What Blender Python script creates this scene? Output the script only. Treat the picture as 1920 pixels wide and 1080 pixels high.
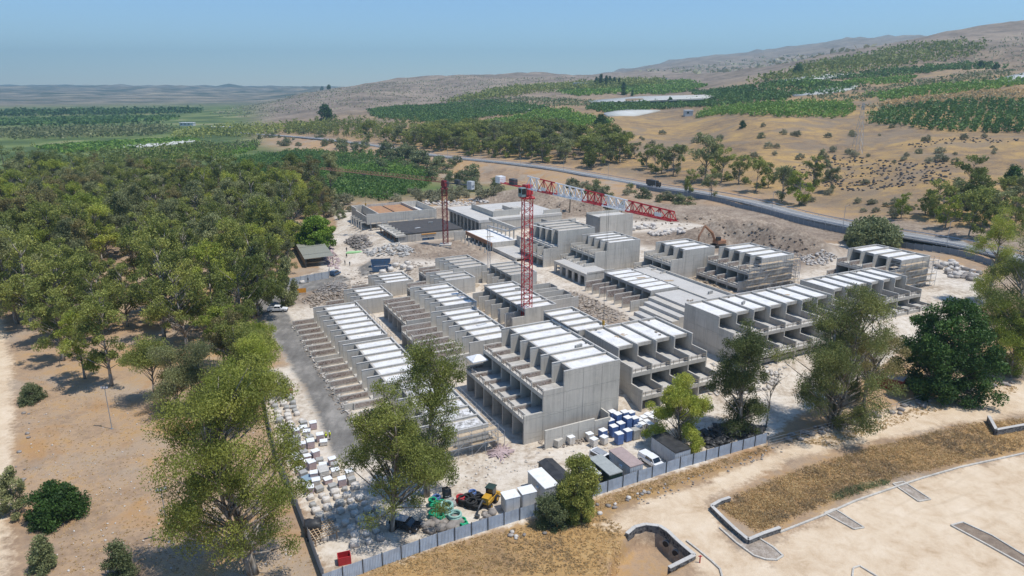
import bpy, math, random
import numpy as np
rad = math.radians
for o in list(bpy.data.objects): bpy.data.objects.remove(o)
scene = bpy.context.scene
col = scene.collection
# ------------------------------------------------------------------ camera
FPX, CAMH = 1280.0, 60.0
TH = math.atan((540 - 165) / FPX)
CT, ST = math.cos(TH), math.sin(TH)
cd = bpy.data.cameras.new('camera'); cam = bpy.data.objects.new('camera', cd); col.objects.link(cam)
cam.location = (0, 0, CAMH); cam.rotation_euler = (math.pi / 2 - TH, 0, 0)
cd.sensor_width = 36; cd.lens = 36 * FPX / 1920; cd.clip_start = 0.5; cd.clip_end = 40000
scene.camera = cam
# ------------------------------------------------------------------ world, sun, exposure
SUN_EL = 68.0
sx, sy = 0.96, -0.28                      # horizontal direction towards the sun
wd = bpy.data.worlds.new('World'); scene.world = wd; wd.use_nodes = True
wn = wd.node_tree; bg = wn.nodes['Background']
sky = wn.nodes.new('ShaderNodeTexSky'); sky.sky_type = 'NISHITA'; sky.sun_disc = False
sky.sun_elevation = rad(SUN_EL); sky.sun_rotation = math.atan2(sx, sy)
sky.altitude = 0; sky.air_density = 1.0; sky.dust_density = 0.0; sky.ozone_density = 10.0
wn.links.new(sky.outputs[0], bg.inputs[0]); bg.inputs[1].default_value = 0.15
sl = bpy.data.lights.new('sun', 'SUN'); sl.energy = 4.2; sl.angle = rad(0.53); sl.color = (1.0, 0.955, 0.89)
sun = bpy.data.objects.new('sun', sl); col.objects.link(sun)
se = math.sin(rad(SUN_EL)); ce = math.cos(rad(SUN_EL)); sl_ = math.hypot(sx, sy)
from mathutils import Vector, Matrix
sun.rotation_euler = Vector((-sx / sl_ * ce, -sy / sl_ * ce, -se)).to_track_quat('-Z', 'Y').to_euler()
sun.location = (200, -50, 300)
scene.view_settings.view_transform = 'Standard'; scene.view_settings.look = 'None'
scene.view_settings.gamma = 1; scene.view_settings.exposure = 0.0
scene.render.engine = 'CYCLES'
scene.cycles.max_bounces = 5; scene.cycles.diffuse_bounces = 2; scene.cycles.glossy_bounces = 2
scene.cycles.transmission_bounces = 3; scene.cycles.transparent_max_bounces = 8; scene.cycles.volume_bounces = 0
# ------------------------------------------------------------------ pixel / site helpers
def ray_ratio(v):
    y = (v - 540) / FPX
    return (ST + y * CT) / (CT - y * ST)          # drop per metre forward
def un(u, v, z=0.0):
    x = (u - 960) / FPX; y = (v - 540) / FPX
    d = (x, CT - y * ST, -(ST + y * CT)); t = (CAMH - z) / -d[2]
    return (t * d[0], t * d[1], z)
SA = rad(27.0); SC, SS = math.cos(SA), math.sin(SA)
def W(q, p, z=0.0):                              # site grid (q right, p away) -> world
    return (q * SC - p * SS, q * SS + p * SC, z)
def Q(x, y): return (x * SC + y * SS, -x * SS + y * SC)
def pq(u, v, z=0.0):
    w = un(u, v, z); return Q(w[0], w[1])
def sm(x, a, b):
    t = np.clip((np.asarray(x, float) - a) / (b - a), 0, 1); return t * t * (3 - 2 * t)
# ------------------------------------------------------------------ terrain
ROADPX = [(2150, 560), (2000, 520), (1830, 477), (1690, 449), (1560, 419), (1430, 388), (1300, 363), (1180, 341),
          (1060, 323), (960, 311), (860, 299), (760, 284), (690, 273), (640, 266)]
ROADZ = 6.0
ROAD = [un(u, v, ROADZ)[:2] for u, v in ROADPX]
d0 = (ROAD[-1][0] - ROAD[-2][0], ROAD[-1][1] - ROAD[-2][1])
ROAD += [(-215, 780), (-300, 890), (-420, 1010)]
d1 = (ROAD[0][0] - ROAD[1][0], ROAD[0][1] - ROAD[1][1]); l1 = math.hypot(*d1)
ROAD = [(ROAD[0][0] + d1[0] / l1 * 300, ROAD[0][1] + d1[1] / l1 * 300)] + ROAD
def poly_dist(X, Y, pts):                        # signed distance to an open polyline (+ = left of its direction)
    best = np.full(X.shape, 1e9); sg = np.ones(X.shape)
    for (ax, ay), (bx, by) in zip(pts[:-1], pts[1:]):
        dx, dy = bx - ax, by - ay; L = dx * dx + dy * dy
        t = np.clip(((X - ax) * dx + (Y - ay) * dy) / L, 0, 1)
        d = np.hypot(X - ax - t * dx, Y - ay - t * dy)
        cr = dx * (Y - ay) - dy * (X - ax)
        m = d < best
        best = np.where(m, d, best); sg = np.where(m, np.sign(cr), sg)
    return best * sg
COLS = np.arange(-0.96, 0.97, 0.12)
FLAT = [(0, 0), (2000, 0), (2700, 3), (3500, 14), (4800, 38), (6400, 68), (9500, 72)]
TAB = [FLAT, FLAT, FLAT, FLAT, [(0, 0), (1200, 0), (1600, 1), (2300, 0), (2700, 3), (3500, 14), (4800, 36), (6400, 66), (9500, 70)],
       [(0, 0), (800, 0), (1250, 3), (2050, 12.5), (2600, 2), (3500, 12), (4800, 34), (6400, 62), (9500, 66)],
       [(0, 6), (690, 6), (953, 9), (1250, 20), (2300, 64.5), (3000, 40), (6400, 60), (9500, 60)],
       [(0, 6), (570, 6), (870, 13), (1450, 32), (2400, 97), (3100, 70), (6400, 60), (9500, 60)],
       [(0, 6), (464, 6), (792, 17), (1155, 33), (1650, 64), (2500, 108), (3400, 100), (6500, 110), (9500, 60)],
       [(0, 6), (441, 6), (800, 28.5), (1150, 43), (1600, 72), (2500, 103), (3400, 110), (5500, 150), (9500, 100)],
       [(0, 6), (391, 6), (515, 11), (825, 28), (1140, 47), (1500, 76), (2000, 97), (3000, 140), (5500, 264), (7000, 290), (9500, 250)],
       [(0, 6), (319, 6), (436, 17), (572, 29), (813, 50), (1100, 73), (1500, 103), (2300, 116), (3000, 160), (5500, 337), (7000, 360), (9500, 330)],
       [(0, 6), (285, 6), (391, 13), (549, 28), (663, 40), (986, 72), (1500, 133), (1800, 154), (2600, 150), (5500, 422), (7000, 440), (9500, 420)],
       [(0, 6), (237, 6), (500, 30), (937, 78), (1500, 166), (1750, 190), (2600, 190), (5500, 430), (7000, 450), (9500, 430)],
       [(0, 6), (205, 6), (481, 32), (937, 83), (1700, 217), (2600, 240), (5500, 440), (7000, 455), (9500, 440)],
       [(0, 6), (190, 6), (450, 33), (900, 90), (1700, 245), (2600, 270), (5500, 450), (9500, 450)],
       [(0, 6), (190, 6), (450, 34), (900, 95), (1700, 260), (2600, 280), (5500, 460), (9500, 460)]]
_rs = np.random.RandomState(5)
_W = [(_rs.uniform(-1, 1), _rs.uniform(-1, 1), _rs.uniform(0, 6.28)) for _ in range(48)]
def wob(X, Y, L, k=0):
    r = 0
    for i in range(12):
        a, b, c = _W[(i + k * 7) % 48]; n = math.hypot(a, b) + 1e-6; f = (0.6 + 0.12 * i) * 6.283 / L
        r = r + np.sin((a / n * X + b / n * Y) * f + c * (k + 1))
    return r / 4.0
MOUNDS = []                                      # (x, y, radius_x, radius_y, angle, height)
def height(X, Y):
    X = np.asarray(X, float); Y = np.asarray(Y, float)
    q = X * SC + Y * SS; p = -X * SS + Y * SC
    zs = 3.2 * sm(q, 60, 76) * sm(p, 89, 101) + 1.8 * sm(q, 105, 150) * sm(p, 80, 110)
    zs = zs * (1 - sm(p, 330, 420))
    s = -poly_dist(X, Y, ROAD)                   # + = hill side of the road
    Yc = np.maximum(Y, 130.0); a = np.clip(X / Yc, -0.955, 0.955)
    D = np.hypot(X, Y); Yl = np.log(np.maximum(Yc, 130))
    Z = []
    for t in TAB:
        Z.append(np.interp(Yl, np.log([max(r[0], 1) for r in t]), [r[1] for r in t]))
    Z = np.stack(Z)
    f = (a + 0.96) / 0.12; i = np.clip(np.floor(f).astype(int), 0, len(TAB) - 2); t = f - i
    def g(k):
        k = np.clip(k, 0, len(TAB) - 1); return np.take_along_axis(Z, k[None], 0)[0]
    p0, p1, p2, p3 = g(i - 1), g(i), g(i + 1), g(i + 2)
    zt = 0.5 * (2 * p1 + (p2 - p0) * t + (2 * p0 - 5 * p1 + 4 * p2 - p3) * t * t + (3 * p1 - p0 - 3 * p2 + p3) * t ** 3)
    zt = np.maximum(zt, 0)
    m = sm(s, -34, -7)
    far = sm(D, 420, 900)
    rough = sm(s, 8, 60) * (1 - far) * 0.7 * wob(X, Y, 40) + far * sm(zt, 6, 40) * (0.0022 * D * wob(X, Y, 420, 1) + 0.0009 * D * wob(X, Y, 150, 2) + 1.0 * wob(X, Y, 90, 3))
    z = zs * (1 - m) + zt * m + rough
    z = z + 0.25 * wob(X, Y, 30, 3) * (1 - m) * sm(np.abs(q - 100), 95, 130)
    for (mx, my, rx, ry, an, h) in MOUNDS:
        cx = (X - mx) * math.cos(an) + (Y - my) * math.sin(an); cy = -(X - mx) * math.sin(an) + (Y - my) * math.cos(an)
        r = np.hypot(cx / rx, cy / ry); z = z + h * (1 - (sm(r, 0.05, 1.0) if h > 0 else sm(r, 0.62, 1.0))) * (1 + (0.12 if h > 0 else 0.03) * wob(X, Y, 9, 1))
    nz = (Y > 60) & (Y < 100) & (np.abs(X - 18) < 25)
    if nz.any(): z = z - 2.5 * nz * sm(in_zone(X, Y, PIT), -0.35, 0.75)
    return z
def mound(u, v, z, rx, ry, ang, h):
    w = un(u, v, z); MOUNDS.append((w[0], w[1], rx, ry, rad(ang), h))
mound(1395, 440, 8, 36, 12, -20, 8.0); mound(1485, 468, 6, 24, 10, -40, 7.0); mound(1330, 405, 7, 26, 8, -15, 3.5)
mound(1110, 390, 6, 36, 12, 5, 6.5); mound(1010, 372, 6, 26, 11, 0, 6.0); mound(930, 375, 5, 22, 10, 0, 3.0); mound(1560, 470, 6, 20, 7, -35, 2.5)
mound(880, 475, 2, 9, 5, 20, 1.6); mound(790, 480, 1, 12, 6, 10, 1.8)
MOUNDS.append((*W(84, 110)[:2], 8, 6, 0.4, 1.2))
PIT = [un(u, v, 0)[:2] for u, v in ((1176, 1008), (1190, 995), (1210, 990), (1236, 993), (1252, 1003), (1265, 1017), (1283, 1033), (1300, 1047), (1254, 1072), (1200, 1092), (1140, 1075), (1150, 1035))]
_hc = {}
def H(x, y):
    k = (round(x, 2), round(y, 2))
    if k not in _hc: _hc[k] = float(height(x, y))
    return _hc[k]
def Hs(q, p): w = W(q, p); return H(w[0], w[1])
def cast_many(uv):
    uv = np.asarray(uv, float); x = (uv[:, 0] - 960) / FPX; y = (uv[:, 1] - 540) / FPX
    d = np.stack([x, CT - y * ST, -(ST + y * CT)], 1)
    ts = 60 * (1.018 ** np.arange(0, 285)); P = np.full(len(uv), np.nan); prev = np.zeros(len(uv)); done = np.zeros(len(uv), bool)
    for t in ts:
        zz = CAMH + t * d[:, 2]; h = height(t * d[:, 0], t * d[:, 1]); hit = (~done) & (zz < h)
        P[hit] = t; prev[~done & ~hit] = t; done |= hit
    lo, hi = prev.copy(), np.where(done, P, 9000)
    for _ in range(12):
        mid = (lo + hi) / 2; below = CAMH + mid * d[:, 2] < height(mid * d[:, 0], mid * d[:, 1])
        hi = np.where(below, mid, hi); lo = np.where(below, lo, mid)
    X = hi * d[:, 0]; Y = hi * d[:, 1]
    return np.stack([X, Y, height(X, Y)], 1)
def cast(u, v): return tuple(float(c) for c in cast_many([(u, v)])[0])
# ------------------------------------------------------------------ tags and objects
def tag(o, label=None, cat=None, group=None, kind=None):
    if label: o['label'] = label
    if cat: o['category'] = cat
    if group: o['group'] = group
    if kind: o['kind'] = kind
    return o
def empty(name, loc, rz=0.0):
    o = bpy.data.objects.new(name, None); col.objects.link(o); o.location = loc; o.rotation_euler = (0, 0, rz)
    o.empty_display_size = 0.2
    return o
def link(name, me, parent=None, loc=(0, 0, 0), rz=0.0, scale=None):
    o = bpy.data.objects.new(name, me); col.objects.link(o); o.location = loc
    if rz: o.rotation_euler = (0, 0, rz)
    if scale: o.scale = scale if not isinstance(scale, (int, float)) else (scale,) * 3
    if parent: o.parent = parent
    return o
KIDS = {}
def copy_tree(o, loc, rz=0.0, scale=None):
    c = o.copy(); col.objects.link(c); c.location = loc; c.rotation_euler = (0, 0, rz)
    if scale: c.scale = scale if not isinstance(scale, (int, float)) else (scale,) * 3
    def rec(src, dst):
        for ch in src.children:
            k = ch.copy(); col.objects.link(k); k.parent = dst; rec(ch, k)
    rec(o, c)
    return c
class MB:
    def __init__(s): s.v = []; s.f = []; s.m = []
    def face(s, pts, m=0):
        b = len(s.v); s.v += [tuple(p) for p in pts]; s.f.append(tuple(range(b, b + len(pts)))); s.m.append(m)
    def add(s, vs, fs, m=0):
        b = len(s.v); s.v += [tuple(p) for p in vs]
        for f in fs: s.f.append(tuple(i + b for i in f)); s.m.append(m)
    def box(s, x0, y0, z0, x1, y1, z1, m=0):
        s.add([(x0, y0, z0), (x1, y0, z0), (x1, y1, z0), (x0, y1, z0), (x0, y0, z1), (x1, y0, z1), (x1, y1, z1), (x0, y1, z1)],
              [(0, 3, 2, 1), (4, 5, 6, 7), (0, 1, 5, 4), (1, 2, 6, 5), (2, 3, 7, 6), (3, 0, 4, 7)], m); return s
    def cbox(s, cx, cy, cz, lx, ly, lz, m=0): return s.box(cx - lx / 2, cy - ly / 2, cz - lz / 2, cx + lx / 2, cy + ly / 2, cz + lz / 2, m)
    def bbox(s, x0, y0, z0, x1, y1, z1, b=0.05, m=0):          # box with chamfered vertical and top edges
        c = [(x0 + b, y0), (x1 - b, y0), (x1, y0 + b), (x1, y1 - b), (x1 - b, y1), (x0 + b, y1), (x0, y1 - b), (x0, y0 + b)]
        ci = [(x0 + 2 * b, y0 + b), (x1 - 2 * b, y0 + b), (x1 - b, y0 + 2 * b), (x1 - b, y1 - 2 * b), (x1 - 2 * b, y1 - b), (x0 + 2 * b, y1 - b), (x0 + b, y1 - 2 * b), (x0 + b, y0 + 2 * b)]
        vs = [(x, y, z0) for x, y in c] + [(x, y, z1 - b) for x, y in c] + [(x, y, z1) for x, y in ci]
        fs = [tuple(range(7, -1, -1)), tuple(range(16, 24))]
        for i in range(8):
            j = (i + 1) % 8; fs += [(i, j, j + 8, i + 8), (i + 8, j + 8, j + 16, i + 16)]
        s.add(vs, fs, m); return s
    def prism(s, poly, axis, a0, a1, m=0):                    # polygon in the two other axes, extruded along axis
        def mk(u, w, a): return {'x': (a, u, w), 'y': (u, a, w), 'z': (u, w, a)}[axis]
        n = len(poly); vs = [mk(u, w, a0) for u, w in poly] + [mk(u, w, a1) for u, w in poly]
        fs = [tuple(range(n - 1, -1, -1)), tuple(range(n, 2 * n))] + [(i, (i + 1) % n, (i + 1) % n + n, i + n) for i in range(n)]
        s.add(vs, fs, m); return s
    def tube(s, a, b, r0, r1=None, n=6, m=0, cap=True):
        r1 = r0 if r1 is None else r1; a = Vector(a); b = Vector(b); d = (b - a)
        if d.length < 1e-6: return s
        d.normalize(); u = d.orthogonal().normalized(); w = d.cross(u); vs = []
        for c, r in ((a, r0), (b, r1)):
            for i in range(n):
                t = 2 * math.pi * i / n; vs.append(tuple(c + u * math.cos(t) * r + w * math.sin(t) * r))
        fs = [(i, (i + 1) % n, (i + 1) % n + n, i + n) for i in range(n)]
        if cap: fs += [tuple(range(n - 1, -1, -1)), tuple(range(n, 2 * n))]
        s.add(vs, fs, m); return s
    def path(s, pts, rs, n=6, m=0):
        for i in range(len(pts) - 1): s.tube(pts[i], pts[i + 1], rs[i], rs[i + 1], n, m)
        return s
    def ring(s, c, R, r, n=14, k=6, ax='z', m=0):
        vs = []; fs = []
        for i in range(n):
            t = 2 * math.pi * i / n
            for j in range(k):
                w = 2 * math.pi * j / k; rr = R + r * math.cos(w); x, y, z = rr * math.cos(t), rr * math.sin(t), r * math.sin(w)
                if ax == 'x': x, y, z = z, x, y
                if ax == 'y': x, y, z = x, z, y
                vs.append((c[0] + x, c[1] + y, c[2] + z))
        for i in range(n):
            for j in range(k):
                a = i * k + j; b = i * k + (j + 1) % k; c2 = ((i + 1) % n) * k + (j + 1) % k; d = ((i + 1) % n) * k + j
                fs.append((a, d, c2, b))
        s.add(vs, fs, m); return s
    def mesh(s, name, mats, smooth=False):
        me = bpy.data.meshes.new(name); me.from_pydata(s.v, [], s.f)
        for mt in (mats if isinstance(mats, (list, tuple)) else [mats]): me.materials.append(mt)
        if any(s.m): me.polygons.foreach_set('material_index', s.m)
        if smooth: me.polygons.foreach_set('use_smooth', [True] * len(me.polygons))
        me.update(); return me
    def build(s, name, mats, parent=None, loc=(0, 0, 0), rz=0.0, smooth=False): return link(name, s.mesh(name, mats, smooth), parent, loc, rz)
_mc = {}
def part(name, key, mk, mats, parent, loc=(0, 0, 0), rz=0.0, smooth=False):
    k = (name,) + tuple(round(x, 3) if isinstance(x, float) else x for x in key)
    if k not in _mc:
        b = MB(); mk(b); _mc[k] = b.mesh(name, mats, smooth)
    return link(name, _mc[k], parent, loc, rz)
def boxpart(name, dims, mt, parent, loc=(0, 0, 0), rz=0.0):     # dims = x0,y0,z0,x1,y1,z1 relative to loc
    return part(name, tuple(float(d) for d in dims) + (mt.name,), lambda b: b.box(*dims), mt, parent, loc, rz)
def np_mesh(name, V, F4, mat_, attrs=None, smooth=False):       # quads (N,4) or tris (N,3) from arrays
    me = bpy.data.meshes.new(name); V = np.asarray(V, np.float32); F4 = np.asarray(F4, np.int32); k = F4.shape[1]
    me.vertices.add(len(V)); me.vertices.foreach_set('co', V.ravel())
    me.loops.add(F4.size); me.loops.foreach_set('vertex_index', F4.ravel())
    me.polygons.add(len(F4)); me.polygons.foreach_set('loop_start', np.arange(0, F4.size, k, dtype=np.int32))
    try: me.polygons.foreach_set('loop_total', np.full(len(F4), k, np.int32))
    except Exception: pass
    for n_, a in (attrs or {}).items():
        at = me.attributes.new(n_, 'FLOAT', 'POINT'); at.data.foreach_set('value', np.asarray(a, np.float32))
    if smooth: me.polygons.foreach_set('use_smooth', np.ones(len(F4), bool))
    for mt in (mat_ if isinstance(mat_, (list, tuple)) else [mat_]): me.materials.append(mt)
    me.update(calc_edges=True); me.validate(); return me
# ------------------------------------------------------------------ procedural materials
class NT:
    def __init__(s, name):
        s.m = bpy.data.materials.new(name); s.m.use_nodes = True; s.t = s.m.node_tree; s.t.nodes.clear()
        s.out = s.t.nodes.new('ShaderNodeOutputMaterial'); s._pos = None
    def n(s, ty, ins=None, **kw):
        nd = s.t.nodes.new(ty)
        for k, v in kw.items(): setattr(nd, k, v)
        for k, v in (ins or {}).items(): s.set(nd.inputs[k], v)
        return nd
    def set(s, inp, v):
        if hasattr(v, 'is_output') or hasattr(v, 'links') and hasattr(v, 'node'): s.t.links.new(v, inp)
        elif isinstance(v, (tuple, list)) and len(v) == 3 and inp.type == 'RGBA': inp.default_value = (*v, 1)
        else: inp.default_value = v
    def pos(s):
        if not s._pos: s._pos = s.n('ShaderNodeNewGeometry').outputs['Position']
        return s._pos
    def objc(s): return s.n('ShaderNodeTexCoord').outputs['Object']
    def scale(s, vec, sc): return s.n('ShaderNodeMapping', {'Vector': vec, 'Scale': sc}).outputs[0]
    def noise(s, scale, detail=3.0, vec=None, rough=0.55, dist=0.0):
        return s.n('ShaderNodeTexNoise', {'Vector': vec or s.pos(), 'Scale': scale, 'Detail': detail, 'Roughness': rough, 'Distortion': dist}).outputs['Fac']
    def vor(s, scale, vec=None, out='Color', feat='F1', rnd=1.0):
        return s.n('ShaderNodeTexVoronoi', {'Vector': vec or s.pos(), 'Scale': scale, 'Randomness': rnd}, feature=feat).outputs[out]
    def ramp(s, fac, stops, interp='LINEAR'):
        r = s.n('ShaderNodeValToRGB', {'Fac': fac}); cr = r.color_ramp; cr.interpolation = interp
        while len(cr.elements) < len(stops): cr.elements.new(0.5)
        for e, (p_, c) in zip(cr.elements, stops): e.position = p_; e.color = (*c, 1) if len(c) == 3 else c
        return r.outputs['Color']
    def mix(s, fac, a, b, mode='MIX'):
        nd = s.n('ShaderNodeMix', data_type='RGBA', blend_type=mode); s.set(nd.inputs[0], fac); s.set(nd.inputs[6], a if not isinstance(a, tuple) else (*a, 1)); s.set(nd.inputs[7], b if not isinstance(b, tuple) else (*b, 1)); return nd.outputs[2]
    def ma(s, op, a, b=0.0, c=None):
        nd = s.n('ShaderNodeMath', operation=op); s.set(nd.inputs[0], a); s.set(nd.inputs[1], b)
        if c is not None: s.set(nd.inputs[2], c)
        return nd.outputs[0]
    def rng(s, v, a, b, c=0.0, d=1.0):
        return s.n('ShaderNodeMapRange', {'Value': v, 'From Min': a, 'From Max': b, 'To Min': c, 'To Max': d}, clamp=True).outputs[0]
    def attr(s, name): return s.n('ShaderNodeAttribute', attribute_name=name).outputs['Fac']
    def rand(s): return s.n('ShaderNodeObjectInfo').outputs['Random']
    def bump(s, h, st=0.3, dist=0.05): return s.n('ShaderNodeBump', {'Height': h, 'Strength': st, 'Distance': dist}).outputs[0]
    def fin(s, colr, rough=0.85, metal=0.0, normal=None, spec=0.3, transl=0.0, alpha=None):
        b = s.n('ShaderNodeBsdfPrincipled', {'Base Color': colr, 'Roughness': rough, 'Metallic': metal, 'Specular IOR Level': spec})
        if normal: s.set(b.inputs['Normal'], normal)
        o = b.outputs[0]
        if transl:
            t = s.n('ShaderNodeBsdfTranslucent', {'Color': colr}); mx = s.n('ShaderNodeMixShader', {0: transl}); s.t.links.new(o, mx.inputs[1]); s.t.links.new(t.outputs[0], mx.inputs[2]); o = mx.outputs[0]
        s.t.links.new(o, s.out.inputs[0]); return s.m
def lerp(a, b, t): return tuple(x + (y - x) * t for x, y in zip(a, b))
def dirty(name, c, rough=0.6, amt=0.35, scale=1.2, metal=0.0, spec=0.4, dark=None, vstreak=True):
    n = NT(name); dk = dark or tuple(x * 0.55 for x in c)
    a = n.noise(scale, 4); f = n.rng(a, 0.42, 0.72, 0, amt)
    k = n.mix(f, c, dk)
    if vstreak:
        st = n.noise(1.0, 3, n.scale(n.pos(), (2.5, 2.5, 0.22))); k = n.mix(n.rng(st, 0.5, 0.75, 0, amt), k, dk)
    f2 = n.noise(9.0, 2); k = n.mix(n.rng(f2, 0.3, 0.7, 0, 0.12), k, tuple(min(1, x * 1.2) for x in c))
    return n.fin(k, rough, metal, n.bump(a, 0.15, 0.02), spec)
M = {}
def concrete(name, c, lo=0.62, hi=1.22):
    n = NT(name)
    big = n.noise(0.22, 4); st = n.noise(1.0, 4, n.scale(n.pos(), (1.6, 1.6, 0.10)), 0.65); fi = n.noise(5.0, 4)
    r = n.rand()
    k = n.ramp(n.ma('ADD', n.ma('MULTIPLY', big, 0.5), n.ma('MULTIPLY', st, 0.5)), [(0.30, tuple(x * lo for x in c)), (0.48, c), (0.7, tuple(min(1, x * hi) for x in c))])
    k = n.mix(n.rng(fi, 0.45, 0.75, 0, 0.3), k, tuple(x * 0.72 for x in c))
    k = n.mix(n.rng(n.noise(0.9, 2), 0.58, 0.70, 0, 0.35), k, tuple(x * 1.15 for x in (c[0] * 1.03, c[1], c[2] * 0.94)))
    k = n.mix(n.ma('MULTIPLY', r, 0.30), k, tuple(x * 0.68 for x in c))
    dr = n.noise(1.0, 5, n.scale(n.pos(), (4.5, 4.5, 0.16)), 0.7); k = n.mix(n.rng(dr, 0.56, 0.68, 0, 0.5), k, tuple(x * 0.55 for x in c))
    wv = n.n('ShaderNodeTexVoronoi', {'Vector': n.scale(n.objc(), (0.82, 0.82, 0.31)), 'Scale': 1.0, 'Randomness': 0.15}, feature='DISTANCE_TO_EDGE').outputs['Distance']
    k = n.mix(n.rng(wv, 0.0, 0.022, 0.45, 0.0), k, tuple(x * 0.5 for x in c))
    return n.fin(k, 0.88, 0, n.bump(fi, 0.2, 0.03), 0.2)
M['conc'] = concrete('concrete', (0.565, 0.525, 0.455), 0.66, 1.18)
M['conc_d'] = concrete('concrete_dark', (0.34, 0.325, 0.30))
M['conc_w'] = concrete('concrete_warm', (0.50, 0.455, 0.39), 0.75, 1.2)
M['slab'] = concrete('slab_concrete', (0.55, 0.525, 0.48), 0.8, 1.15)
n = NT('roof_membrane'); a = n.noise(0.5, 5); b = n.noise(3.0, 4)
k = n.ramp(n.ma('ADD', n.ma('MULTIPLY', a, 0.6), n.ma('MULTIPLY', b, 0.4)), [(0.3, (0.50, 0.485, 0.455)), (0.42, (0.66, 0.65, 0.625)), (0.52, (0.77, 0.75, 0.71)), (0.66, (0.82, 0.80, 0.76))])
M['roof'] = n.fin(k, 0.7, 0, n.bump(b, 0.2, 0.02), 0.3)
n = NT('roof_speckled'); a = n.noise(1.1, 6, rough=0.75)
k = n.ramp(a, [(0.42, (0.26, 0.25, 0.23)), (0.5, (0.5, 0.48, 0.45)), (0.56, (0.72, 0.71, 0.69))]); M['roof2'] = n.fin(k, 0.85, 0, n.bump(a, 0.3, 0.03))
n = NT('stone_cladding'); v = n.vor(4.2); f = n.vor(4.2, out='Distance')
g = n.ramp(n.n('ShaderNodeSeparateColor', {0: v}).outputs[0], [(0.0, (0.20, 0.145, 0.12)), (0.3, (0.36, 0.275, 0.225)), (0.55, (0.47, 0.37, 0.31)), (0.8, (0.42, 0.37, 0.33)), (1.0, (0.60, 0.53, 0.47))], 'CONSTANT')
g = n.mix(n.rng(f, 0.35, 0.6, 0, 0.5), g, (0.17, 0.14, 0.12)); g = n.mix(n.rng(n.noise(0.35, 2), 0.35, 0.65, 0, 0.6), g, (0.43, 0.37, 0.32))
M['stonec'] = n.fin(g, 0.9, 0, n.bump(f, 0.6, 0.06))
M['stoneg'] = concrete('rough_stone_grey', (0.41, 0.37, 0.32), 0.7, 1.2)
def soil(name, stops, sc=0.35, bs=0.5):
    n = NT(name); a = n.noise(sc, 6, rough=0.65); b = n.noise(sc * 7, 5, rough=0.7)
    k = n.ramp(n.ma('ADD', n.ma('MULTIPLY', a, 0.55), n.ma('MULTIPLY', b, 0.45)), stops)
    return n.fin(k, 0.95, 0, n.bump(b, bs, 0.12), 0.1)
M['rubble'] = soil('rubble', [(0.3, (0.16, 0.13, 0.10)), (0.5, (0.36, 0.30, 0.24)), (0.65, (0.55, 0.49, 0.42))], 0.8, 0.8)
M['dirtclod'] = soil('earth_clods', [(0.3, (0.15, 0.115, 0.085)), (0.5, (0.26, 0.20, 0.15)), (0.65, (0.37, 0.295, 0.22))], 0.8, 0.8)
n = NT('rock'); a = n.noise(1.2, 5); r = n.rand()
k = n.ramp(a, [(0.3, (0.16, 0.135, 0.115)), (0.5, (0.32, 0.28, 0.24)), (0.7, (0.46, 0.41, 0.36))]); k = n.mix(n.ma('MULTIPLY', r, 0.55), k, (0.22, 0.21, 0.2)); M['rock'] = n.fin(k, 0.92, 0, n.bump(a, 0.6, 0.1), 0.15)
n = NT('pale_rock'); a = n.noise(1.5, 5); k = n.ramp(a, [(0.3, (0.38, 0.33, 0.28)), (0.5, (0.56, 0.51, 0.45)), (0.7, (0.7, 0.66, 0.6))]); M['rockp'] = n.fin(k, 0.92, 0, n.bump(a, 0.5, 0.1), 0.15)
n = NT('basalt'); a = n.noise(0.8, 5); k = n.ramp(a, [(0.35, (0.05, 0.045, 0.045)), (0.55, (0.12, 0.11, 0.105)), (0.7, (0.2, 0.185, 0.17))]); M['basalt'] = n.fin(k, 0.92, 0, n.bump(a, 0.6, 0.1), 0.15)
n = NT('basalt_wall'); v = n.vor(2.3); f = n.vor(2.3, out='Distance'); k = n.ramp(n.n('ShaderNodeSeparateColor', {0: v}).outputs[0], [(0, (0.04, 0.04, 0.042)), (0.5, (0.09, 0.088, 0.088)), (1, (0.15, 0.145, 0.14))]); k = n.mix(n.rng(f, 0.42, 0.62, 0, 0.8), k, (0.22, 0.21, 0.19)); M['basaltw'] = n.fin(k, 0.9, 0, n.bump(f, 0.5, 0.06))
# foliage: leaf colours, varied per leaf cluster, by height in the crown and per plant
def foliage(name, c0, c1, c2, transl=0.28, vary=0.5):
    n = NT(name); t = n.attr('tint'); r = n.rand()
    f = n.ma('ADD', n.ma('MULTIPLY', t, 1 - vary * 0.6), n.ma('MULTIPLY', n.ma('SUBTRACT', r, 0.5), vary))
    k = n.ramp(f, [(0.12, c0), (0.5, c1), (0.88, c2)])
    return n.fin(k, 0.55, 0, None, 0.3, transl)
M['euc'] = foliage('eucalyptus_leaves', (0.144, 0.173, 0.042), (0.274, 0.301, 0.071), (0.445, 0.44, 0.105))
M['euc_y'] = foliage('young_eucalyptus_leaves', (0.205, 0.253, 0.037), (0.363, 0.407, 0.062), (0.548, 0.54, 0.105))
M['euc_y2'] = foliage('yellowish_eucalyptus_leaves', (0.165, 0.193, 0.037), (0.321, 0.34, 0.068), (0.507, 0.473, 0.111))  # lighter, yellower leaf colours than the plain eucalyptus
M['euc_b'] = foliage('brownish_eucalyptus_leaves', (0.19, 0.165, 0.06), (0.31, 0.265, 0.10), (0.43, 0.37, 0.16))
M['euc_d'] = foliage('dark_olive_leaves', (0.10, 0.125, 0.04), (0.19, 0.215, 0.065), (0.31, 0.32, 0.10))
M['euc_g'] = foliage('grey_eucalyptus_leaves', (0.158, 0.173, 0.075), (0.281, 0.294, 0.124), (0.425, 0.427, 0.186))
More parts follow.
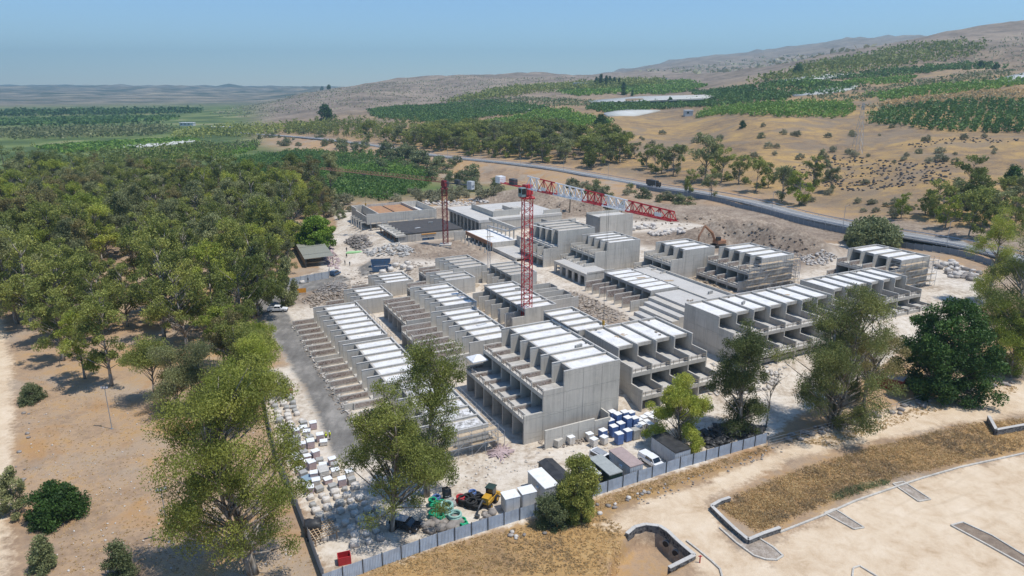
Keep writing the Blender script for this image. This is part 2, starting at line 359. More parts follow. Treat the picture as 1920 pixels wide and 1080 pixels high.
M['dark'] = foliage('dark_green_leaves', (0.04, 0.084, 0.019), (0.092, 0.174, 0.034), (0.184, 0.291, 0.057), 0.22)
M['bright'] = foliage('bright_green_leaves', (0.12, 0.2, 0.025), (0.24, 0.36, 0.045), (0.36, 0.46, 0.08))
M['orch'] = foliage('orchard_leaves', (0.05, 0.096, 0.023), (0.1, 0.186, 0.039), (0.188, 0.288, 0.063), 0.25, 0.0)
M['orchb'] = foliage('light_orchard_leaves', (0.098, 0.176, 0.029), (0.189, 0.312, 0.046), (0.286, 0.416, 0.069), 0.25, 0.0)
M['scrub'] = foliage('grey_scrub_leaves', (0.21, 0.204, 0.117), (0.336, 0.32, 0.195), (0.476, 0.435, 0.273), 0.2)
M['scrubg'] = foliage('green_scrub_leaves', (0.125, 0.152, 0.066), (0.213, 0.238, 0.105), (0.325, 0.342, 0.143), 0.2)
M['dry'] = foliage('dry_grass', (0.34, 0.25, 0.145), (0.58, 0.41, 0.19), (0.75, 0.55, 0.28), 0.3, 0.2)
n = NT('bark'); a = n.noise(1.0, 4, n.scale(n.pos(), (3, 3, 0.6))); k = n.ramp(a, [(0.35, (0.12, 0.095, 0.07)), (0.55, (0.32, 0.28, 0.23)), (0.7, (0.48, 0.44, 0.38))]); M['bark'] = n.fin(k, 0.85, 0, n.bump(a, 0.4, 0.05))
n = NT('dark_bark'); a = n.noise(1.0, 4, n.scale(n.pos(), (3, 3, 0.6))); k = n.ramp(a, [(0.35, (0.05, 0.04, 0.03)), (0.65, (0.17, 0.14, 0.11))]); M['barkd'] = n.fin(k, 0.9)
# metals, paints, plastics
M['red'] = dirty('crane_red_paint', (0.50, 0.032, 0.038), 0.5, 0.4)
M['orange'] = dirty('faded_orange_paint', (0.44, 0.22, 0.14), 0.6, 0.4)
M['darkred'] = dirty('dark_red_paint', (0.22, 0.025, 0.028), 0.55, 0.4)
M['white'] = dirty('white_paint', (0.84, 0.84, 0.82), 0.5, 0.3)
M['carwhite'] = dirty('white_car_paint', (0.80, 0.80, 0.79), 0.25, 0.12, spec=0.6, vstreak=False)
M['carblack'] = dirty('dark_car_paint', (0.02, 0.021, 0.024), 0.2, 0.3, spec=0.6, vstreak=False)
M['steel'] = dirty('galvanised_steel', (0.44, 0.46, 0.48), 0.5, 0.4, metal=0.5)
M['steeld'] = dirty('dark_steel', (0.10, 0.105, 0.11), 0.6, 0.4, metal=0.4)
M['fence'] = dirty('fence_sheet', (0.52, 0.585, 0.65), 0.5, 0.5, 0.9, metal=0.0, dark=(0.30, 0.33, 0.36))
M['fenceg'] = dirty('grey_fence_sheet', (0.46, 0.46, 0.45), 0.6, 0.4, 0.9)
M['fenced'] = dirty('blue_grey_fence_sheet', (0.19, 0.225, 0.26), 0.6, 0.4)
M['teal'] = dirty('grey_green_paint', (0.20, 0.28, 0.28), 0.5, 0.35)
M['glass'] = dirty('dark_glass', (0.012, 0.016, 0.02), 0.08, 0.1, spec=0.8, vstreak=False)
M['rubber'] = dirty('black_rubber', (0.022, 0.022, 0.022), 0.75, 0.4, dark=(0.06, 0.055, 0.05))
M['yellow'] = dirty('machine_yellow_paint', (0.58, 0.32, 0.03), 0.5, 0.4)
M['blue'] = dirty('blue_wrap', (0.10, 0.18, 0.40), 0.45, 0.4, dark=(0.06, 0.10, 0.22))
M['bluep'] = dirty('blue_paint', (0.05, 0.115, 0.21), 0.5, 0.45, dark=(0.09, 0.07, 0.06))
M['green'] = dirty('green_plastic', (0.015, 0.36, 0.17), 0.4, 0.2)
M['greenp'] = dirty('pale_green_plastic', (0.30, 0.50, 0.42), 0.4, 0.35)
M['dkgreen'] = dirty('dark_green_paint', (0.03, 0.055, 0.04), 0.5, 0.4)
M['wood'] = dirty('timber', (0.42, 0.28, 0.16), 0.8, 0.5, 1.5)
M['woodp'] = dirty('pale_timber', (0.55, 0.43, 0.29), 0.8, 0.5, 1.5)
M['ply'] = dirty('orange_formwork_ply', (0.44, 0.25, 0.12), 0.85, 0.85, 0.5, dark=(0.30, 0.15, 0.10))
M['plyd'] = dirty('weathered_formwork_deck', (0.065, 0.062, 0.06), 0.85, 0.5, 0.6, dark=(0.12, 0.10, 0.085))
M['sack'] = dirty('white_sack', (0.68, 0.63, 0.56), 0.9, 0.5, 1.2, dark=(0.45, 0.385, 0.31))
M['sackp'] = dirty('pinkish_stone_pallet', (0.52, 0.40, 0.39), 0.8, 0.4, 1.6)
M['sackg'] = dirty('grey_block_pallet', (0.40, 0.39, 0.36), 0.85, 0.4, 1.6)
M['brick'] = dirty('brown_brick_pallet', (0.36, 0.19, 0.11), 0.85, 0.4, 1.6)
M['pblue'] = dirty('pale_blue_sheet', (0.26, 0.36, 0.43), 0.6, 0.3)
M['tarp'] = dirty('black_tarpaulin', (0.035, 0.035, 0.036), 0.5, 0.5, dark=(0.09, 0.088, 0.085))
M['cabin'] = dirty('cabin_sheet', (0.55, 0.56, 0.56), 0.55, 0.35)
M['cabinp'] = dirty('pinkish_cabin_roof', (0.40, 0.31, 0.285), 0.7, 0.4)
M['cabing'] = dirty('grey_cabin_roof', (0.36, 0.38, 0.36), 0.7, 0.4)
M['shed'] = dirty('grey_green_shed_roof', (0.27, 0.27, 0.22), 0.75, 0.35)
M['net'] = dirty('white_shade_net', (0.56, 0.56, 0.52), 0.9, 0.5, 0.05, vstreak=False, dark=(0.38, 0.36, 0.28))
M['cloth'] = dirty('dark_work_clothes', (0.03, 0.032, 0.04), 0.9, 0.2, vstreak=False)
M['skin'] = dirty('skin', (0.36, 0.21, 0.14), 0.6, 0.1, vstreak=False)
M['hivis'] = dirty('yellow_safety_vest', (0.62, 0.68, 0.04), 0.7, 0.15, vstreak=False)
M['lime'] = dirty('lime_sheet', (0.36, 0.60, 0.28), 0.6, 0.2, vstreak=False)
M['signal'] = dirty('signal_orange', (0.70, 0.30, 0.03), 0.6, 0.2)
M['lamp'] = dirty('lamp_lens', (0.7, 0.72, 0.74), 0.2, 0.1, vstreak=False)
n = NT('asphalt'); a = n.noise(0.12, 4); b = n.noise(2.5, 4)
k = n.ramp(n.ma('ADD', n.ma('MULTIPLY', a, 0.6), n.ma('MULTIPLY', b, 0.4)), [(0.3, (0.20, 0.20, 0.198)), (0.6, (0.29, 0.287, 0.28))]); M['asph'] = n.fin(k, 0.85, 0, None, 0.3)
M['paint'] = dirty('road_paint', (0.72, 0.72, 0.69), 0.7, 0.4, 1.0, vstreak=False)
# ------------------------------------------------------------------ ground sheet
def in_zone(X, Y, poly):                          # signed distance, + inside
    P = list(poly); n_ = len(P); best = np.full(X.shape, 1e9); ins = np.zeros(X.shape, bool)
    for i in range(n_):
        ax, ay = P[i][:2]; bx, by = P[(i + 1) % n_][:2]; dx, dy = bx - ax, by - ay; L = dx * dx + dy * dy + 1e-9
        t = np.clip(((X - ax) * dx + (Y - ay) * dy) / L, 0, 1); best = np.minimum(best, np.hypot(X - ax - t * dx, Y - ay - t * dy))
        c = ((ay > Y) != (by > Y)); xi = ax + (Y - ay) / np.where(abs(dy) < 1e-9, 1e-9, dy) * dx; ins ^= c & (X < xi)
    return np.where(ins, best, -best)
def graded(lo, hi, step, LO, HI, g=1.042):
    mid = list(np.arange(lo, hi, step)); up = []; x = mid[-1]; s_ = step
    while x < HI: s_ *= g; x += s_; up.append(x)
    dn = []; x = lo; s_ = step
    while x > LO: s_ *= g; x -= s_; dn.append(x)
    return np.array(dn[::-1] + mid + up)
gx = graded(-105, 190, 1.45, -9000, 9000); gy = graded(62, 330, 1.45, -500, 9300)
gx = np.unique(np.round(np.concatenate([gx, np.arange(10, 32, 0.45)]), 3)); gy = np.unique(np.round(np.concatenate([gy, np.arange(70, 88, 0.45)]), 3))
GX, GY = np.meshgrid(gx, gy); X = GX.ravel(); Y = GY.ravel(); Z = height(X, Y)
px = lambda L, z=0.0: [un(u, v, z)[:2] for u, v in L]
sp = lambda L: [W(q, p)[:2] for q, p in L]
ZONES = {
 'sand': [sp([(12.3, 75.2), (88, 75.6), (100, 80), (118, 84), (150, 92), (196, 98), (222, 120), (225, 150), (205, 185), (196, 230), (180, 262), (160, 290), (128, 318), (96, 316), (72, 334), (66, 300), (52, 262), (44, 232), (30, 222), (16, 212), (20, 195), (20, 150), (14, 150), (12.3, 130)])],
 'asph': [px([(455, 565), (560, 528), (640, 516), (660, 524), (560, 552), (533, 580), (575, 640), (615, 690), (650, 760), (690, 840), (690, 868), (640, 868), (620, 845), (600, 790), (560, 710), (520, 645), (490, 590)]), px([(672, 500), (700, 487), (716, 492), (700, 512), (676, 520)])],
 'plaza': [px([(1120, 985), (1200, 945), (1330, 905), (1440, 852), (1560, 800), (1700, 757), (1960, 705), (2200, 660), (2200, 740), (1960, 770), (1800, 792), (1500, 856), (1330, 935), (1350, 1005), (1442, 1062), (1438, 1022), (1560, 962), (1680, 905), (1960, 845), (2250, 790), (2500, 1300), (1500, 1300), (1330, 1120), (1290, 1040), (1235, 990), (1170, 995)])],
 'orange': [px([(560, 1110), (660, 1072), (900, 1002), (1010, 985), (1110, 940), (1290, 890), (1440, 838), (1445, 848), (1300, 906), (1150, 965), (1175, 990), (1150, 1030), (1140, 1110)]), px([(1345, 948), (1500, 885), (1640, 842), (1800, 800), (1960, 780), (1960, 838), (1680, 895), (1560, 940), (1420, 996)]), px([(1480, 825), (1640, 785), (1800, 742), (1930, 712), (1930, 724), (1800, 758), (1640, 800), (1500, 842)])],
 'path': [px([(-200, 560), (8, 600), (22, 700), (24, 800), (14, 900), (16, 1000), (14, 1300), (-300, 1300)])],
}
AT = {}
near = (Y > 20) & (Y < 520) & (np.abs(X) < 420)
for k_, polys in ZONES.items():
    d = np.full(X.shape, -30.0)
    for P_ in polys: d[near] = np.maximum(d[near], in_zone(X[near], Y[near], P_))
    AT[k_] = np.clip(d, -30, 30)
sroad = -poly_dist(X, Y, ROAD)
AT['hill'] = sm(sroad, 5, 30) * 1.0
AT['far'] = sm(np.hypot(X, Y), 700, 1500)
AT['green'] = np.maximum(sm(-sroad, 30, 90), 1 - sm(X / np.maximum(Y, 1), -0.40, -0.33)) * sm(Y, 330, 420) * (1 - sm(Z, 8, 30)) * (1 - sm(np.hypot(X, Y), 2400, 3400))
AT['plateau'] = sm(Y, 2300, 2900) * (1 - sm(X / np.maximum(Y, 1), -0.3, -0.1))
pz = -X * SS + Y * SC; qz = X * SC + Y * SS
AT['dirt'] = np.clip(np.maximum.reduce([in_zone(X, Y, sp([(112, 318), (150, 296), (170, 262), (150, 246), (120, 262), (104, 300)])),
      in_zone(X, Y, sp([(140, 262), (176, 262), (196, 230), (208, 185), (228, 150), (240, 120), (262, 120), (262, 180), (238, 240), (205, 290), (160, 320)])),
      in_zone(X, Y, sp([(160, 215), (185, 210), (200, 180), (188, 158), (170, 168), (152, 196)])), in_zone(X, Y, sp([(85, 122), (100, 122), (103, 158), (92, 166), (86, 150)])), in_zone(X, Y, sp([(124, 124), (140, 122), (142, 150), (130, 168), (124, 150)])), in_zone(X, Y, sp([(26, 196), (44, 190), (48, 210), (36, 222), (26, 216)])), in_zone(X, Y, px([(1285, 442), (1340, 425), (1430, 420), (1560, 460), (1570, 478), (1490, 505), (1410, 478), (1330, 465)], 6)), in_zone(X, Y, px([(880, 378), (960, 350), (1130, 366), (1330, 396), (1500, 440), (1610, 470), (1580, 486), (1430, 432), (1300, 414), (1100, 404), (980, 402)], 6)), in_zone(X, Y, sp([(76, 242), (100, 246), (104, 215), (92, 205), (72, 222)]))]), -30, 30)
nx, ny = len(gx), len(gy)
ZG = Z.reshape(ny, nx)
def hgrid(x, y):                                  # height of the ground sheet itself
    x = np.asarray(x, float); y = np.asarray(y, float)
    i = np.clip(np.searchsorted(gx, x) - 1, 0, nx - 2); j = np.clip(np.searchsorted(gy, y) - 1, 0, ny - 2)
    u = np.clip((x - gx[i]) / (gx[i + 1] - gx[i]), 0, 1); v = np.clip((y - gy[j]) / (gy[j + 1] - gy[j]), 0, 1)
    return (ZG[j, i] * (1 - u) + ZG[j, i + 1] * u) * (1 - v) + (ZG[j + 1, i] * (1 - u) + ZG[j + 1, i + 1] * u) * v
height_exact = height; height = hgrid
i = np.arange(ny - 1)[:, None] * nx + np.arange(nx - 1)[None, :]
F4 = np.stack([i, i + 1, i + nx + 1, i + nx], -1).reshape(-1, 4)
n = NT('ground')
big = n.noise(0.018, 5); mid = n.noise(0.11, 6, rough=0.65); fin_ = n.noise(0.9, 6, rough=0.7); vf = n.noise(5.0, 4, rough=0.7)
mx = n.ma('ADD', n.ma('ADD', n.ma('MULTIPLY', big, 0.32), n.ma('MULTIPLY', mid, 0.38)), n.ma('MULTIPLY', fin_, 0.30))
grass = n.ramp(mx, [(0.34, (0.20, 0.145, 0.10)), (0.43, (0.33, 0.23, 0.15)), (0.50, (0.425, 0.295, 0.185)), (0.565, (0.45, 0.28, 0.125)), (0.60, (0.50, 0.36, 0.215)), (0.68, (0.56, 0.45, 0.31))])
grass = n.mix(n.rng(n.noise(0.05, 3), 0.50, 0.62, 0, 0.65), grass, (0.40, 0.325, 0.245))
grass = n.mix(n.rng(n.noise(0.075, 5, dist=0.8), 0.56, 0.66, 0, 0.7), grass, (0.42, 0.235, 0.10))
grass = n.mix(n.rng(n.noise(0.16, 5, rough=0.7), 0.57, 0.68, 0, 0.5), grass, (0.27, 0.215, 0.165))
grass = n.mix(n.rng(vf, 0.52, 0.72, 0, 0.45), grass, (0.22, 0.165, 0.11))
hillc = n.ramp(mx, [(0.37, (0.145, 0.11, 0.085)), (0.455, (0.26, 0.18, 0.105)), (0.52, (0.37, 0.245, 0.115)), (0.57, (0.44, 0.285, 0.11)), (0.65, (0.48, 0.335, 0.15))])
hillc = n.mix(n.rng(n.noise(0.022, 4, dist=1.5), 0.5, 0.62, 0, 0.7), hillc, (0.245, 0.19, 0.135))
hillc = n.mix(n.rng(n.noise(0.35, 5, rough=0.8), 0.58, 0.66, 0, 0.55), hillc, (0.10, 0.085, 0.065))
hillc = n.mix(n.rng(vf, 0.55, 0.75, 0, 0.4), hillc, (0.2, 0.155, 0.115))
farc = n.ramp(n.ma('ADD', n.ma('MULTIPLY', big, 0.4), n.ma('ADD', n.ma('MULTIPLY', n.noise(0.006, 5), 0.3), n.ma('MULTIPLY', mid, 0.3))), [(0.40, (0.15, 0.12, 0.095)), (0.5, (0.26, 0.205, 0.16)), (0.6, (0.36, 0.285, 0.215))])
farc = n.mix(n.rng(n.noise(0.05, 6, rough=0.8), 0.56, 0.64, 0, 0.75), farc, (0.11, 0.105, 0.06))
k = n.mix(n.attr('hill'), grass, hillc)
grn = n.ramp(n.noise(0.012, 4), [(0.4, (0.075, 0.11, 0.04)), (0.52, (0.125, 0.165, 0.055)), (0.6, (0.18, 0.22, 0.075)), (0.68, (0.28, 0.25, 0.14))])
plat = n.ramp(n.noise(0.004, 6, rough=0.7), [(0.40, (0.075, 0.085, 0.06)), (0.48, (0.16, 0.145, 0.11)), (0.56, (0.25, 0.21, 0.155)), (0.66, (0.40, 0.33, 0.22))])
k = n.mix(n.attr('far'), k, farc); k = n.mix(n.attr('plateau'), k, plat); k = n.mix(n.attr('green'), k, grn)
sand = n.ramp(n.ma('ADD', n.ma('MULTIPLY', mid, 0.5), n.ma('MULTIPLY', fin_, 0.5)), [(0.36, (0.31, 0.245, 0.18)), (0.44, (0.475, 0.395, 0.305)), (0.51, (0.61, 0.535, 0.435)), (0.59, (0.68, 0.61, 0.515)), (0.69, (0.74, 0.68, 0.59))])
plz = n.ramp(n.ma('ADD', n.ma('MULTIPLY', mid, 0.45), n.ma('MULTIPLY', n.noise(0.35, 7, rough=0.72, dist=0.4), 0.55)), [(0.34, (0.44, 0.315, 0.195)), (0.43, (0.58, 0.44, 0.295)), (0.52, (0.66, 0.525, 0.37)), (0.64, (0.73, 0.60, 0.445))])
asp = n.ramp(n.ma('ADD', n.ma('MULTIPLY', mid, 0.5), n.ma('MULTIPLY', n.noise(0.5, 5, n.scale(n.pos(), (1, 0.4, 1)), 0.6), 0.5)), [(0.36, (0.135, 0.125, 0.112)), (0.5, (0.205, 0.192, 0.172)), (0.62, (0.33, 0.305, 0.27))])
dirt = n.ramp(n.ma('ADD', n.ma('MULTIPLY', mid, 0.4), n.ma('MULTIPLY', fin_, 0.6)), [(0.34, (0.15, 0.115, 0.085)), (0.47, (0.26, 0.20, 0.15)), (0.56, (0.37, 0.295, 0.22)), (0.66, (0.5, 0.42, 0.33))])
trk = n.n('ShaderNodeTexWave', {'Vector': n.n('ShaderNodeMapping', {'Vector': n.pos(), 'Rotation': (0, 0, rad(62))}).outputs[0], 'Scale': 0.11, 'Distortion': 16.0, 'Detail': 3.0, 'Detail Scale': 0.25}, wave_type='BANDS').outputs['Fac']
trm = n.ma('MULTIPLY', n.rng(trk, 0.86, 0.98), n.rng(n.noise(0.05, 4), 0.5, 0.66, 0, 0.3))
plz = n.mix(trm, plz, (0.46, 0.345, 0.225)); sand = n.mix(trm, sand, (0.42, 0.355, 0.28))
pst = n.rng(n.noise(2.2, 5, rough=0.75), 0.62, 0.72, 0, 0.5); plz = n.mix(pst, plz, (0.40, 0.30, 0.20)); sand = n.mix(pst, sand, (0.36, 0.30, 0.235))
def edge(a, w, amp):
    e = n.ma('ADD', n.attr(a), n.ma('MULTIPLY', n.ma('SUBTRACT', n.ma('ADD', n.ma('MULTIPLY', fin_, 0.55), n.ma('MULTIPLY', mid, 0.45)), 0.5), amp)); return n.rng(e, -w, w)
org = n.ramp(mx, [(0.36, (0.17, 0.115, 0.07)), (0.46, (0.32, 0.20, 0.095)), (0.54, (0.43, 0.265, 0.105)), (0.64, (0.50, 0.35, 0.17))])
k = n.mix(n.ma('MULTIPLY', edge('orange', 1.5, 10.0), 0.85), k, org)
k = n.mix(edge('path', 0.8, 9.0), k, plz); k = n.mix(edge('plaza', 0.7, 9.0), k, plz); k = n.mix(edge('sand', 0.6, 7.0), k, sand)
k = n.mix(edge('dirt', 3.0, 22.0), k, dirt); k = n.mix(edge('asph', 0.6, 6.5), k, asp)
M['ground'] = n.fin(k, 0.95, 0, n.bump(n.ma('ADD', fin_, n.ma('MULTIPLY', vf, 0.5)), 0.55, 0.18), 0.1)
g_ = link('ground', np_mesh('ground', np.stack([X, Y, Z], 1), F4, M['ground'], AT, True)); g_['kind'] = 'structure'
# ------------------------------------------------------------------ highway
def smooth_line(P, step=6.0):
    P = np.array(P, float); out = []
    for i in range(len(P) - 1):
        p0, p1, p2, p3 = P[max(i - 1, 0)], P[i], P[i + 1], P[min(i + 2, len(P) - 1)]
        L = np.linalg.norm(p2 - p1); k = max(2, int(L / step))
        for t in np.arange(k) / k:
            out.append(0.5 * (2 * p1 + (p2 - p0) * t + (2 * p0 - 5 * p1 + 4 * p2 - p3) * t * t + (3 * p1 - p0 - 3 * p2 + p3) * t ** 3))
    out.append(P[-1]); return np.array(out)
RL = smooth_line(ROAD)
RT = np.gradient(RL, axis=0); RT /= np.linalg.norm(RT, axis=1)[:, None]; RN = np.stack([-RT[:, 1], RT[:, 0]], 1)   # RN points to the site side
RZ = np.array([max(H(*(p_ + n_ * o)) for o in (-6, -3, 0, 3, 6)) for p_, n_ in zip(RL, RN)])
RZ = np.convolve(np.pad(RZ, 4, mode='edge'), np.ones(9) / 9, 'valid') + 0.12
def ribbon(name, off0, off1, dz, mt, i0=0, i1=None, thick=None):
    P = RL[i0:i1]; N_ = RN[i0:i1]; z = RZ[i0:i1] + dz
    A = P + N_ * off0; B = P + N_ * off1; m = len(P)
    V = np.concatenate([np.c_[A, z], np.c_[B, z]]); F = [(j, j + 1, m + j + 1, m + j) for j in range(m - 1)]
    if thick:
        V = np.concatenate([V, np.c_[A, z - thick], np.c_[B, z - thick]])
        F += [(j, 2 * m + j, 2 * m + j + 1, j + 1) for j in range(m - 1)] + [(m + j, m + j + 1, 3 * m + j + 1, 3 * m + j) for j in range(m - 1)]
    return link(name, np_mesh(name, V, np.array(F), mt))
o = ribbon('road', -5.2, 5.2, 0, M['asph'], thick=0.6); o['kind'] = 'structure'
for a_ in (-4.6, 4.55, -0.16, 0.1):
    o = ribbon('road_marking', a_, a_ + 0.16, 0.006, M['paint']); o['kind'] = 'structure'
# crash barrier on the site side, posts as parts
def along(off, spacing, i0, i1):
    P = RL[i0:i1] + RN[i0:i1] * off; Lc = np.r_[0, np.cumsum(np.linalg.norm(np.diff(P, axis=0), axis=1))]
    for s_ in np.arange(0, Lc[-1], spacing):
        x = np.interp(s_, Lc, P[:, 0]); y = np.interp(s_, Lc, P[:, 1]); z = np.interp(s_, Lc, RZ[i0:i1])
        j = min(np.searchsorted(Lc, s_), len(P) - 1); t = RT[i0:i1][j]; yield x, y, z, math.atan2(t[1], t[0])
NR = len(RL)
gr = empty('crash_barrier', (0, 0, 0)); tag(gr, 'long steel crash barrier along the verge of the highway', 'barrier')
for a0, nm in ((5.9, 'rail'), (-5.9, 'rail')):
    P = RL[:NR - 40] + RN[:NR - 40] * a0; z = RZ[:NR - 40]; m = len(P)
    V = np.concatenate([np.c_[P, z + 0.72], np.c_[P, z + 0.42]]); F = [(j, j + 1, m + j + 1, m + j) for j in range(m - 1)]
    P2 = P + RN[:NR - 40] * 0.06; V = np.concatenate([V, np.c_[P2, z + 0.72], np.c_[P2, z + 0.42]])
    F += [(2 * m + j, 3 * m + j, 3 * m + j + 1, 2 * m + j + 1) for j in range(m - 1)] + [(j, 2 * m + j, 2 * m + j + 1, j + 1) for j in range(m - 1)]
    link(nm, np_mesh(nm, V, np.array(F), M['steel']), gr)
    for x, y, zz, a in list(along(a0 + 0.1, 8.0, 0, 90)): boxpart('post', (-0.06, -0.06, -0.6, 0.06, 0.06, 0.7), M['steel'], gr, (x, y, zz), a)
# dark blue-grey site fence below the highway
sf = empty('boundary_fence', (0, 0, 0)); tag(sf, 'dark blue-grey sheet fence between the highway and the earth mounds', 'fence')
for x, y, z, a in list(along(11.5, 3.0, 14, 88)):
    zz = H(x, y); boxpart('panel', (-1.46, -0.03, 0.05, 1.46, 0.03, 2.0), M['fenced'], sf, (x, y, zz), a)
    boxpart('post', (1.46, -0.07, -0.4, 1.54, 0.07, 2.15), M['steel'], sf, (x, y, zz), a)
# street lamps along the highway
def lamp_proto():
    r = empty('street_lamp', (0, 0, 0)); b = MB(); b.tube((0, 0, 0), (0, 0, 9.5), 0.11, 0.06, 6); b.build('pole', M['steel'], r)
    b = MB(); b.path([(0, 0, 9.4), (0.9, 0, 9.8), (1.6, 0, 9.85)], [0.05, 0.04, 0.04], 5); b.build('arm', M['steel'], r)
    b = MB(); b.bbox(1.5, -0.14, 9.78, 2.2, 0.14, 9.95, 0.04); b.build('lamp_head', M['steeld'], r); return r
lp = lamp_proto(); first = True
for x, y, z, a in list(along(6.9, 42.0, 18, 130)):
    loc = (x, y, H(x, y) - 0.1)
    if first: lp.location = loc; lp.rotation_euler = (0, 0, a - math.pi / 2); o = lp; first = False
    else: o = copy_tree(lp, loc, a - math.pi / 2)
    tag(o, 'tall slim street lamp on the verge of the highway', 'street lamp', 'street lamps along the highway')
# ------------------------------------------------------------------ plants
def leaves(rng, cen, rad3, cnt, L, Wd, droop, tint, shell=0.5):
    """diamond leaves scattered through ellipsoid clumps"""
    cen = np.asarray(cen); m = len(cen); idx = np.repeat(np.arange(m), cnt); N_ = len(idx)
    d = rng.normal(size=(N_, 3)); d /= np.linalg.norm(d, axis=1)[:, None]
    r = rng.uniform(0, 1, N_) ** shell; pos = cen[idx] + d * r[:, None] * np.asarray(rad3)[idx]
    ax = rng.normal(size=(N_, 3)); ax[:, 2] -= droop; ax /= np.linalg.norm(ax, axis=1)[:, None]
    b = np.cross(ax, rng.normal(size=(N_, 3))); b /= np.linalg.norm(b, axis=1)[:, None] + 1e-9
    l = (L * rng.uniform(0.6, 1.3, N_))[:, None]; w = (Wd * rng.uniform(0.6, 1.3, N_))[:, None]
    V = np.stack([pos - ax * l / 2, pos + b * w / 2, pos + ax * l / 2, pos - b * w / 2], 1).reshape(-1, 3)
    t = np.clip(np.asarray(tint)[idx] + rng.normal(0, 0.13, N_), 0, 1)
    return V, np.arange(4 * N_).reshape(-1, 4), np.repeat(t, 4)
def make_tree(seed, Ht, R, bare=0.28, top=1.0, nclump=32, cnt=130, L=0.7, Wd=0.36, droop=0.8, clr=(1.5, 1.1), lm='euc', bm='bark', shape='euc', stems=1, lean=0.06, trunk_r=None, core=0.0):
    rng = np.random.RandomState(seed); rn = random.Random(seed)
    b = MB(); tr = trunk_r or 0.018 * Ht
    leanv = Vector((rn.uniform(-1, 1), rn.uniform(-1, 1), 0)) * lean * Ht
    stemL = []
    for s_ in range(stems):
        off = Vector((rn.uniform(-.5, .5), rn.uniform(-.5, .5), 0)) * (0.0 if stems == 1 else 0.12 * R); sp_ = Vector((rn.uniform(-1, 1), rn.uniform(-1, 1), 0)) * (0 if stems == 1 else 0.32 * R)
        pts = []
        for j in range(7):
            t = j / 6; wv = Vector((math.sin(3.1 * t + seed + s_), math.cos(2.3 * t + seed * 2 + s_), 0)) * 0.02 * Ht * t
            p_ = off + (leanv + sp_) * t + wv; pts.append(Vector((p_.x, p_.y, Ht * 0.86 * t - (0.3 if j == 0 else 0))))
        stemL.append(pts); rs = [tr * (1.25 if j == 0 else 1 - 0.86 * j / 6) / (1 if stems == 1 else 1.25) for j in range(7)]
        b.path(pts, rs, 7)
    cen = []; tries = 0; tips = []
    if shape == 'euc':
        for j in range(max(7, nclump // 5)):
            t = rng.uniform(0.0, 1.0) ** 0.8; a = j * 2.4 + rng.uniform(-.5, .5); prof_ = math.sin(math.pi * (0.24 + 0.66 * t)) ** 0.8
            tips.append((t, a, R * prof_ * rng.uniform(.35, .95)))
        tips.append((0.97, 0.0, 0.1 * R))
    while len(cen) < nclump and tries < 6000:
        tries += 1
        t = rng.uniform(0, 1); a = rng.uniform(0, 2 * math.pi)
        if tips:
            t_, a_, r_ = tips[rng.randint(len(tips))]; g_ = rng.normal(size=3); z = Ht * (bare + (top - bare) * min(1, max(0, t_))) - clr[1] * .7 + g_[2] * 0.055 * Ht
            c = np.array([leanv.x * z / Ht + math.cos(a_) * r_ + g_[0] * .19 * R, leanv.y * z / Ht + math.sin(a_) * r_ + g_[1] * .19 * R, max(z, Ht * bare * .8)])
            if all(np.linalg.norm((c - q_) / (1, 1, 0.8)) > clr[0] * (0.6 if tries < 3000 else 0.35) for q_ in cen): cen.append(c)
            continue
        if shape == 'euc': rr = (math.sin(math.pi * min(1, t * 0.86 + 0.12)) ** 0.7) * (0.72 + 0.28 * math.sin(3 * a + seed) * math.sin(5 * t + seed))
        elif shape == 'dome': rr = math.sqrt(max(0, 1 - (max(0, t - 0.12) / 0.88) ** 2)) * (0.86 + 0.14 * math.sin(4 * a + seed))
        elif shape == 'cone': rr = (1 - t) ** 0.75 * (0.9 + 0.2 * math.sin(4 * a + seed)) + 0.08
        else: rr = math.sin(math.pi * min(1, 0.15 + t * 0.85)) ** 0.5
        rad_ = rng.uniform(0.25 if core == 0 else core, 1.0) ** 0.6 * rr * R
        z = Ht * (bare + (top - bare) * t) - clr[1] * 0.5
        lx = leanv.x * z / Ht; ly = leanv.y * z / Ht
        c = np.array([lx + math.cos(a) * rad_, ly + math.sin(a) * rad_, z])
        if all(np.linalg.norm((c - q_) / (1, 1, 0.8)) > clr[0] * (0.82 if tries < 3000 else 0.5) for q_ in cen): cen.append(c)
    rd = []; ti = []
    for c in cen:
        k = rng.uniform(0.7, 1.3); rd.append((clr[0] * k, clr[0] * k * rng.uniform(0.8, 1.2), clr[1] * k)); ti.append(np.clip(0.5 + rng.normal(0, 0.16) + 0.16 * (c[2] / Ht - 0.6), 0, 1))  # clump tint also gets lighter towards the crown top
        st = rn.choice(stemL); zb = max(Ht * bare * 0.8, c[2] - 0.75 * math.hypot(c[0], c[1]) - 1.0) ; zb = min(zb, Ht * 0.8)
        f = min(max(zb / (Ht * 0.86), 0.02), 0.98) * 6; j = int(f); base = st[j].lerp(st[j + 1], f - j)
        mid = base.lerp(Vector(c), 0.5) + Vector((0, 0, 0.06 * Ht * rn.uniform(-0.5, 1))) * 0.4
        b.path([base, mid, Vector(c)], [tr * 0.34, tr * 0.2, tr * 0.07], 4)
    V, F, T = leaves(rng, cen, rd, cnt, L, Wd, droop, ti)
    return b.mesh('trunk', M[bm], True), np_mesh('crown', V, F, M[lm], {'tint': T})
def plant(name, meshes, loc, rz, sc, label, cat, group=None, names=('trunk', 'crown')):
    r = empty(name, loc, rz); r.scale = sc if isinstance(sc, tuple) else (sc, sc, sc); tag(r, label, cat, group)
    for nm, me in zip(names, meshes):
        if me: link(nm, me, r)
    return r
rnd = random.Random(11)
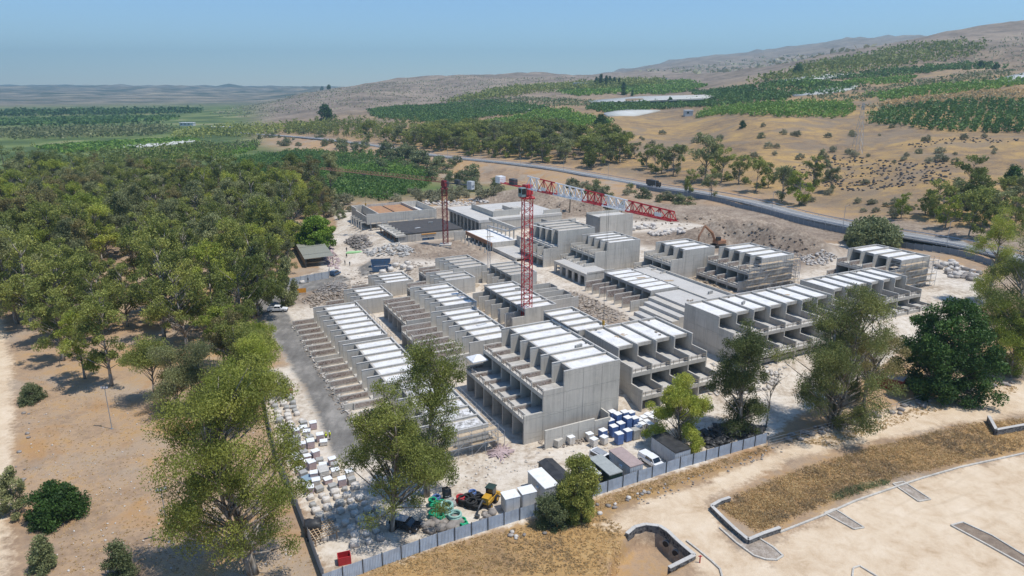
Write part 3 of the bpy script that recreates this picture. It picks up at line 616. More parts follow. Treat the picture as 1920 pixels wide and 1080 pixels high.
EUC = [make_tree(100 + i, 20, rnd.uniform(5.6, 7.2), rnd.uniform(.18, .30), 1.0, 54, 165, 0.56, 0.23, 1.0, (1.4, 1.15), m_, core=0.0) for i, m_ in enumerate(['euc', 'euc', 'euc', 'euc_b', 'euc'] + ['euc_g'] * 3 + ['euc_y'] * 3)]
# forest west of the track
FOREST = [(-420, 560), (-330, 500), (-300, 330), (-240, 250), (-160, 180), (-134, 172), (-112, 152), (-100, 138), (-86, 131), (-72, 127), (-60, 131), (-57, 140), (-64, 158), (-72, 180), (-78, 196), (-82, 222), (-86, 250), (-86, 300), (-90, 345), (-122, 385), (-165, 440), (-240, 480), (-330, 540)]
FOREST = [(x, y) for x, y in FOREST]
def inside(x, y, P):
    c = False; n_ = len(P)
    for i in range(n_):
        ax, ay = P[i][:2]; bx, by = P[(i + 1) % n_][:2]
        if (ay > y) != (by > y) and x < ax + (y - ay) / (by - ay) * (bx - ax): c = not c
    return c
def scatter(poly, spacing, seed, maxn=9999, tries=40000):
    rg = random.Random(seed); xs = [p_[0] for p_ in poly]; ys = [p_[1] for p_ in poly]; out = []; grid = {}
    for _ in range(tries):
        x = rg.uniform(min(xs), max(xs)); y = rg.uniform(min(ys), max(ys))
        if not inside(x, y, poly): continue
        gx_, gy_ = int(x // spacing), int(y // spacing); ok = True
        for i in (-1, 0, 1):
            for j in (-1, 0, 1):
                for (a, b_) in grid.get((gx_ + i, gy_ + j), ()):
                    if (a - x) ** 2 + (b_ - y) ** 2 < spacing ** 2: ok = False
        if ok:
            grid.setdefault((gx_, gy_), []).append((x, y)); out.append((x, y))
            if len(out) >= maxn: break
    return out
def visible_x(x, y, z=0, pad=60):
    zc = y * CT - (z - CAMH) * ST
    if zc < 5: return False
    u = 960 + FPX * x / zc; return -pad < u < 1920 + pad
KIND = {0: ('eucalyptus_tree', 'olive green eucalyptus in the dense wood west of the construction site', 'olive eucalyptus trees of the wood'),
        1: ('eucalyptus_tree', 'grey-green eucalyptus in the dense wood west of the construction site', 'grey-green eucalyptus trees of the wood'),
        2: ('eucalyptus_tree', 'yellow-green young eucalyptus in the dense wood west of the construction site', 'yellow-green eucalyptus trees of the wood')}
pts = [p_ for j_, p_ in enumerate(scatter(FOREST, 8.8, 3)) if visible_x(*p_, 10, 130) and j_ % 11]
pts.sort(key=lambda p_: p_[1]); nearp = pts[:290]; farp = pts[290:]
for j, (x, y) in enumerate(nearp):
    rg = random.Random(j * 7 + 1); t = rg.random(); kd = 0 if t < 0.55 else (1 if t < 0.80 else 2)
    me = EUC[{0: rg.randrange(0, 5), 1: rg.randrange(5, 8), 2: rg.randrange(8, 11)}[kd]]
    hgt = (rg.uniform(13, 20.5) if y < 165 else rg.uniform(12.5, 22)) / 17.6
    if x > -66 and y < 175: hgt *= 0.72
    nm, lb, gp = KIND[kd] if me is not EUC[3] else ('eucalyptus_tree', 'brownish eucalyptus in the dense wood west of the construction site', 'brownish eucalyptus trees of the wood')
    plant(nm, me, (x, y, H(x, y)), rg.uniform(0, 6.28), (hgt * rg.uniform(0.9, 1.15), hgt * rg.uniform(0.9, 1.15), hgt), lb, 'tree', gp)
def far_wood(name, label, pts, hgt, R, mat_, seed, nl=90, L=1.5, Wd=0.9, kind='stuff', bare=0.15, droop=0.5):
    """many trees too far or too hidden to tell apart, as one mass with trunks"""
    rng = np.random.RandomState(seed); cen = []; rd = []; ti = []; b = MB()
    for (x, y) in pts:
        h_ = hgt * rng.uniform(0.7, 1.15); z0 = H(x, y); base_t = rng.normal(0.5, 0.14)
        for k in range(7):
            a = rng.uniform(0, 6.28); t = rng.uniform(0.0, 1); r_ = R * rng.uniform(0.2, 0.8) * math.sin(math.pi * (0.15 + 0.75 * t))
            cen.append((x + math.cos(a) * r_, y + math.sin(a) * r_, z0 + h_ * (bare + (0.92 - bare) * t))); k2 = rng.uniform(0.7, 1.2)
            rd.append((R * 0.5 * k2, R * 0.5 * k2, R * 0.36 * k2)); ti.append(np.clip(base_t + rng.normal(0, 0.1), 0, 1))
        b.tube((x, y, z0 - 0.3), (x, y, z0 + h_ * 0.6), 0.02 * h_, 0.008 * h_, 4)
    V, F, T = leaves(rng, cen, rd, max(4, nl // 7), L, Wd, droop, ti)
    r = empty(name, (pts[0][0], pts[0][1], H(*pts[0])))
    o = link('crown', np_mesh(name, V - np.array(r.location), F, mat_, {'tint': T}), r); o['kind'] = 'stuff'
    tk = b.mesh('trunk', M['barkd']); tk.transform(Matrix.Translation(-Vector(r.location))); o2 = link('trunk', tk, r); o2['kind'] = 'stuff'
    tag(r, label, 'trees', None, kind)
    return r
if farp: far_wood('distant_wood', 'far part of the eucalyptus wood towards the orchards', farp, 19, 6.0, M['euc'], 21, 224, 1.15, 0.66)
# ------------------------------------------------------------------ terraced concrete blocks
# local frame of a block: x = site q (right), y = site p (away).  a runs along the units, t from the back wall to the terraces
def terraced(label, q, p, zr, n, uw, Dr, ori, steps, floors, back=True, membrane='roof', wm='conc', panels=True, stone=(1,), end_far=True, rail=True, beams=True, up=0.42, mem_in=0.7, skip_roof=(), fronts=(), clad_gap=None):
    g0 = min(Hs(q, p), Hs(q - (12 if ori == 'L' else 0), p), 99)
    r = empty('terraced_block', W(q, p, 0), SA); tag(r, label, 'building', 'terraced concrete blocks')
    th = 0.26
    def mk(a0, t0, z0, a1, t1, z1):
        if ori == 'L': return (-t1, a0, z0, -t0, a1, z1)
        return (a0, -t1, z0, a1, -t0, z1)
    def off(a): return (0, a, 0) if ori == 'L' else (a, 0, 0)
    zb = min(Hs(q - (d if ori == 'L' else -a), p + (a if ori == 'L' else -d)) for d in (0, steps[-1][0]) for a in (0, n * uw)) - 0.5
    prof = [(0.0, zb)]; t0 = 0.0
    top = [(0.0, zr + up)]
    for (te, zt) in steps: top += [(t0, zt), (te, zt)]; t0 = te
    poly = [(0.0, zb)] + top[1:] + [(t0, zb)]
    def wall(b):
        P_ = [(-t_ if ori == 'L' else -t_, z_) for t_, z_ in poly]
        b.prism(P_, 'y' if ori == 'L' else 'x', -th / 2, th / 2)
    for i in range(n + 1):
        w_ = part('party_wall', (label, 'w'), wall, M[wm], r, off(i * uw))
        # stone facing on the low stepped walls, on both sides
        t0 = steps[0][0]
        for k, (te, zt) in enumerate(steps[1:], 1):
            if k in stone and te - t0 > 1.2:
                zf = [z for z, tf in floors if z < zt - 0.3]; zl = (max(zf) if zf else zb + 0.4) + 0.12
                for s_ in (-1, 1):
                    if (i == 0 and s_ == -1 and panels) or (i == n and s_ == 1): continue
                    a0 = s_ * (th / 2 + 0.02)
                    boxpart('stone_facing', mk(a0 - 0.02, t0 + 0.12, zl, a0 + 0.02, te - 0.22, zt - 0.22), M['stonec' if ori == 'L' else 'stoneg'], w_)
            t0 = te
        # capping of the upper wall
        boxpart('coping', mk(-th / 2 - 0.05, 0.0, steps[0][1], th / 2 + 0.05, steps[0][0], steps[0][1] + 0.08), M['slab'], w_)
    for i in range(n):
        if i in skip_roof: continue
        s_ = boxpart('roof_slab', mk(th / 2, 0.25, zr - 0.28, uw - th / 2, Dr, zr), M['conc'], r, off(i * uw))
        boxpart('roof_membrane', mk(mem_in, 0.55, zr, uw - mem_in * 0.75, Dr - 0.35, zr + 0.035), M[membrane], s_)
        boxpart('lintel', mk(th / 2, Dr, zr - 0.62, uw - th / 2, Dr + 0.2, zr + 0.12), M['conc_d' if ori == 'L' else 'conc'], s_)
        if (i * 7 + int(q)) % 3 == 0:
            for dz in (0.3, 0.62): boxpart('vent_pipe', mk(uw * 0.35 + dz, 0.75, zr, uw * 0.35 + dz + 0.12, 0.87, zr + 0.45), M['steeld'], s_)
    # back wall, one panel for each unit
    if back:
        for i in range(n):
            boxpart('back_wall', mk(th / 2, -0.02, zb, uw - th / 2, 0.22, zr + up), M[wm], r, off(i * uw))
            boxpart('coping', mk(th / 2, -0.06, zr + up, uw - th / 2, 0.26, zr + up + 0.08), M['slab'], r, off(i * uw))
    for (z, tf) in floors:
        for i in range(n):
            f_ = boxpart('floor_slab', mk(th / 2, 0.22, z - 0.25, uw - th / 2, tf, z), M['slab'], r, off(i * uw))
            if beams:
                boxpart('edge_beam', mk(th / 2, tf, z - 0.62, uw - th / 2, tf + 0.18, z + 0.18), M['conc'], f_)
                boxpart('planter_upstand', mk(th / 2, tf - 0.95, z, uw - th / 2, tf - 0.8, z + 0.42), M['slab'], f_)
            if rail:
                for k in range(3):
                    aa = th / 2 + (uw - th) * (k + 0.5) / 3
                    boxpart('rail_post', mk(aa - 0.03, tf + 0.05, z + 0.18, aa + 0.03, tf + 0.11, z + 1.05), M['steeld'], f_)
                for zz in (0.6, 1.0): boxpart('guard_rail', mk(th / 2, tf + 0.06, z + zz, uw - th / 2, tf + 0.10, z + zz + 0.05), M['woodp'], f_)
    for (tt, z0, z1) in fronts:           # inner facade with a door opening
        for i in range(n):
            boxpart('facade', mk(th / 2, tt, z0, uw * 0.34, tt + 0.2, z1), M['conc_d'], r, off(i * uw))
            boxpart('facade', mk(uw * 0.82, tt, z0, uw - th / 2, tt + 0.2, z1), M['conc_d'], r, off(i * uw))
    # cast panels on the end walls, joints left open
    if panels:
        for a_, sgn in ((0.0, -1),) + (((n * uw), 1),) * end_far:
            t0 = 0.0; zs = sorted([z for z, _ in floors])
            for (te, zt) in steps:
                k = max(1, round((te - t0) / 3.6)); lv = [zb + 0.4] + [z for z in zs if zb + 1.2 < z < zt - 0.7] + [zt]
                if te - t0 < 0.5: t0 = te; continue
                for j in range(k):
                    ta = t0 + (te - t0) * j / k; tb = t0 + (te - t0) * (j + 1) / k
                    for z0, z1 in zip(lv[:-1], lv[1:]):
                        aa = a_ + sgn * (th / 2 + 0.012)
                        boxpart('wall_panel', mk(aa - 0.03, ta + 0.05, z0 + 0.05, aa + 0.03, tb - 0.05, z1 - 0.03), M[wm], r)
                t0 = te
    return r
# --- western row of single-storey houses with long stone-faced garden walls
low = lambda zr, D, e1, e2, zl: [(D + e1, zr + 0.38), (D + e2, zl)]
terraced('long row of seven white-roofed low houses beside the grey track', 42.6, 148.4, 3.9, 7, 4.05, 8.6, 'L', low(3.9, 8.6, 2.9, 8.5, 1.45), [(0.35, 11.2)], rail=False, beams=False)
terraced('row of six white-roofed low houses continuing along the grey track', 42.8, 121.6, 3.9, 6, 4.05, 8.5, 'L', low(3.9, 8.5, 2.9, 8.8, 1.45), [(0.35, 11.2)], rail=False, beams=False, end_far=False)
terraced('low scaffolded block with speckled unfinished roof at the row end', 44.8, 97.0, 3.9, 6, 4.05, 8.6, 'L', low(3.9, 8.6, 2.6, 8.8, 1.45), [(0.35, 11.2)], rail=False, beams=False, membrane='roof2', end_far=False)
terraced('three-bay low block between the long row and the rubble heap', 53.2, 177.8, 3.9, 3, 3.9, 8.0, 'L', low(3.9, 8.0, 3.0, 8.2, 1.6), [(0.35, 10)], rail=False, beams=False)
terraced('three-bay low block nearest the blue skips', 63.8, 191.0, 3.9, 3, 3.6, 8.0, 'L', low(3.9, 8.0, 3.0, 8.2, 1.6), [(0.35, 10)], rail=False, beams=False)
# --- second row: two storeys over a sandy court
two = lambda zr, D, e1, e2: [(D + e1, zr + 0.4), (D + e2, zr - 1.9)]
terraced('two-storey terrace of five bays facing the sandy court', 67.6, 152.6, 7.2, 5, 3.9, 8.2, 'L', two(7.2, 8.2, 3.0, 10.6), [(3.9, 18.6), (0.4, 12)], fronts=((12.5, 0.4, 3.65),))
terraced('two-storey terrace of six bays stepping down behind the tall gum', 65.4, 126.6, 7.0, 6, 3.9, 8.2, 'L', two(7.0, 8.2, 3.0, 10.6), [(3.7, 18.6), (0.4, 12)], fronts=((12.5, 0.4, 3.45),))
terraced('grey block of three bays behind the five-bay terrace', 76.8, 174.2, 7.2, 3, 3.5, 8.2, 'L', two(7.2, 8.2, 3.0, 9.0), [(3.9, 17), (0.4, 12)], membrane='slab')
terraced('weathered four-bay block with pale brown roof bays by the red mast', 84.4, 182.5, 8.0, 4, 3.7, 8.0, 'L', two(8.0, 8.0, 3.0, 8.6), [(4.7, 16.4), (0.6, 12)], membrane='conc_w')
# --- third row, around the red tower crane
terraced('six-bay block with tall open cross walls beside the red crane mast', 83.4, 139.4, 8.0, 6, 3.9, 8.6, 'L', [(8.9, 8.4), (12.4, 6.6)], [(3.4, 9.2)], rail=False, beams=False, stone=())
terraced('four-bay block half hidden behind the red crane mast', 93.4, 167.5, 8.4, 4, 3.5, 8.0, 'L', [(8.3, 8.8), (11.0, 6.8)], [(3.6, 8.6)], rail=False, beams=False, stone=(), membrane='conc_w')
terraced('three-storey stepped block with white roof bays and cast end wall', 70.4, 94.6, 12.0, 6, 4.12, 10.0, 'L', [(12.0, 12.3), (16.2, 9.45), (20.0, 5.5)], [(8.4, 16.0), (4.6, 19.8), (0.9, 16)], stone=(1, 2), fronts=((15.0, 0.0, 4.3),))
terraced('four-bay white-roofed block tucked behind the three-storey stepped block', 81.4, 114.2, 10.6, 4, 3.65, 7.4, 'L', [(7.6, 11.0), (10.5, 8.6)], [(7.0, 8), (3.6, 9)], stone=(), rail=False, beams=False)
# --- blocks whose terraces face the front fence
rs = lambda zr, D: [(D + 1.5, zr + 0.4), (D + 6.0, zr - 1.9), (D + 9.4, zr - 5.2)]
terraced('four-bay stepped block with deep shaded terraces beside the sand slope', 75.2, 113.6, 10.8, 4, 4.62, 10.6, 'R', rs(10.8, 10.6), [(7.4, 16.4), (4.0, 19.8)], stone=(1, 2), end_far=False)
terraced('long stepped block of eight bays behind the slender gum trees', 103.8, 115.6, 12.0, 7, 5.1, 9.6, 'R', rs(12.0, 9.6), [(8.6, 15.4), (5.2, 18.8), (3.6, 18)], stone=(1, 2), end_far=False)
terraced('white-roofed block mostly hidden behind the dark green tree', 146, 119.5, 11.2, 6, 4.7, 9.0, 'R', rs(11.2, 9.0), [(7.8, 14.8), (5.2, 18)], stone=(1, 2))
# --- north-eastern stepped blocks
ne = lambda zr, D: [(D + 2.2, zr + 0.4), (D + 6.6, zr - 2.0), (D + 10.4, zr - 5.3)]
terraced('four-bay stepped block above the podium with square door openings', 133.5, 171.8, 13.2, 4, 3.55, 10.6, 'L', ne(13.2, 10.6), [(9.8, 17.0), (6.5, 20.8), (5.0, 20)], stone=(), panels=True)
terraced('three-bay stepped block between the podium block and the scaffolded one', 148.2, 153.9, 13.0, 3, 4.25, 10.2, 'L', ne(13.0, 10.2), [(9.6, 16.6), (6.3, 20.4), (4.6, 20)], stone=())
terraced('four-bay stepped block wrapped in scaffolding on its end wall', 161.0, 135.2, 13.2, 4, 4.2, 10.6, 'L', ne(13.2, 10.6), [(9.8, 17.0), (6.5, 20.8), (4.6, 20)], stone=(1, 2))
terraced('four-bay stepped block beside the big roadside bush', 194.2, 115.8, 13.2, 4, 4.2, 10.8, 'L', ne(13.2, 10.8), [(9.8, 17.2), (6.5, 21.0), (4.6, 20)], stone=(1, 2))
terraced('unfinished grey block with blank cast walls left of the podium block', 128, 189.5, 14.4, 4, 4.1, 13, 'L', [(14.5, 14.8), (20, 9.4)], [(9.8, 17), (6.4, 20)], stone=(), membrane='conc_w', rail=False)
terraced('low white-roofed wing of garden walls along the flat slab', 121.5, 138.5, 8.0, 6, 3.6, 9.4, 'L', [(9.5, 8.15), (16, 6.2)], [(4.2, 10)], stone=(1,), rail=False, beams=False, up=0.15)
# --- flat slab court and stepped seating
r = empty('flat_slab_court', W(112.8, 121.8, 0), SA); tag(r, 'pale flat roof slab running between the garden wing and the scaffolded block', 'building')
boxpart('roof_slab', (9, 0, 6.4, 17, 40, 7.3), M['slab'], r); boxpart('roof_slab', (0, 0, 6.4, 8.4, 16, 7.55), M['slab'], r)
for a_ in (8.4, 16.9): boxpart('upstand', (a_, 0, 7.3, a_ + 0.35, 40, 7.95), M['conc'], r)
boxpart('retaining_wall', (0, -0.3, 2.5, 17.3, 0, 7.9), M['conc_d'], r); boxpart('retaining_wall', (17.3, -0.3, 2.5, 17.6, 40, 7.6), M['conc'], r); boxpart('retaining_wall', (8.6, 16.1, 3, 8.9, 40, 6.4), M['conc_d'], r)
r = empty('stepped_seating', W(112.6, 121.8, 0), SA); tag(r, 'flight of long concrete steps descending beside the flat slab', 'steps')
for k in range(6): boxpart('step', (-2.2 * (k + 1), 0.4 - 0.0 * k, 2.2, -2.2 * k, 15.5 - 0.9 * k, 7.0 - 0.78 * k), M['slab' if k % 2 else 'conc'], r)
r = empty('concrete_podium', W(108.4, 164.6, 0), SA); tag(r, 'concrete podium with four square door openings below a stepped block', 'building')
for k in range(6): boxpart('pier', (0, k * 3.55 - 0.6, 2.5, 0.4, k * 3.55 + 0.6, 6.1), M['conc'], r)
boxpart('front_beam', (-0.15, -0.6, 6.1, 0.5, 18.4, 7.0), M['conc'], r); boxpart('roof_slab', (0.5, -0.6, 6.7, 8, 18.4, 7.0), M['slab'], r)
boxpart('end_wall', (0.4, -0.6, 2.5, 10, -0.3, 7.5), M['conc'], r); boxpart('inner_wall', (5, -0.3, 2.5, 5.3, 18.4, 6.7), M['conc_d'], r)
# --- public buildings at the far end
r = empty('public_hall', W(73.5, 277.5, 0), SA); tag(r, 'large open concrete hall with orange formwork deck inside its walls', 'building')
zb = 0.0; zt = 9.6
boxpart('wall', (0, 0, 5.4, 31, 0.4, zt), M['conc'], r); boxpart('wall', (0, 24.6, zb, 31, 25, zt), M['conc'], r); boxpart('wall', (0, 17, zb, 0.4, 24.6, zt), M['conc'], r); boxpart('wall', (0, 0.4, 5.4, 0.4, 17, zt - 1), M['conc'], r)
boxpart('wall', (30.6, 0.4, zb, 31, 24.6, zt), M['conc'], r); boxpart('wall', (5, 0.4, 6, 5.4, 24.6, zt), M['conc'], r); boxpart('wall', (23, 0.4, 6, 23.4, 24.6, zt), M['conc'], r)
boxpart('formwork_deck', (5.4, 0.4, 8.2, 13.6, 24.6, 8.5), M['ply'], r); boxpart('formwork_deck', (14.4, 0.4, 8.2, 23, 24.6, 8.5), M['ply'], r); boxpart('formwork_gap', (13.6, 0.4, 8.0, 14.4, 24.6, 8.2), M['plyd'], r)
boxpart('floor_slab', (23.4, 0.4, 6.6, 30.6, 24.6, 6.9), M['roof'], r); boxpart('floor_slab', (0.4, 0.4, 5.0, 31, 24.6, 5.3), M['slab'], r)
for k in range(5): boxpart('column', (-2.6, 0.3 + k * 4, zb, -2.2, 0.7 + k * 4, 6.0), M['conc'], r); boxpart('cross_beam', (-2.6, 0.3 + k * 4, 6.0, 0, 0.7 + k * 4, 6.5), M['conc'], r)
for k in range(8): boxpart('column', (1 + k * 4, -1.5, zb, 1.4 + k * 4, -1.1, 5.0), M['conc'], r)
r = empty('formwork_hall', W(77, 246, 0), SA); tag(r, 'hall under construction with black formwork deck and blue doors', 'building')
boxpart('deck', (3, 1, 6.0, 27, 25, 6.5), M['plyd'], r); boxpart('edge_slab', (-1, 0.2, 5.5, 3, 25, 6.2), M['conc'], r)
for k in range(6): boxpart('joist', (0, 2 + k * 4, 6.2, 3, 2.4 + k * 4, 6.8), M['conc'], r)
for x0, x1, mt in ((0, 4, 'conc_d'), (4, 9.6, 'conc_w'), (14.6, 18, 'conc_w'), (18, 27, 'conc')): boxpart('front_wall', (x0, 0.6, 0, x1, 1.0, 5.9), M[mt], r)
boxpart('front_wall', (9.6, 0.6, 4.2, 14.6, 1.0, 5.9), M['conc_w'], r)
for x0 in (9.7, 12.3): boxpart('door', (x0, 0.75, 0.2, x0 + 2.2, 0.85, 4.2), M['bluep'], r)
boxpart('yellow_beam', (9.4, 0.3, 5.6, 15.4, 0.6, 5.9), M['signal'], r)
for k in range(5): boxpart('column', (-0.8, 3 + k * 4.5, 0, -0.4, 3.4 + k * 4.5, 5.5), M['brick'], r)
boxpart('back_wall', (3, 24.6, 0, 27, 25, 5.9), M['conc'], r); boxpart('side_wall', (26.6, 1, 0, 27, 24.6, 5.9), M['conc'], r)
boxpart('ground_slab', (-9, -6, 0.1, 14, 22, 0.75), M['slab'], r)
r = empty('gallery_building', W(110, 244.5, 0), SA); tag(r, 'long pale roofed gallery with a row of dark bays behind columns', 'building')
zt = 9.6
for k in range(9): boxpart('pier', (0, k * 3.9, 1.5, 0.5, k * 3.9 + 0.7, 8.6), M['conc'], r)
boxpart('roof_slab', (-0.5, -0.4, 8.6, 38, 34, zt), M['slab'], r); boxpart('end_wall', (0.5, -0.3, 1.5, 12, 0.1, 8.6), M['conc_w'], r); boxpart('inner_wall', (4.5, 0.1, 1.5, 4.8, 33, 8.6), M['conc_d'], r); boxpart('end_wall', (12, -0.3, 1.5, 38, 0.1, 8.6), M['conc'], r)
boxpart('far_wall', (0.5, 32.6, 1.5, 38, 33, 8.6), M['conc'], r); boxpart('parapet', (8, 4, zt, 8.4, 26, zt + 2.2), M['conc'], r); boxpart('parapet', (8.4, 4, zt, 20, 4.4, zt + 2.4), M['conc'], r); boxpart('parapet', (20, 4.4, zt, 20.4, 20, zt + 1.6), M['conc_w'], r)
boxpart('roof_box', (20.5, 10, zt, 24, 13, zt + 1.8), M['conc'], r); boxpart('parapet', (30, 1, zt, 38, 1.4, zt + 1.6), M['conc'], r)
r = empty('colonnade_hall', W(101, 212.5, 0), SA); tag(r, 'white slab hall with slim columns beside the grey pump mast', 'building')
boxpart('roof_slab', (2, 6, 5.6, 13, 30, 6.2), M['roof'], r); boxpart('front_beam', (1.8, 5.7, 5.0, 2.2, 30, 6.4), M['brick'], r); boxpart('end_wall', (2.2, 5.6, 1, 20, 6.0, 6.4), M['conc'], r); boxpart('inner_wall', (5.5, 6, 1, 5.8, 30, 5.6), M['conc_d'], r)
boxpart('ground_slab', (-2.4, 2, 1.0, 6, 32, 1.35), M['roof'], r)
for k in range(8): boxpart('column', (-1.6, 4 + k * 3.6, 1.35, -1.2, 4.4 + k * 3.6, 5.2), M['conc'], r)
for k in range(7): boxpart('pier', (2.2, 7 + k * 3.6, 1.3, 2.6, 7.5 + k * 3.6, 5.0), M['conc'], r)
for k in range(6): boxpart('column', (12.0, 8 + k * 3.4, 6.2, 12.4, 8.4 + k * 3.4, 9.8), M['conc'], r)
boxpart('long_beam', (11.8, 7, 9.8, 12.6, 29, 11.0), M['conc'], r); boxpart('front_pier', (-3.2, 28.6, 1, 1.6, 29.0, 6.6), M['conc'], r)
boxpart('lower_slab', (3, -12, 4.0, 12, 5.6, 4.5), M['slab'], r); boxpart('lower_beam', (2.6, -12, 3.3, 3.0, 5.6, 4.5), M['conc'], r)
for k in range(5): boxpart('column', (3, -11 + k * 3.8, 1.3, 3.4, -10.6 + k * 3.8, 4.0), M['conc'], r)
boxpart('retaining_wall', (12, -12, 1.0, 12.4, 5.6, 8.2), M['conc'], r)
for k, (x0, y0, w_, h_) in enumerate(((14, -9, 9, 9.2), (17, -2, 9, 11.4), (24, 1.6, 11, 13.2))):
    boxpart('cast_wall', (x0, y0, 2, x0 + w_, y0 + 0.35, h_), M['conc'], r); boxpart('cast_wall', (x0, y0 + 0.35, 2, x0 + 0.35, y0 + 7, h_ - 0.4), M['conc_d'], r); boxpart('deck', (x0 + 0.35, y0 + 0.35, h_ - 2.6, x0 + w_, y0 + 7, h_ - 2.2), M['conc_w' if k else 'slab'], r)
r = empty('blank_box_building', W(142, 207, 0), SA); tag(r, 'blank walled concrete box in front of the dead palms', 'building')
boxpart('front_wall', (0, 0, 3, 15, 0.4, 14.6), M['conc'], r); boxpart('side_wall', (-0.3, 0.4, 3, 0, 9, 14.2), M['conc_d'], r); boxpart('roof_slab', (0, 0.4, 13.2, 15, 9, 13.6), M['slab'], r); boxpart('back_wall', (0, 9, 3, 15, 9.4, 14.6), M['conc'], r)
for k in range(4): boxpart('wall_panel', (k * 3.75 + 0.05, -0.04, 3.2, k * 3.75 + 3.7, 0, 14.5), M['conc'], r)

r = empty('ramp_wall', W(0, 0, 0), SA); tag(r, 'low cast ramp wall in front of the three-storey end wall', 'wall')
for k in range(4): boxpart('wall_panel', (0.03, -0.16, -0.6, 3.37, 0.16, 3.5), M['conc'], r, (53.0 + k * 3.4, 91.6, 0 if k < 3 else -0.5))
boxpart('return_wall', (66.3, 91.8, -0.6, 66.6, 94.3, 3.6), M['conc'], r)

r = empty('unfinished_walls', W(86, 148, 0), SA); tag(r, 'group of bare unroofed concrete walls between the crane and the garden wing', 'walls')
for k in range(5): boxpart('cross_wall', (0, k * 3.8, 2.5, 9.5, k * 3.8 + .26, 6.3 - .3 * (k % 2)), M['conc'], r)
for k in range(4): boxpart('long_wall', (9.5, k * 3.8 + .3, 2.5, 9.76, k * 3.8 + 3.7, 5.6 + .5 * (k % 2)), M['conc_d' if k % 2 else 'conc'], r); boxpart('floor_slab', (.1, k * 3.8 + .3, 3.0, 9.4, k * 3.8 + 3.7, 3.3), M['slab'], r)
for k in range(6): boxpart('rebar_starter', (1.5 * k + .5, 15.3, 6.3, 1.5 * k + .54, 15.34, 7.2), M['brick'], r)

# small building materials left on the flat roofs
rgc = random.Random(5)
for k, (q_, p_, z_, lb) in enumerate([(37.5, 150.6, 3.95, 'pipe bundle'), (66.2, 103, 12.05, 'block stack'), (80.5, 107.5, 10.85, 'board pile'), (88.5, 105.5, 10.85, 'rubble pile'), (115, 109, 12.05, 'block stack'), (118, 150, 8.05, 'board pile'), (125.5, 131, 7.32, 'block stack'), (124.5, 146, 7.32, 'board pile'), (62, 137, 7.05, 'pipe bundle'), (117, 128, 7.58, 'rubble pile'), (80, 155, 8.05, 'block stack'), (127, 262, 9.65, 'board pile'), (118, 250, 9.65, 'block stack'), (107, 228, 6.25, 'board pile'), (95, 262, 6.55, 'block stack'), (88, 255, 6.55, 'pipe bundle'), (130, 110, 12.05, 'board pile')]):
    nm = lb.replace(' ', '_'); r = empty(nm, W(q_, p_, z_), SA + rgc.uniform(-.5, .5)); tag(r, 'small ' + {'pipe bundle': 'bundle of grey pipes', 'block stack': 'stack of grey blocks', 'board pile': 'pile of timber boards', 'rubble pile': 'patch of loose rubble'}[lb] + ' left on a flat roof of the site', lb.split()[1], lb + 's left on the flat roofs')
    for j in range(6):
        if lb == 'pipe bundle': part('pipe', ('p',), lambda b: b.tube((-1.3, 0, .06), (1.3, 0, .06), .06, n=6), M['steel'], r, (0, j * .13, 0))
        elif lb == 'block stack': boxpart('block', (0, 0, 0, .55, .4, .38), M['sackg'], r, ((j % 3) * .6, 0, (j // 3) * .39))
        elif lb == 'board pile': boxpart('board', (-1.4, 0, 0, 1.4, .16, .05), M['woodp'], r, (rgc.uniform(-.2, .2), j * .2, 0), rgc.uniform(-.15, .15))
        else: boxpart('lump', (0, 0, 0, rgc.choice([.3, .5]), .3, .2), M['rubble'], r, (rgc.uniform(-.8, .8), rgc.uniform(-.8, .8), 0), rgc.uniform(0, 3))
# ------------------------------------------------------------------ tower cranes
def lattice_mast(b, w, h, r=0.115, n=2, m=0):
    for sx_ in (-1, 1):
        for sy_ in (-1, 1): b.tube((sx_ * w / 2, sy_ * w / 2, 0), (sx_ * w / 2, sy_ * w / 2, h), r, r, 5, m)
    c = [(-1, -1), (1, -1), (1, 1), (-1, 1)]
    for k in range(n):
        z0 = h * k / n; z1 = h * (k + 1) / n
        for i in range(4):
            a, d = c[i], c[(i + 1) % 4]
            if (i + k) % 2: a, d = d, a
            b.tube((a[0] * w / 2, a[1] * w / 2, z0), (d[0] * w / 2, d[1] * w / 2, z1), r * 0.55, r * 0.55, 4, m)
            b.tube((a[0] * w / 2, a[1] * w / 2, z1), (d[0] * w / 2, d[1] * w / 2, z1), r * 0.5, r * 0.5, 4, m)
def jib_section(b, L, w0, h0, h1, n=4, r=0.115, m=0):          # along +x, top chord single pair
    for s_ in (-1, 1):
        b.tube((0, s_ * w0 / 2, 0), (L, s_ * w0 / 2, 0), r, r, 5, m)
    b.tube((0, 0, h0), (L, 0, h1), r, r, 5, m)
    for k in range(n):
        x0, x1 = L * k / n, L * (k + 1) / n; xm = (x0 + x1) / 2; hm = h0 + (h1 - h0) * (k + 0.5) / n
        for s_ in (-1, 1):
            b.tube((x0, s_ * w0 / 2, 0), (xm, 0, hm), r * 0.6, r * 0.6, 4, m); b.tube((xm, 0, hm), (x1, s_ * w0 / 2, 0), r * 0.6, r * 0.6, 4, m)
        b.tube((x0, -w0 / 2, 0), (x1, w0 / 2, 0), r * 0.45, r * 0.45, 4, m); b.tube((x1, -w0 / 2, 0), (x1, w0 / 2, 0), r * 0.45, r * 0.45, 4, m)
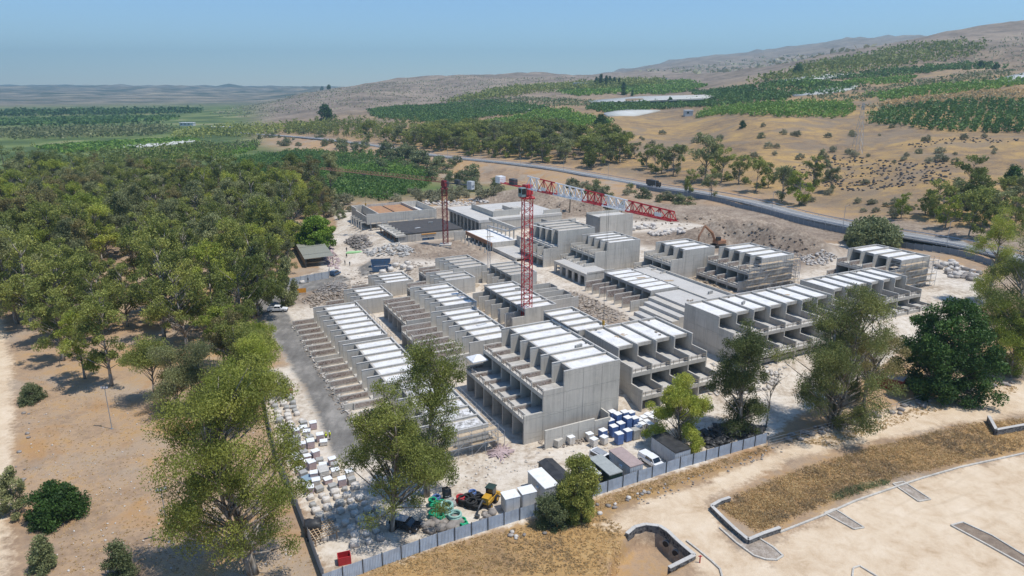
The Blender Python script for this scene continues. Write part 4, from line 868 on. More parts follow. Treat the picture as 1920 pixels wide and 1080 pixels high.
def crane(label, loc, zt, w, mast_m, jang, jl, secs, jm, cj, cwm, cabm, htop, thick, jr=0.15):
    r = empty('tower_crane', loc); tag(r, label, 'crane', 'tower cranes on the site')
    Ht = zt - loc[2]; ns = int(round(Ht / 2.9)); sh = (Ht - 1.8) / ns
    boxpart('base_block', (-2.2, -2.2, -0.6, 2.2, 2.2, 0.5), M['conc'], r)
    for k in range(ns): part('mast_section', (w, sh, mast_m), lambda b: lattice_mast(b, w, sh), M[mast_m], r, (0, 0, 0.5 + k * sh), rad(18))
    z = 0.5 + ns * sh
    b = MB(); b.bbox(-w * 0.72, -w * 0.72, z, w * 0.72, w * 0.72, z + 0.45, 0.1); b.tube((0, 0, z + 0.45), (0, 0, z + 1.0), w * 0.55, w * 0.5, 12); b.build('slewing_ring', M[mast_m], r, rz=rad(18))
    b = MB(); b.prism([(-w * .55, z + 1.0), (w * .55, z + 1.0), (w * .4, z + 3.2), (-w * .4, z + 3.2)], 'y', -w * 0.45, w * 0.45); b.build('slewing_tower', M[mast_m], r, rz=jang)
    jz = z + 2.4
    x = 0.0; tot = sum(s_[0] for s_ in secs)
    for L, mt in secs:
        L = L / tot * jl; h0 = thick * (1 - 0.42 * x / jl); h1 = thick * (1 - 0.42 * (x + L) / jl)
        b = MB(); jib_section(b, L, 1.3, h0, h1, max(2, int(L / 2.1)), jr); b.build('jib_section', M[mt], r, (math.cos(jang) * x, math.sin(jang) * x, jz), jang); x += L
    b = MB(); b.tube((jl, -.65, 0), (jl, 0, thick * .58), 0.06, n=4); b.tube((jl, .65, 0), (jl, 0, thick * .58), 0.06, n=4); b.tube((jl, -.65, 0), (jl + 1.2, 0, 0.1), 0.06, n=4); b.tube((jl, .65, 0), (jl + 1.2, 0, 0.1), 0.06, n=4); b.build('jib_tip', M[secs[-1][1]], r, (0, 0, jz), jang)
    b = MB()
    for s_ in (-1, 1): b.tube((-cj, s_ * 0.6, 0), (0, s_ * 0.6, 0), 0.14, n=5); b.tube((-cj, s_ * 0.75, 0.9), (0, s_ * 0.75, 0.9), 0.03, n=4)
    for k in range(9): b.box(-cj * k / 8 - 0.3, -0.6, -0.03, -cj * k / 8 + 0.3, 0.6, 0.03)
    b.build('counter_jib', M[jm], r, (0, 0, jz), jang)
    for k in range(3): boxpart('counterweight', (-cj + k * 0.75, -0.85, -1.4 if cwm == 'cabin' else -0.2, -cj + 0.65 + k * 0.75, 0.85, 1.5), M[cwm], r, (0, 0, jz), jang)
    b = MB(); b.bbox(-cj * .55, -0.6, 0.05, -cj * .55 + 2.2, 0.6, 1.5, 0.08); b.build('winch', M['steeld'], r, (0, 0, jz), jang)
    b = MB(); b.bbox(-0.7, -0.7, 0, 0.8, 0.7, 2.1, 0.1); cb = b.build('operator_cab', M[cabm], r, (math.cos(jang) * 0.4 - math.sin(jang) * -1.7 - 1.6 * 0, math.sin(jang) * 0.4 + math.cos(jang) * -1.7, z + 0.6), jang)
    boxpart('window', (0.8, -0.55, 0.6, 0.83, 0.55, 1.9), M['glass'], cb); boxpart('window', (-0.4, -0.73, 0.9, 0.6, -0.7, 1.8), M['glass'], cb)
    tx = jl * 0.62; b = MB(); b.box(tx - 0.7, -0.7, -0.45, tx + 0.7, 0.7, -0.15); tr = b.build('trolley', M['steeld'], r, (0, 0, jz), jang)
    b = MB()
    for s_ in (-0.3, 0.3): b.tube((tx + s_, 0, -0.4), (tx + s_ * 0.3, 0, -htop), 0.025, n=4)
    b.build('hoist_rope', M['steeld'], r, (0, 0, jz), jang)
    b = MB(); b.bbox(tx - 0.3, -0.15, -htop - 0.9, tx + 0.3, 0.15, -htop, 0.05); b.ring((tx, 0, -htop - 1.15), 0.2, 0.05, 10, 5, 'y'); b.build('hook_block', M['yellow'], r, (0, 0, jz), jang)
    if cwm != 'cabin':
        for fx in (0.16, 0.72, 0.93):
            boxpart('name_board', (-0.9, -0.72, 0.35, 0.9, -0.68, 1.05), M['white'], r, (math.cos(jang) * jl * fx, math.sin(jang) * jl * fx, jz), jang)
    return r
c1 = (3.6, 160.0); t1 = (28.8, 118.6)
crane('big red tower crane with red and white banded jib over the houses', (c1[0], c1[1], H(*c1)), 38.3 - 2.4 + 0.5, 2.05, 'red', math.atan2(t1[1] - c1[1], t1[0] - c1[0]), 48.0,
      [(6, 'white'), (7, 'red'), (12, 'white'), (7.5, 'red'), (8, 'white'), (14, 'red')], 'red', 13.5, 'white', 'teal', 24, 2.8)
c2 = un(836, 470, 1)[:2]; t2 = (-82.0, 295.0)
crane('smaller dark red tower crane with thin faded orange jib by the formwork hall', (c2[0], c2[1], H(*c2)), 25.6, 1.7, 'darkred', math.atan2(t2[1] - c2[1], t2[0] - c2[0]), 71.0,
      [(10, 'darkred'), (20, 'orange'), (41, 'orange')], 'steeld', 14.0, 'cabin', 'steeld', 12, 1.5, 0.06)
# ------------------------------------------------------------------ scaffolding: standards, ledgers, braces and planks as parts
def scaffold(label, q, p, along_q, L, D, Ht, z0, bay=2.4, lift=2.0, faces=('plank',)):
    r = empty('scaffold', W(q, p, z0), SA + (0 if along_q else math.pi / 2)); tag(r, label, 'scaffold', 'tube scaffolds on the blocks')
    nb = int(round(L / bay)); bay = L / nb; nl = int(round(Ht / lift))
    for i in range(nb + 1):
        for y in (0, D): part('standard', (Ht,), lambda b: b.tube((0, 0, 0), (0, 0, Ht + 1.0), 0.05, n=5), M['steel'], r, (i * bay, y, 0))
        for k in range(1, nl + 1): part('transom', (D,), lambda b: b.tube((0, 0, 0), (0, D, 0), 0.04, n=4), M['steel'], r, (i * bay, 0, k * lift))
    for k in range(1, nl + 1):
        for y in (0, D):
            part('ledger', (L,), lambda b: b.tube((0, 0, 0), (L, 0, 0), 0.045, n=5), M['steel'], r, (0, y, k * lift)); part('guard_rail', (L,), lambda b: b.tube((0, 0, 0), (L, 0, 0), 0.035, n=4), M['steel'], r, (0, y, k * lift + 1.0))
        for i in range(nb):
            if (i + k) % 5 != 0: part('plank', (bay, D), lambda b: b.box(0.05, 0.08, 0.05, bay - 0.05, D - 0.08, 0.1), M['woodp'] if (i * 3 + k) % 4 else M['slab'], r, (i * bay, 0, k * lift))
        for i in range(k % 2, nb, 2): part('brace', (bay, lift, k % 2), lambda b: b.tube((0, 0, 0), (bay, 0, lift), 0.04, n=4), M['steel'], r, (i * bay, 0, (k - 1) * lift))
    return r
scaffold('scaffold along the end wall of the speckled-roof low block', 28.5, 94.9, True, 17.2, 1.2, 4.0, 0)
scaffold('scaffold in the court beside the speckled-roof low block', 47.2, 95.5, False, 24, 1.4, 2.2, 0, faces=())
scaffold('scaffold in the court beside the seven-house row', 44.6, 150, False, 26, 1.2, 2.1, 0)
scaffold('tall scaffold on the end wall of the north-eastern block', 141.5, 133.2, True, 20.5, 1.3, 8.0, 4.4)
scaffold('scaffold wrapping the back corner of the north-eastern block', 163.0, 134.5, False, 12, 1.2, 8.0, 4.6)
scaffold('scaffold on the end wall of the block beside the roadside bush', 175.5, 113.9, True, 20, 1.3, 8.0, 4.5)
scaffold('scaffold against the front of the large public hall', 74.5, 274.6, True, 28, 1.2, 6.0, 0.0)
# ------------------------------------------------------------------ fences round the yard
def corr(b, w, h, n_=12, d=0.05):
    for i in range(n_):
        x0 = w * i / n_; x1 = w * (i + 0.5) / n_; x2 = w * (i + 1) / n_
        b.face([(x0, -d / 2, 0), (x1, -d / 2, 0), (x1, -d / 2, h), (x0, -d / 2, h)]); b.face([(x1, -d / 2, 0), (x1, d / 2, 0), (x1, d / 2, h), (x1, -d / 2, h)])
        b.face([(x1, d / 2, 0), (x2, d / 2, 0), (x2, d / 2, h), (x1, d / 2, h)]); b.face([(x2, d / 2, 0), (x2, -d / 2, 0), (x2, -d / 2, h), (x2, d / 2, h)])
def fence(label, pts, step, h, mt, pm, grp=None, post_side=-1):
    r = empty('sheet_fence', (pts[0][0], pts[0][1], 0)); tag(r, label, 'fence', grp); ox, oy = pts[0]
    rg = random.Random(len(label))
    for (ax, ay), (bx, by) in zip(pts[:-1], pts[1:]):
        L = math.hypot(bx - ax, by - ay); k = max(1, int(round(L / step))); a = math.atan2(by - ay, bx - ax); w = L / k
        for i in range(k):
            x = ax + (bx - ax) * i / k; y = ay + (by - ay) * i / k; z = min(H(x, y), H(ax + (bx - ax) * (i + 1) / k, ay + (by - ay) * (i + 1) / k))
            o = part('panel', (w, h, mt), lambda b: corr(b, w, h), M[mt], r, (x - ox, y - oy, z - 0.05 + rg.uniform(-.03, .03)), a + rg.uniform(-.006, .006))
            o = boxpart('post', (-0.06, -0.1, -0.5, 0.06, -0.03, h + 0.12), M[pm], r, (x - ox, y - oy, z), a)
    return r
fl = lambda L, z=1.0: [un(u, v, z)[:2] for u, v in L]
fence('long blue-grey corrugated fence along the front of the yard', fl([(604, 1090), (820, 1012), (1003, 955), (1110, 921), (1275, 868), (1437, 821)]), 2.75, 2.05, 'fence', 'steeld')
fence('grey fence between the stone pallets and the dry field', fl([(606, 1078), (572, 985), (545, 915), (520, 858), (505, 800), (494, 745), (488, 690)]), 2.75, 1.95, 'fenceg', 'steel')
fence('white sheet fence beside the grey-roofed canopy', fl([(478, 536), (550, 527), (616, 515), (618, 505)], 1.2), 2.6, 2.4, 'cabin', 'steel')
# ------------------------------------------------------------------ vehicles
def pickup_proto(name, paint, canopy=True):
    r = empty(name, (0, 0, 0))
    b = MB(); prof = [(-2.6, .55), (2.62, .5), (2.66, .78), (2.5, .98), (1.35, 1.1), (-2.6, 1.08)]
    b.prism(prof, 'y', -.9, .9); bd = b.build('body', paint, r)
    b = MB(); cabp = [(1.3, 1.09), (0.72, 1.72), (-0.75, 1.76), (-0.95, 1.09)]
    b.prism(cabp, 'y', -.76, .76); cb = b.build('cab', paint, r)
    b = MB(); b.face([(1.27, -.7, 1.14), (1.27, .7, 1.14), (0.77, .66, 1.69), (0.77, -.66, 1.69)]); ws = b.mesh('windscreen', M['glass']); link('windscreen', ws, cb, (0.03, 0, 0.02))
    for s_ in (-1, 1):
        b = MB(); b.prism([(1.08, 1.16), (0.68, 1.62), (0.12, 1.64), (0.12, 1.16)], 'y', s_ * .765, s_ * .775); b.prism([(0.05, 1.16), (0.05, 1.64), (-0.68, 1.66), (-0.85, 1.16)], 'y', s_ * .765, s_ * .775); b.build('side_window', M['glass'], cb)
        boxpart('headlight', (2.5, s_ * .72 - .16, .78, 2.64, s_ * .72 + .16, .93), M['lamp'], r); boxpart('tail_light', (-2.63, s_ * .8 - .08, .75, -2.6, s_ * .8 + .08, 1.02), M['red'], r)
        boxpart('mirror', (0.85, s_ * .98 - .1, 1.12, .98, s_ * .98 + .1, 1.28), paint, r)
        for x in (1.6, -1.6):
            b = MB(); b.tube((x, s_ * .72, .38), (x, s_ * .95, .38), .38, n=16); w_ = b.build('wheel', M['rubber'], r)
            b = MB(); b.tube((x, s_ * .94, .38), (x, s_ * .965, .38), .22, n=12); b.build('rim', M['steel'], w_)
    if canopy:
        b = MB(); b.prism([(-2.58, 1.09), (-2.5, 1.62), (-0.85, 1.66), (-0.85, 1.09)], 'y', -.8, .8); b.build('bed_canopy', paint, r)
    else:
        b = MB(); b.box(-2.5, -.75, 1.07, -1.0, .75, 1.1); b.build('bed', M['steeld'], r)
        for s_ in (-1, 1): boxpart('bed_side', (-2.6, s_ * .86 - .04, 1.08, -.95, s_ * .86 + .04, 1.28), paint, r)
        boxpart('tailgate', (-2.6, -.82, 1.08, -2.53, .82, 1.28), paint, r)
    b = MB(); b.box(-2.72, -.8, .45, -2.6, .8, .62); b.box(2.62, -.85, .42, 2.74, .85, .6); b.build('bumper', M['steeld'], r)
    return r
def put(o, u, v, rz, z=None, first=False):
    x, y, _ = un(u, v, z or 0); zz = H(x, y); x, y, _ = un(u, v, zz); return (x, y, H(x, y)), rz
o = pickup_proto('pickup_truck', M['carwhite'], False); l, a = put(o, 521, 584, rad(5)); o.location = l; o.rotation_euler[2] = a; tag(o, 'white double-cab pickup standing on the grey track by the trees', 'pickup truck')
o = pickup_proto('pickup_truck', M['carwhite'], True); l, a = put(o, 1222, 872, rad(-58)); o.location = l; o.rotation_euler[2] = a; tag(o, 'white pickup with a bed canopy parked between cabin and black-roofed shed', 'pickup truck')
def van(name, paint, label, u, v, rz, L=4.6, h=1.85):
    r = empty(name, (0, 0, 0)); b = MB(); b.prism([(-L / 2, .4), (L / 2, .4), (L / 2, .85), (L / 2 - .9, 1.0), (L / 2 - 1.5, h - .1), (-L / 2 + .15, h), (-L / 2, 1.0)], 'y', -.88, .88); b.build('body', paint, r)
    for s_ in (-1, 1):
        b = MB(); b.prism([(L / 2 - 1.2, 1.02), (L / 2 - 1.6, h - .2), (-L / 2 + .35, h - .16), (-L / 2 + .25, 1.05)], 'y', s_ * .885, s_ * .895); b.build('side_window', M['glass'], r)
        boxpart('headlight', (L / 2 - .06, s_ * .66 - .15, .68, L / 2 + .02, s_ * .66 + .15, .84), M['lamp'], r)
        for x in (L / 2 - .9, -L / 2 + .9):
            b = MB(); b.tube((x, s_ * .7, .34), (x, s_ * .92, .34), .34, n=14); w_ = b.build('wheel', M['rubber'], r); b = MB(); b.tube((x, s_ * .91, .34), (x, s_ * .935, .34), .2, n=10); b.build('rim', M['steel'], w_)
    b = MB(); b.face([(L / 2 - .95, -.75, 1.03), (L / 2 - .95, .75, 1.03), (L / 2 - 1.47, .7, h - .14), (L / 2 - 1.47, -.7, h - .14)]); link('windscreen', b.mesh('windscreen', M['glass']), r, (.03, 0, .02))
    boxpart('roof_rack', (-L / 2 + .5, -.7, h + .02, L / 2 - 1.8, .7, h + .1), M['steel'], r)
    l, a = put(r, u, v, rz); r.location = l; r.rotation_euler[2] = a; tag(r, label, 'car'); return r
van('parked_car', M['carwhite'], 'white estate car with a roof rack behind the pink-roofed cabin', 1129, 868, rad(-50), 4.5)
van('parked_car', M['carblack'], 'dark car parked in the shade of the gum by the rocks', 760, 990, rad(-20), 4.3, 1.5)
van('parked_car', M['carwhite'], 'white car at the foot of the bright round tree', 617, 442, rad(60), 4.3, 1.5)
van('parked_car', M['bluep'], 'small blue van beside the white sheet fence', 629, 516, rad(70), 4.0, 1.8)
van('parked_car', M['bluep'], 'blue car parked behind the dark green tree at the site edge', 1863, 585, rad(20), 4.3, 1.5)
# lorry on the highway
r = empty('box_lorry', (0, 0, 0)); b = MB(); b.bbox(-6, -1.2, 1.0, 2.4, 1.2, 3.7, .06); b.build('cargo_box', M['tarp'], r); b = MB(); b.bbox(2.6, -1.15, .7, 4.6, 1.15, 2.9, .15); cb = b.build('cab', M['carblack'], r); boxpart('windscreen', (4.6, -1.0, 1.7, 4.63, 1.0, 2.6), M['glass'], cb)
b = MB(); b.box(-6, -.5, .6, 4.4, .5, 1.0); b.build('chassis', M['steeld'], r)
for x in (3.4, -2.8, -4.2):
    for s_ in (-1, 1): b = MB(); b.tube((x, s_ * .8, .5), (x, s_ * 1.15, .5), .5, n=14); b.build('wheel', M['rubber'], r)
j = int(np.argmin(np.hypot(RL[:, 0] - un(1160, 356, 6)[0], RL[:, 1] - un(1160, 356, 6)[1]))); pt = RL[j] + RN[j] * 2.4; r.location = (pt[0], pt[1], RZ[j] + .01); r.rotation_euler[2] = math.atan2(-RT[j][1], -RT[j][0]); tag(r, 'dark box lorry driving on the highway', 'lorry')
# compact excavator-loader
r = empty('backhoe_loader', (0, 0, 0))
b = MB(); b.bbox(-1.3, -.65, .7, 1.5, .65, 1.35, .1); b.build('chassis', M['yellow'], r); b = MB(); b.prism([(.1, 1.3), (1.5, 1.3), (1.5, 1.75), (.3, 1.85)], 'y', -.55, .55); b.build('bonnet', M['yellow'], r)
b = MB(); b.bbox(-1.1, -.6, 1.3, .15, .6, 2.6, .08); cb = b.build('cab', M['glass'], r); boxpart('cab_roof', (-1.2, -.68, 2.6, .25, .68, 2.72), M['dkgreen'], cb)
for x, R_ in ((-.8, .6), (1.2, .42)):
    for s_ in (-1, 1): b = MB(); b.tube((x, s_ * .55, R_), (x, s_ * .95, R_), R_, n=16); w_ = b.build('wheel', M['rubber'], r); b = MB(); b.tube((x, s_ * .94, R_), (x, s_ * .97, R_), R_ * .5, n=10); b.build('rim', M['yellow'], w_)
b = MB(); b.path([(1.5, 0, 1.1), (2.3, 0, 1.9), (3.6, 0, 1.3), (4.0, 0, .5)], [.16, .15, .12, .1], 6); ar = b.build('digging_arm', M['steeld'], r); b = MB(); b.prism([(3.7, .5), (4.3, .55), (4.2, .05), (3.8, .0)], 'y', -.3, .3); b.build('bucket', M['steeld'], ar)
b = MB(); b.prism([(-1.4, .9), (-2.2, .4), (-2.5, .1), (-2.5, .8), (-1.5, 1.2)], 'y', -.8, .8); b.build('front_loader', M['yellow'], r)
l, a = put(r, 918, 944, rad(-115)); r.location = l; r.rotation_euler[2] = a; tag(r, 'yellow backhoe loader working beside the coiled pipes', 'excavator')
def digger(label, u, v, rz, zs, mt='steeld'):
    r = empty('excavator', (0, 0, 0)); 
    for s_ in (-1, 1): b = MB(); b.bbox(-1.9, s_ * 1.1 - .3, 0, 1.9, s_ * 1.1 + .3, .8, .15); b.build('track', M['rubber'], r)
    b = MB(); b.bbox(-2.0, -1.2, .95, 1.2, 1.2, 2.0, .15); b.build('upper_body', M[mt], r); b = MB(); b.bbox(.0, .2, 2.0, 1.3, 1.15, 3.0, .1); b.build('cab', M['glass'], r)
    b = MB(); b.path([(1.0, -.2, 1.6), (2.4, -.2, 4.2), (5.2, -.2, 6.4), (7.0, -.2, 3.6), (7.1, -.2, .9)], [.34, .42, .34, .28, .2], 6); ar = b.build('boom', M[mt], r); b = MB(); b.prism([(6.6, 1.0), (7.6, 1.1), (7.5, .1), (6.9, .0)], 'y', -.8, .4); b.build('bucket', M['steeld'], ar)
    r.location = cast(u, v); r.rotation_euler[2] = rz; r.scale = (zs,) * 3; tag(r, label, 'excavator')
digger('dark excavator with raised boom digging into the grey earth mound', 1346, 462, rad(205), 1.25, 'brick')
# ------------------------------------------------------------------ site cabins and boxes
def cabin(label, u, v, L, Wd, Ht, rz, wall, roof, name='site_cabin', ac=False, ribs=True, pitch=0.0, cat='cabin'):
    r = empty(name, (0, 0, 0)); b = MB(); b.box(-L / 2, -Wd / 2, .12, L / 2, Wd / 2, Ht - .1); bd = b.build('walls', M[wall], r)
    b = MB(); b.prism([(-Wd / 2 - .06, Ht - .1), (Wd / 2 + .06, Ht - .1), (Wd / 2 + .06, Ht + .06), (0, Ht + .06 + pitch), (-Wd / 2 - .06, Ht + .06)], 'x', -L / 2 - .06, L / 2 + .06); b.build('roof', M[roof], r)
    if ribs:
        for i in range(int(L / .6)): boxpart('rib', (-L / 2 + .3 + i * .6, -Wd / 2 - .035, .2, -L / 2 + .36 + i * .6, -Wd / 2, Ht - .15), M[wall], bd); 
        for i in range(int(Wd / .45)):
            for s_ in (-1, 1): boxpart('rib', (s_ * (L / 2 + .0) - .03, -Wd / 2 + .2 + i * .45, .2, s_ * (L / 2) + .03, -Wd / 2 + .28 + i * .45, Ht - .15), M[wall], bd)
    for s_ in (-1, 1): boxpart('skid', (-L / 2, s_ * Wd * .35 - .08, -.3, L / 2, s_ * Wd * .35 + .08, .12), M['steeld'], r)
    boxpart('door', (-L * .3, Wd / 2, .2, -L * .3 + .9, Wd / 2 + .04, 2.1), M['steel'], bd)
    if ac: boxpart('air_conditioner', (-.35 + L * .1, -Wd / 2 - .3, Ht * .5, .35 + L * .1, -Wd / 2, Ht * .5 + .5), M['white'], r)
    l, a = put(r, u, v, rz); r.location = l; r.rotation_euler[2] = a; tag(r, label, cat); return r
PA = rad(-63)
cabin('grey cabin with pinkish roof and wall air conditioner by the fence', 1172, 884, 5.8, 2.5, 2.7, PA, 'cabin', 'cabinp', ac=True)
cabin('white cabin with pale roof at the end of the cabin row', 1018, 925, 5.4, 2.4, 2.7, PA, 'cabin', 'white', ac=True)
cabin('long cabin under a folded black tarpaulin roof', 1044, 915, 7.4, 2.5, 2.9, PA, 'steeld', 'tarp', pitch=.35, ribs=False)
cabin('small cabin with white roof behind the leaning gum', 1098, 903, 5.0, 2.3, 2.5, PA, 'steeld', 'white', ribs=False)
cabin('dark green container with grey roof between two cabins', 1134, 897, 5.8, 2.4, 2.5, PA, 'dkgreen', 'cabing', ribs=True)
cabin('light grey shed with torn black roof under the yellow-green tree', 1256, 856, 6.2, 3.2, 2.7, PA, 'cabin', 'tarp', pitch=.1)
cabin('faded red container beside the dark green tree', 1662, 726, 6.0, 2.5, 2.6, rad(-40), 'darkred', 'cabinp', name='shipping_container', cat='container')
cabin('long low white building glimpsed at the edge of the wood', 10, 543, 8, 4, 3.0, rad(15), 'darkred', 'white', name='lodge', ribs=False, cat='building')
for u, v, lb in ((957, 955, 'left of two tall grey ventilated steel cabinets by the fence'), (988, 946, 'grey ventilated steel cabinet standing closer to the white cabin')):
    r = empty('steel_cabinet', (0, 0, 0)); b = MB(); b.bbox(-1.15, -1.0, .15, 1.15, 1.0, 2.5, .06); bd = b.build('body', M['cabin'], r); boxpart('top', (-1.2, -1.05, 2.5, 1.2, 1.05, 2.58), M['white'], r)
    for x in (-.55, .55): boxpart('door', (x - .48, -1.03, .3, x + .48, -1.0, 2.35), M['cabin'], bd)
    boxpart('base', (-1.1, -.95, -.2, 1.1, .95, .15), M['steeld'], r); l, a = put(r, u, v, rad(22)); r.location = l; r.rotation_euler[2] = a
    tag(r, 'tall grey steel cabinet with a white top standing against the front fence', 'cabinet', 'pair of steel cabinets by the fence')
# canopy with a grey-green segmented roof
cx, cy, _ = un(600, 500, 0); r = empty('open_canopy', (cx, cy, 0), math.atan2(un(567, 468, 3)[1] - un(588, 503, 3)[1], un(567, 468, 3)[0] - un(588, 503, 3)[0])); tag(r, 'long canopy with grey-green segmented roof sheltering bricks', 'canopy')
for k in range(5):
    b = MB(); b.prism([(-5, 3.4), (5, 3.1), (5, 3.2), (-5, 3.5)], 'x', k * 6.2 + .1, k * 6.2 + 6.1); b.build('roof_panel', M['shed'], r, (0, 0, .06 * (k % 2)))
    for y in (-4.6, 4.6): boxpart('post', (k * 6.2, y - .08, 0, k * 6.2 + .16, y + .08, 3.1), M['steeld'], r)
boxpart('back_panel', (0, 4.8, .1, 31, 4.9, 2.9), M['tarp'], r)
# white tent on the terrace
r = empty('canopy_tent', W(52.4, 118.5, 5.0), SA); tag(r, 'white pop-up tent on a terrace of the three-storey stepped block', 'tent')
b = MB(); P_ = [(-1.7, -1.7, 2.2), (1.7, -1.7, 2.2), (1.7, 1.7, 2.2), (-1.7, 1.7, 2.2)]
for i in range(4): b.face([P_[i], P_[(i + 1) % 4], (0, 0, 3.1)]); b.face([(P_[i][0], P_[i][1], 1.95), (P_[(i + 1) % 4][0], P_[(i + 1) % 4][1], 1.95), P_[(i + 1) % 4], P_[i]])
b.build('fabric_top', M['white'], r)
for x, y, _ in P_: b = MB(); b.tube((x, y, -.4), (x, y, 2.2), .03, n=5); b.build('leg', M['steel'], r)
# ------------------------------------------------------------------ single trees around the yard
def hero(label, u, v, seed, Ht, R, rz=0.0, name='eucalyptus_tree', cat='tree', dx=0.0, **kw):
    x, y, z = cast(u, v); me = make_tree(seed, Ht, R, **kw); return plant(name, me, (x, y, z), rz, 1.0, label, cat)
fine = dict(L=0.33, Wd=0.13, droop=1.2)
hero('tall leaning eucalyptus with several pale stems in the dry field', 478, 1072, 301, 26.6, 8.6, 2.2, bare=0.14, nclump=135, cnt=534, clr=(1.9, 1.5), stems=3, lean=0.10, lm='euc_y2', **fine)
hero('eucalyptus with pale trunk inside the fence corner', 735, 995, 302, 22.0, 7.0, 1.0, bare=0.2, nclump=78, cnt=499, clr=(1.6, 1.25), stems=2, lean=0.05, lm='euc', **fine)
hero('taller slim eucalyptus between the low block and the pipes', 800, 930, 303, 25.0, 5.9, 4.0, bare=0.12, nclump=72, cnt=480, clr=(1.6, 1.4), stems=1, lean=0.06, lm='euc', **fine)
hero('bushy yellow-green tree above the black-roofed shed', 1272, 832, 304, 12.8, 4.8, 0.0, bare=0.08, nclump=76, cnt=482, clr=(1.15, 1.0), lm='euc_y', **fine)
hero('dark olive column-shaped eucalyptus beside the bare tree', 1388, 812, 305, 18.8, 5.0, 0.5, bare=0.05, nclump=90, cnt=482, clr=(1.5, 1.4), lm='euc_d', core=0.3, **fine)
hero('broad many-stemmed eucalyptus in front of the long stepped block', 1560, 800, 306, 25.5, 8.6, 0.8, bare=0.03, nclump=125, cnt=552, clr=(1.9, 1.6), stems=4, lm='euc_d', **fine)
hero('brown-green eucalyptus beside the faded red container', 1616, 768, 311, 21.0, 6.0, 2.0, bare=0.34, nclump=48, cnt=499, clr=(1.7, 1.4), stems=2, lm='euc_b', **fine)
hero('wide dense dark green tree hiding the end of the stepped block', 1764, 734, 307, 20.0, 10.0, 0.0, name='ficus_tree', bare=0.03, nclump=120, cnt=360, L=0.5, Wd=0.3, droop=0.3, clr=(1.9, 1.5), shape='dome', lm='dark', bm='barkd', core=0.45)
hero('very tall eucalyptus at the edge of the dirt road', 1905, 690, 308, 31.5, 9.0, 0.3, bare=0.20, nclump=80, cnt=516, clr=(2.0, 1.7), stems=2, lm='euc', **fine)
hero('tall eucalyptus behind the tallest one near the highway', 1850, 575, 312, 24, 5.5, 0.9, bare=0.1, nclump=50, cnt=463, clr=(1.7, 1.5), lm='euc_y', **fine)
hero('small yellow-green gum under the very tall eucalyptus', 1895, 708, 313, 14, 4.6, 0.9, bare=0.06, nclump=44, cnt=499, clr=(1.5, 1.3), lm='euc_y', **fine)
hero('small dense olive tree growing through the front fence line', 1082, 968, 309, 10.2, 2.7, 0.9, bare=0.03, shape='column', nclump=46, cnt=587, clr=(1.1, 1.0), lm='euc', core=0.3, **fine)
hero('grey-green feathery bush against the front fence', 1030, 982, 310, 5.0, 2.5, 0.9, name='bush', cat='bush', bare=0.02, nclump=28, cnt=330, L=0.34, Wd=0.12, droop=0.2, clr=(0.9, 0.75), shape='dome', lm='scrubg', core=0.2)
for k, (u, v, Ht, R, lm) in enumerate([(432, 806, 13.5, 4.6, 'euc_y'), (474, 782, 15, 4.6, 'euc_y'), (503, 742, 14, 4.2, 'euc'), (385, 775, 14, 4.6, 'euc_g'), (338, 772, 13, 4.4, 'euc_g'), (290, 752, 13, 4.6, 'euc'), (492, 702, 11, 3.8, 'euc_y'), (455, 730, 16, 4.8, 'euc')]):
    hero(['yellow-green gum at the wood edge beside the stone pallets', 'sprawling light green gum over the stone pallets', 'olive gum between the track and the stone pallets', 'grey-green gum casting shade on the dry field', 'smaller grey-green gum at the southern tip of the wood', 'olive gum with low branches at the southern tip of the wood', 'light green gum overhanging the bend of the track', 'taller olive gum behind the stone pallets'][k],
         u, v, 330 + k, Ht, R, k, bare=0.12, nclump=44, cnt=427, clr=(1.6, 1.3), lm=lm, **fine)
hero('weeping gum beside the white pickup on the track', 484, 592, 350, 20, 3.6, 0, bare=0.05, nclump=34, cnt=220, L=0.8, Wd=0.3, droop=2.2, clr=(1.3, 1.9), lm='euc_g', shape='column')
hero('slim weeping gum at the bend beyond the white pickup', 538, 572, 351, 14, 2.7, 0, bare=0.05, nclump=24, cnt=220, L=0.8, Wd=0.3, droop=2.2, clr=(1.1, 1.6), lm='euc_g', shape='column')
hero('bright green round tree beside the segmented canopy', 592, 468, 352, 13.5, 7.4, 0, name='shade_tree', bare=0.18, nclump=70, cnt=260, L=0.7, Wd=0.45, droop=0.3, clr=(1.9, 1.4), shape='dome', lm='bright', bm='barkd', core=0.3)
hero('small yellowing tree left of the bright round tree', 552, 462, 353, 9.5, 3.4, 0, name='shade_tree', bare=0.12, nclump=30, cnt=200, L=0.7, Wd=0.45, droop=0.3, clr=(1.4, 1.2), lm='euc_y')
for k, (u, v, Ht, R, lb, lm) in enumerate([(62, 752, 3.6, 2.6, 'lone round green shrub on the dry field', 'scrubg'), (28, 962, 7.5, 2.4, 'thin grey-green sapling beside the pale path', 'euc_g'), (86, 1068, 5.2, 1.7, 'small conical dark sapling low on the dry field', 'scrubg'), (228, 1084, 5.6, 1.9, 'conical green sapling in front of the leaning eucalyptus', 'scrubg')]):
    hero(lb, u, v, 360 + k, Ht, R, k, name='sapling', cat='shrub', bare=0.05, nclump=26, cnt=260, L=0.36, Wd=0.14, droop=0.6, clr=(0.85, 0.8), shape='dome' if k == 0 else 'cone', lm=lm, core=0.2)
hero('thick dark green bush clump in the dry field', 108, 972, 370, 5.6, 4.2, 0, name='bush', cat='bush', bare=0.02, nclump=64, cnt=280, L=0.4, Wd=0.17, droop=0.3, clr=(1.1, 0.9), shape='dome', lm='dark', core=0.3)
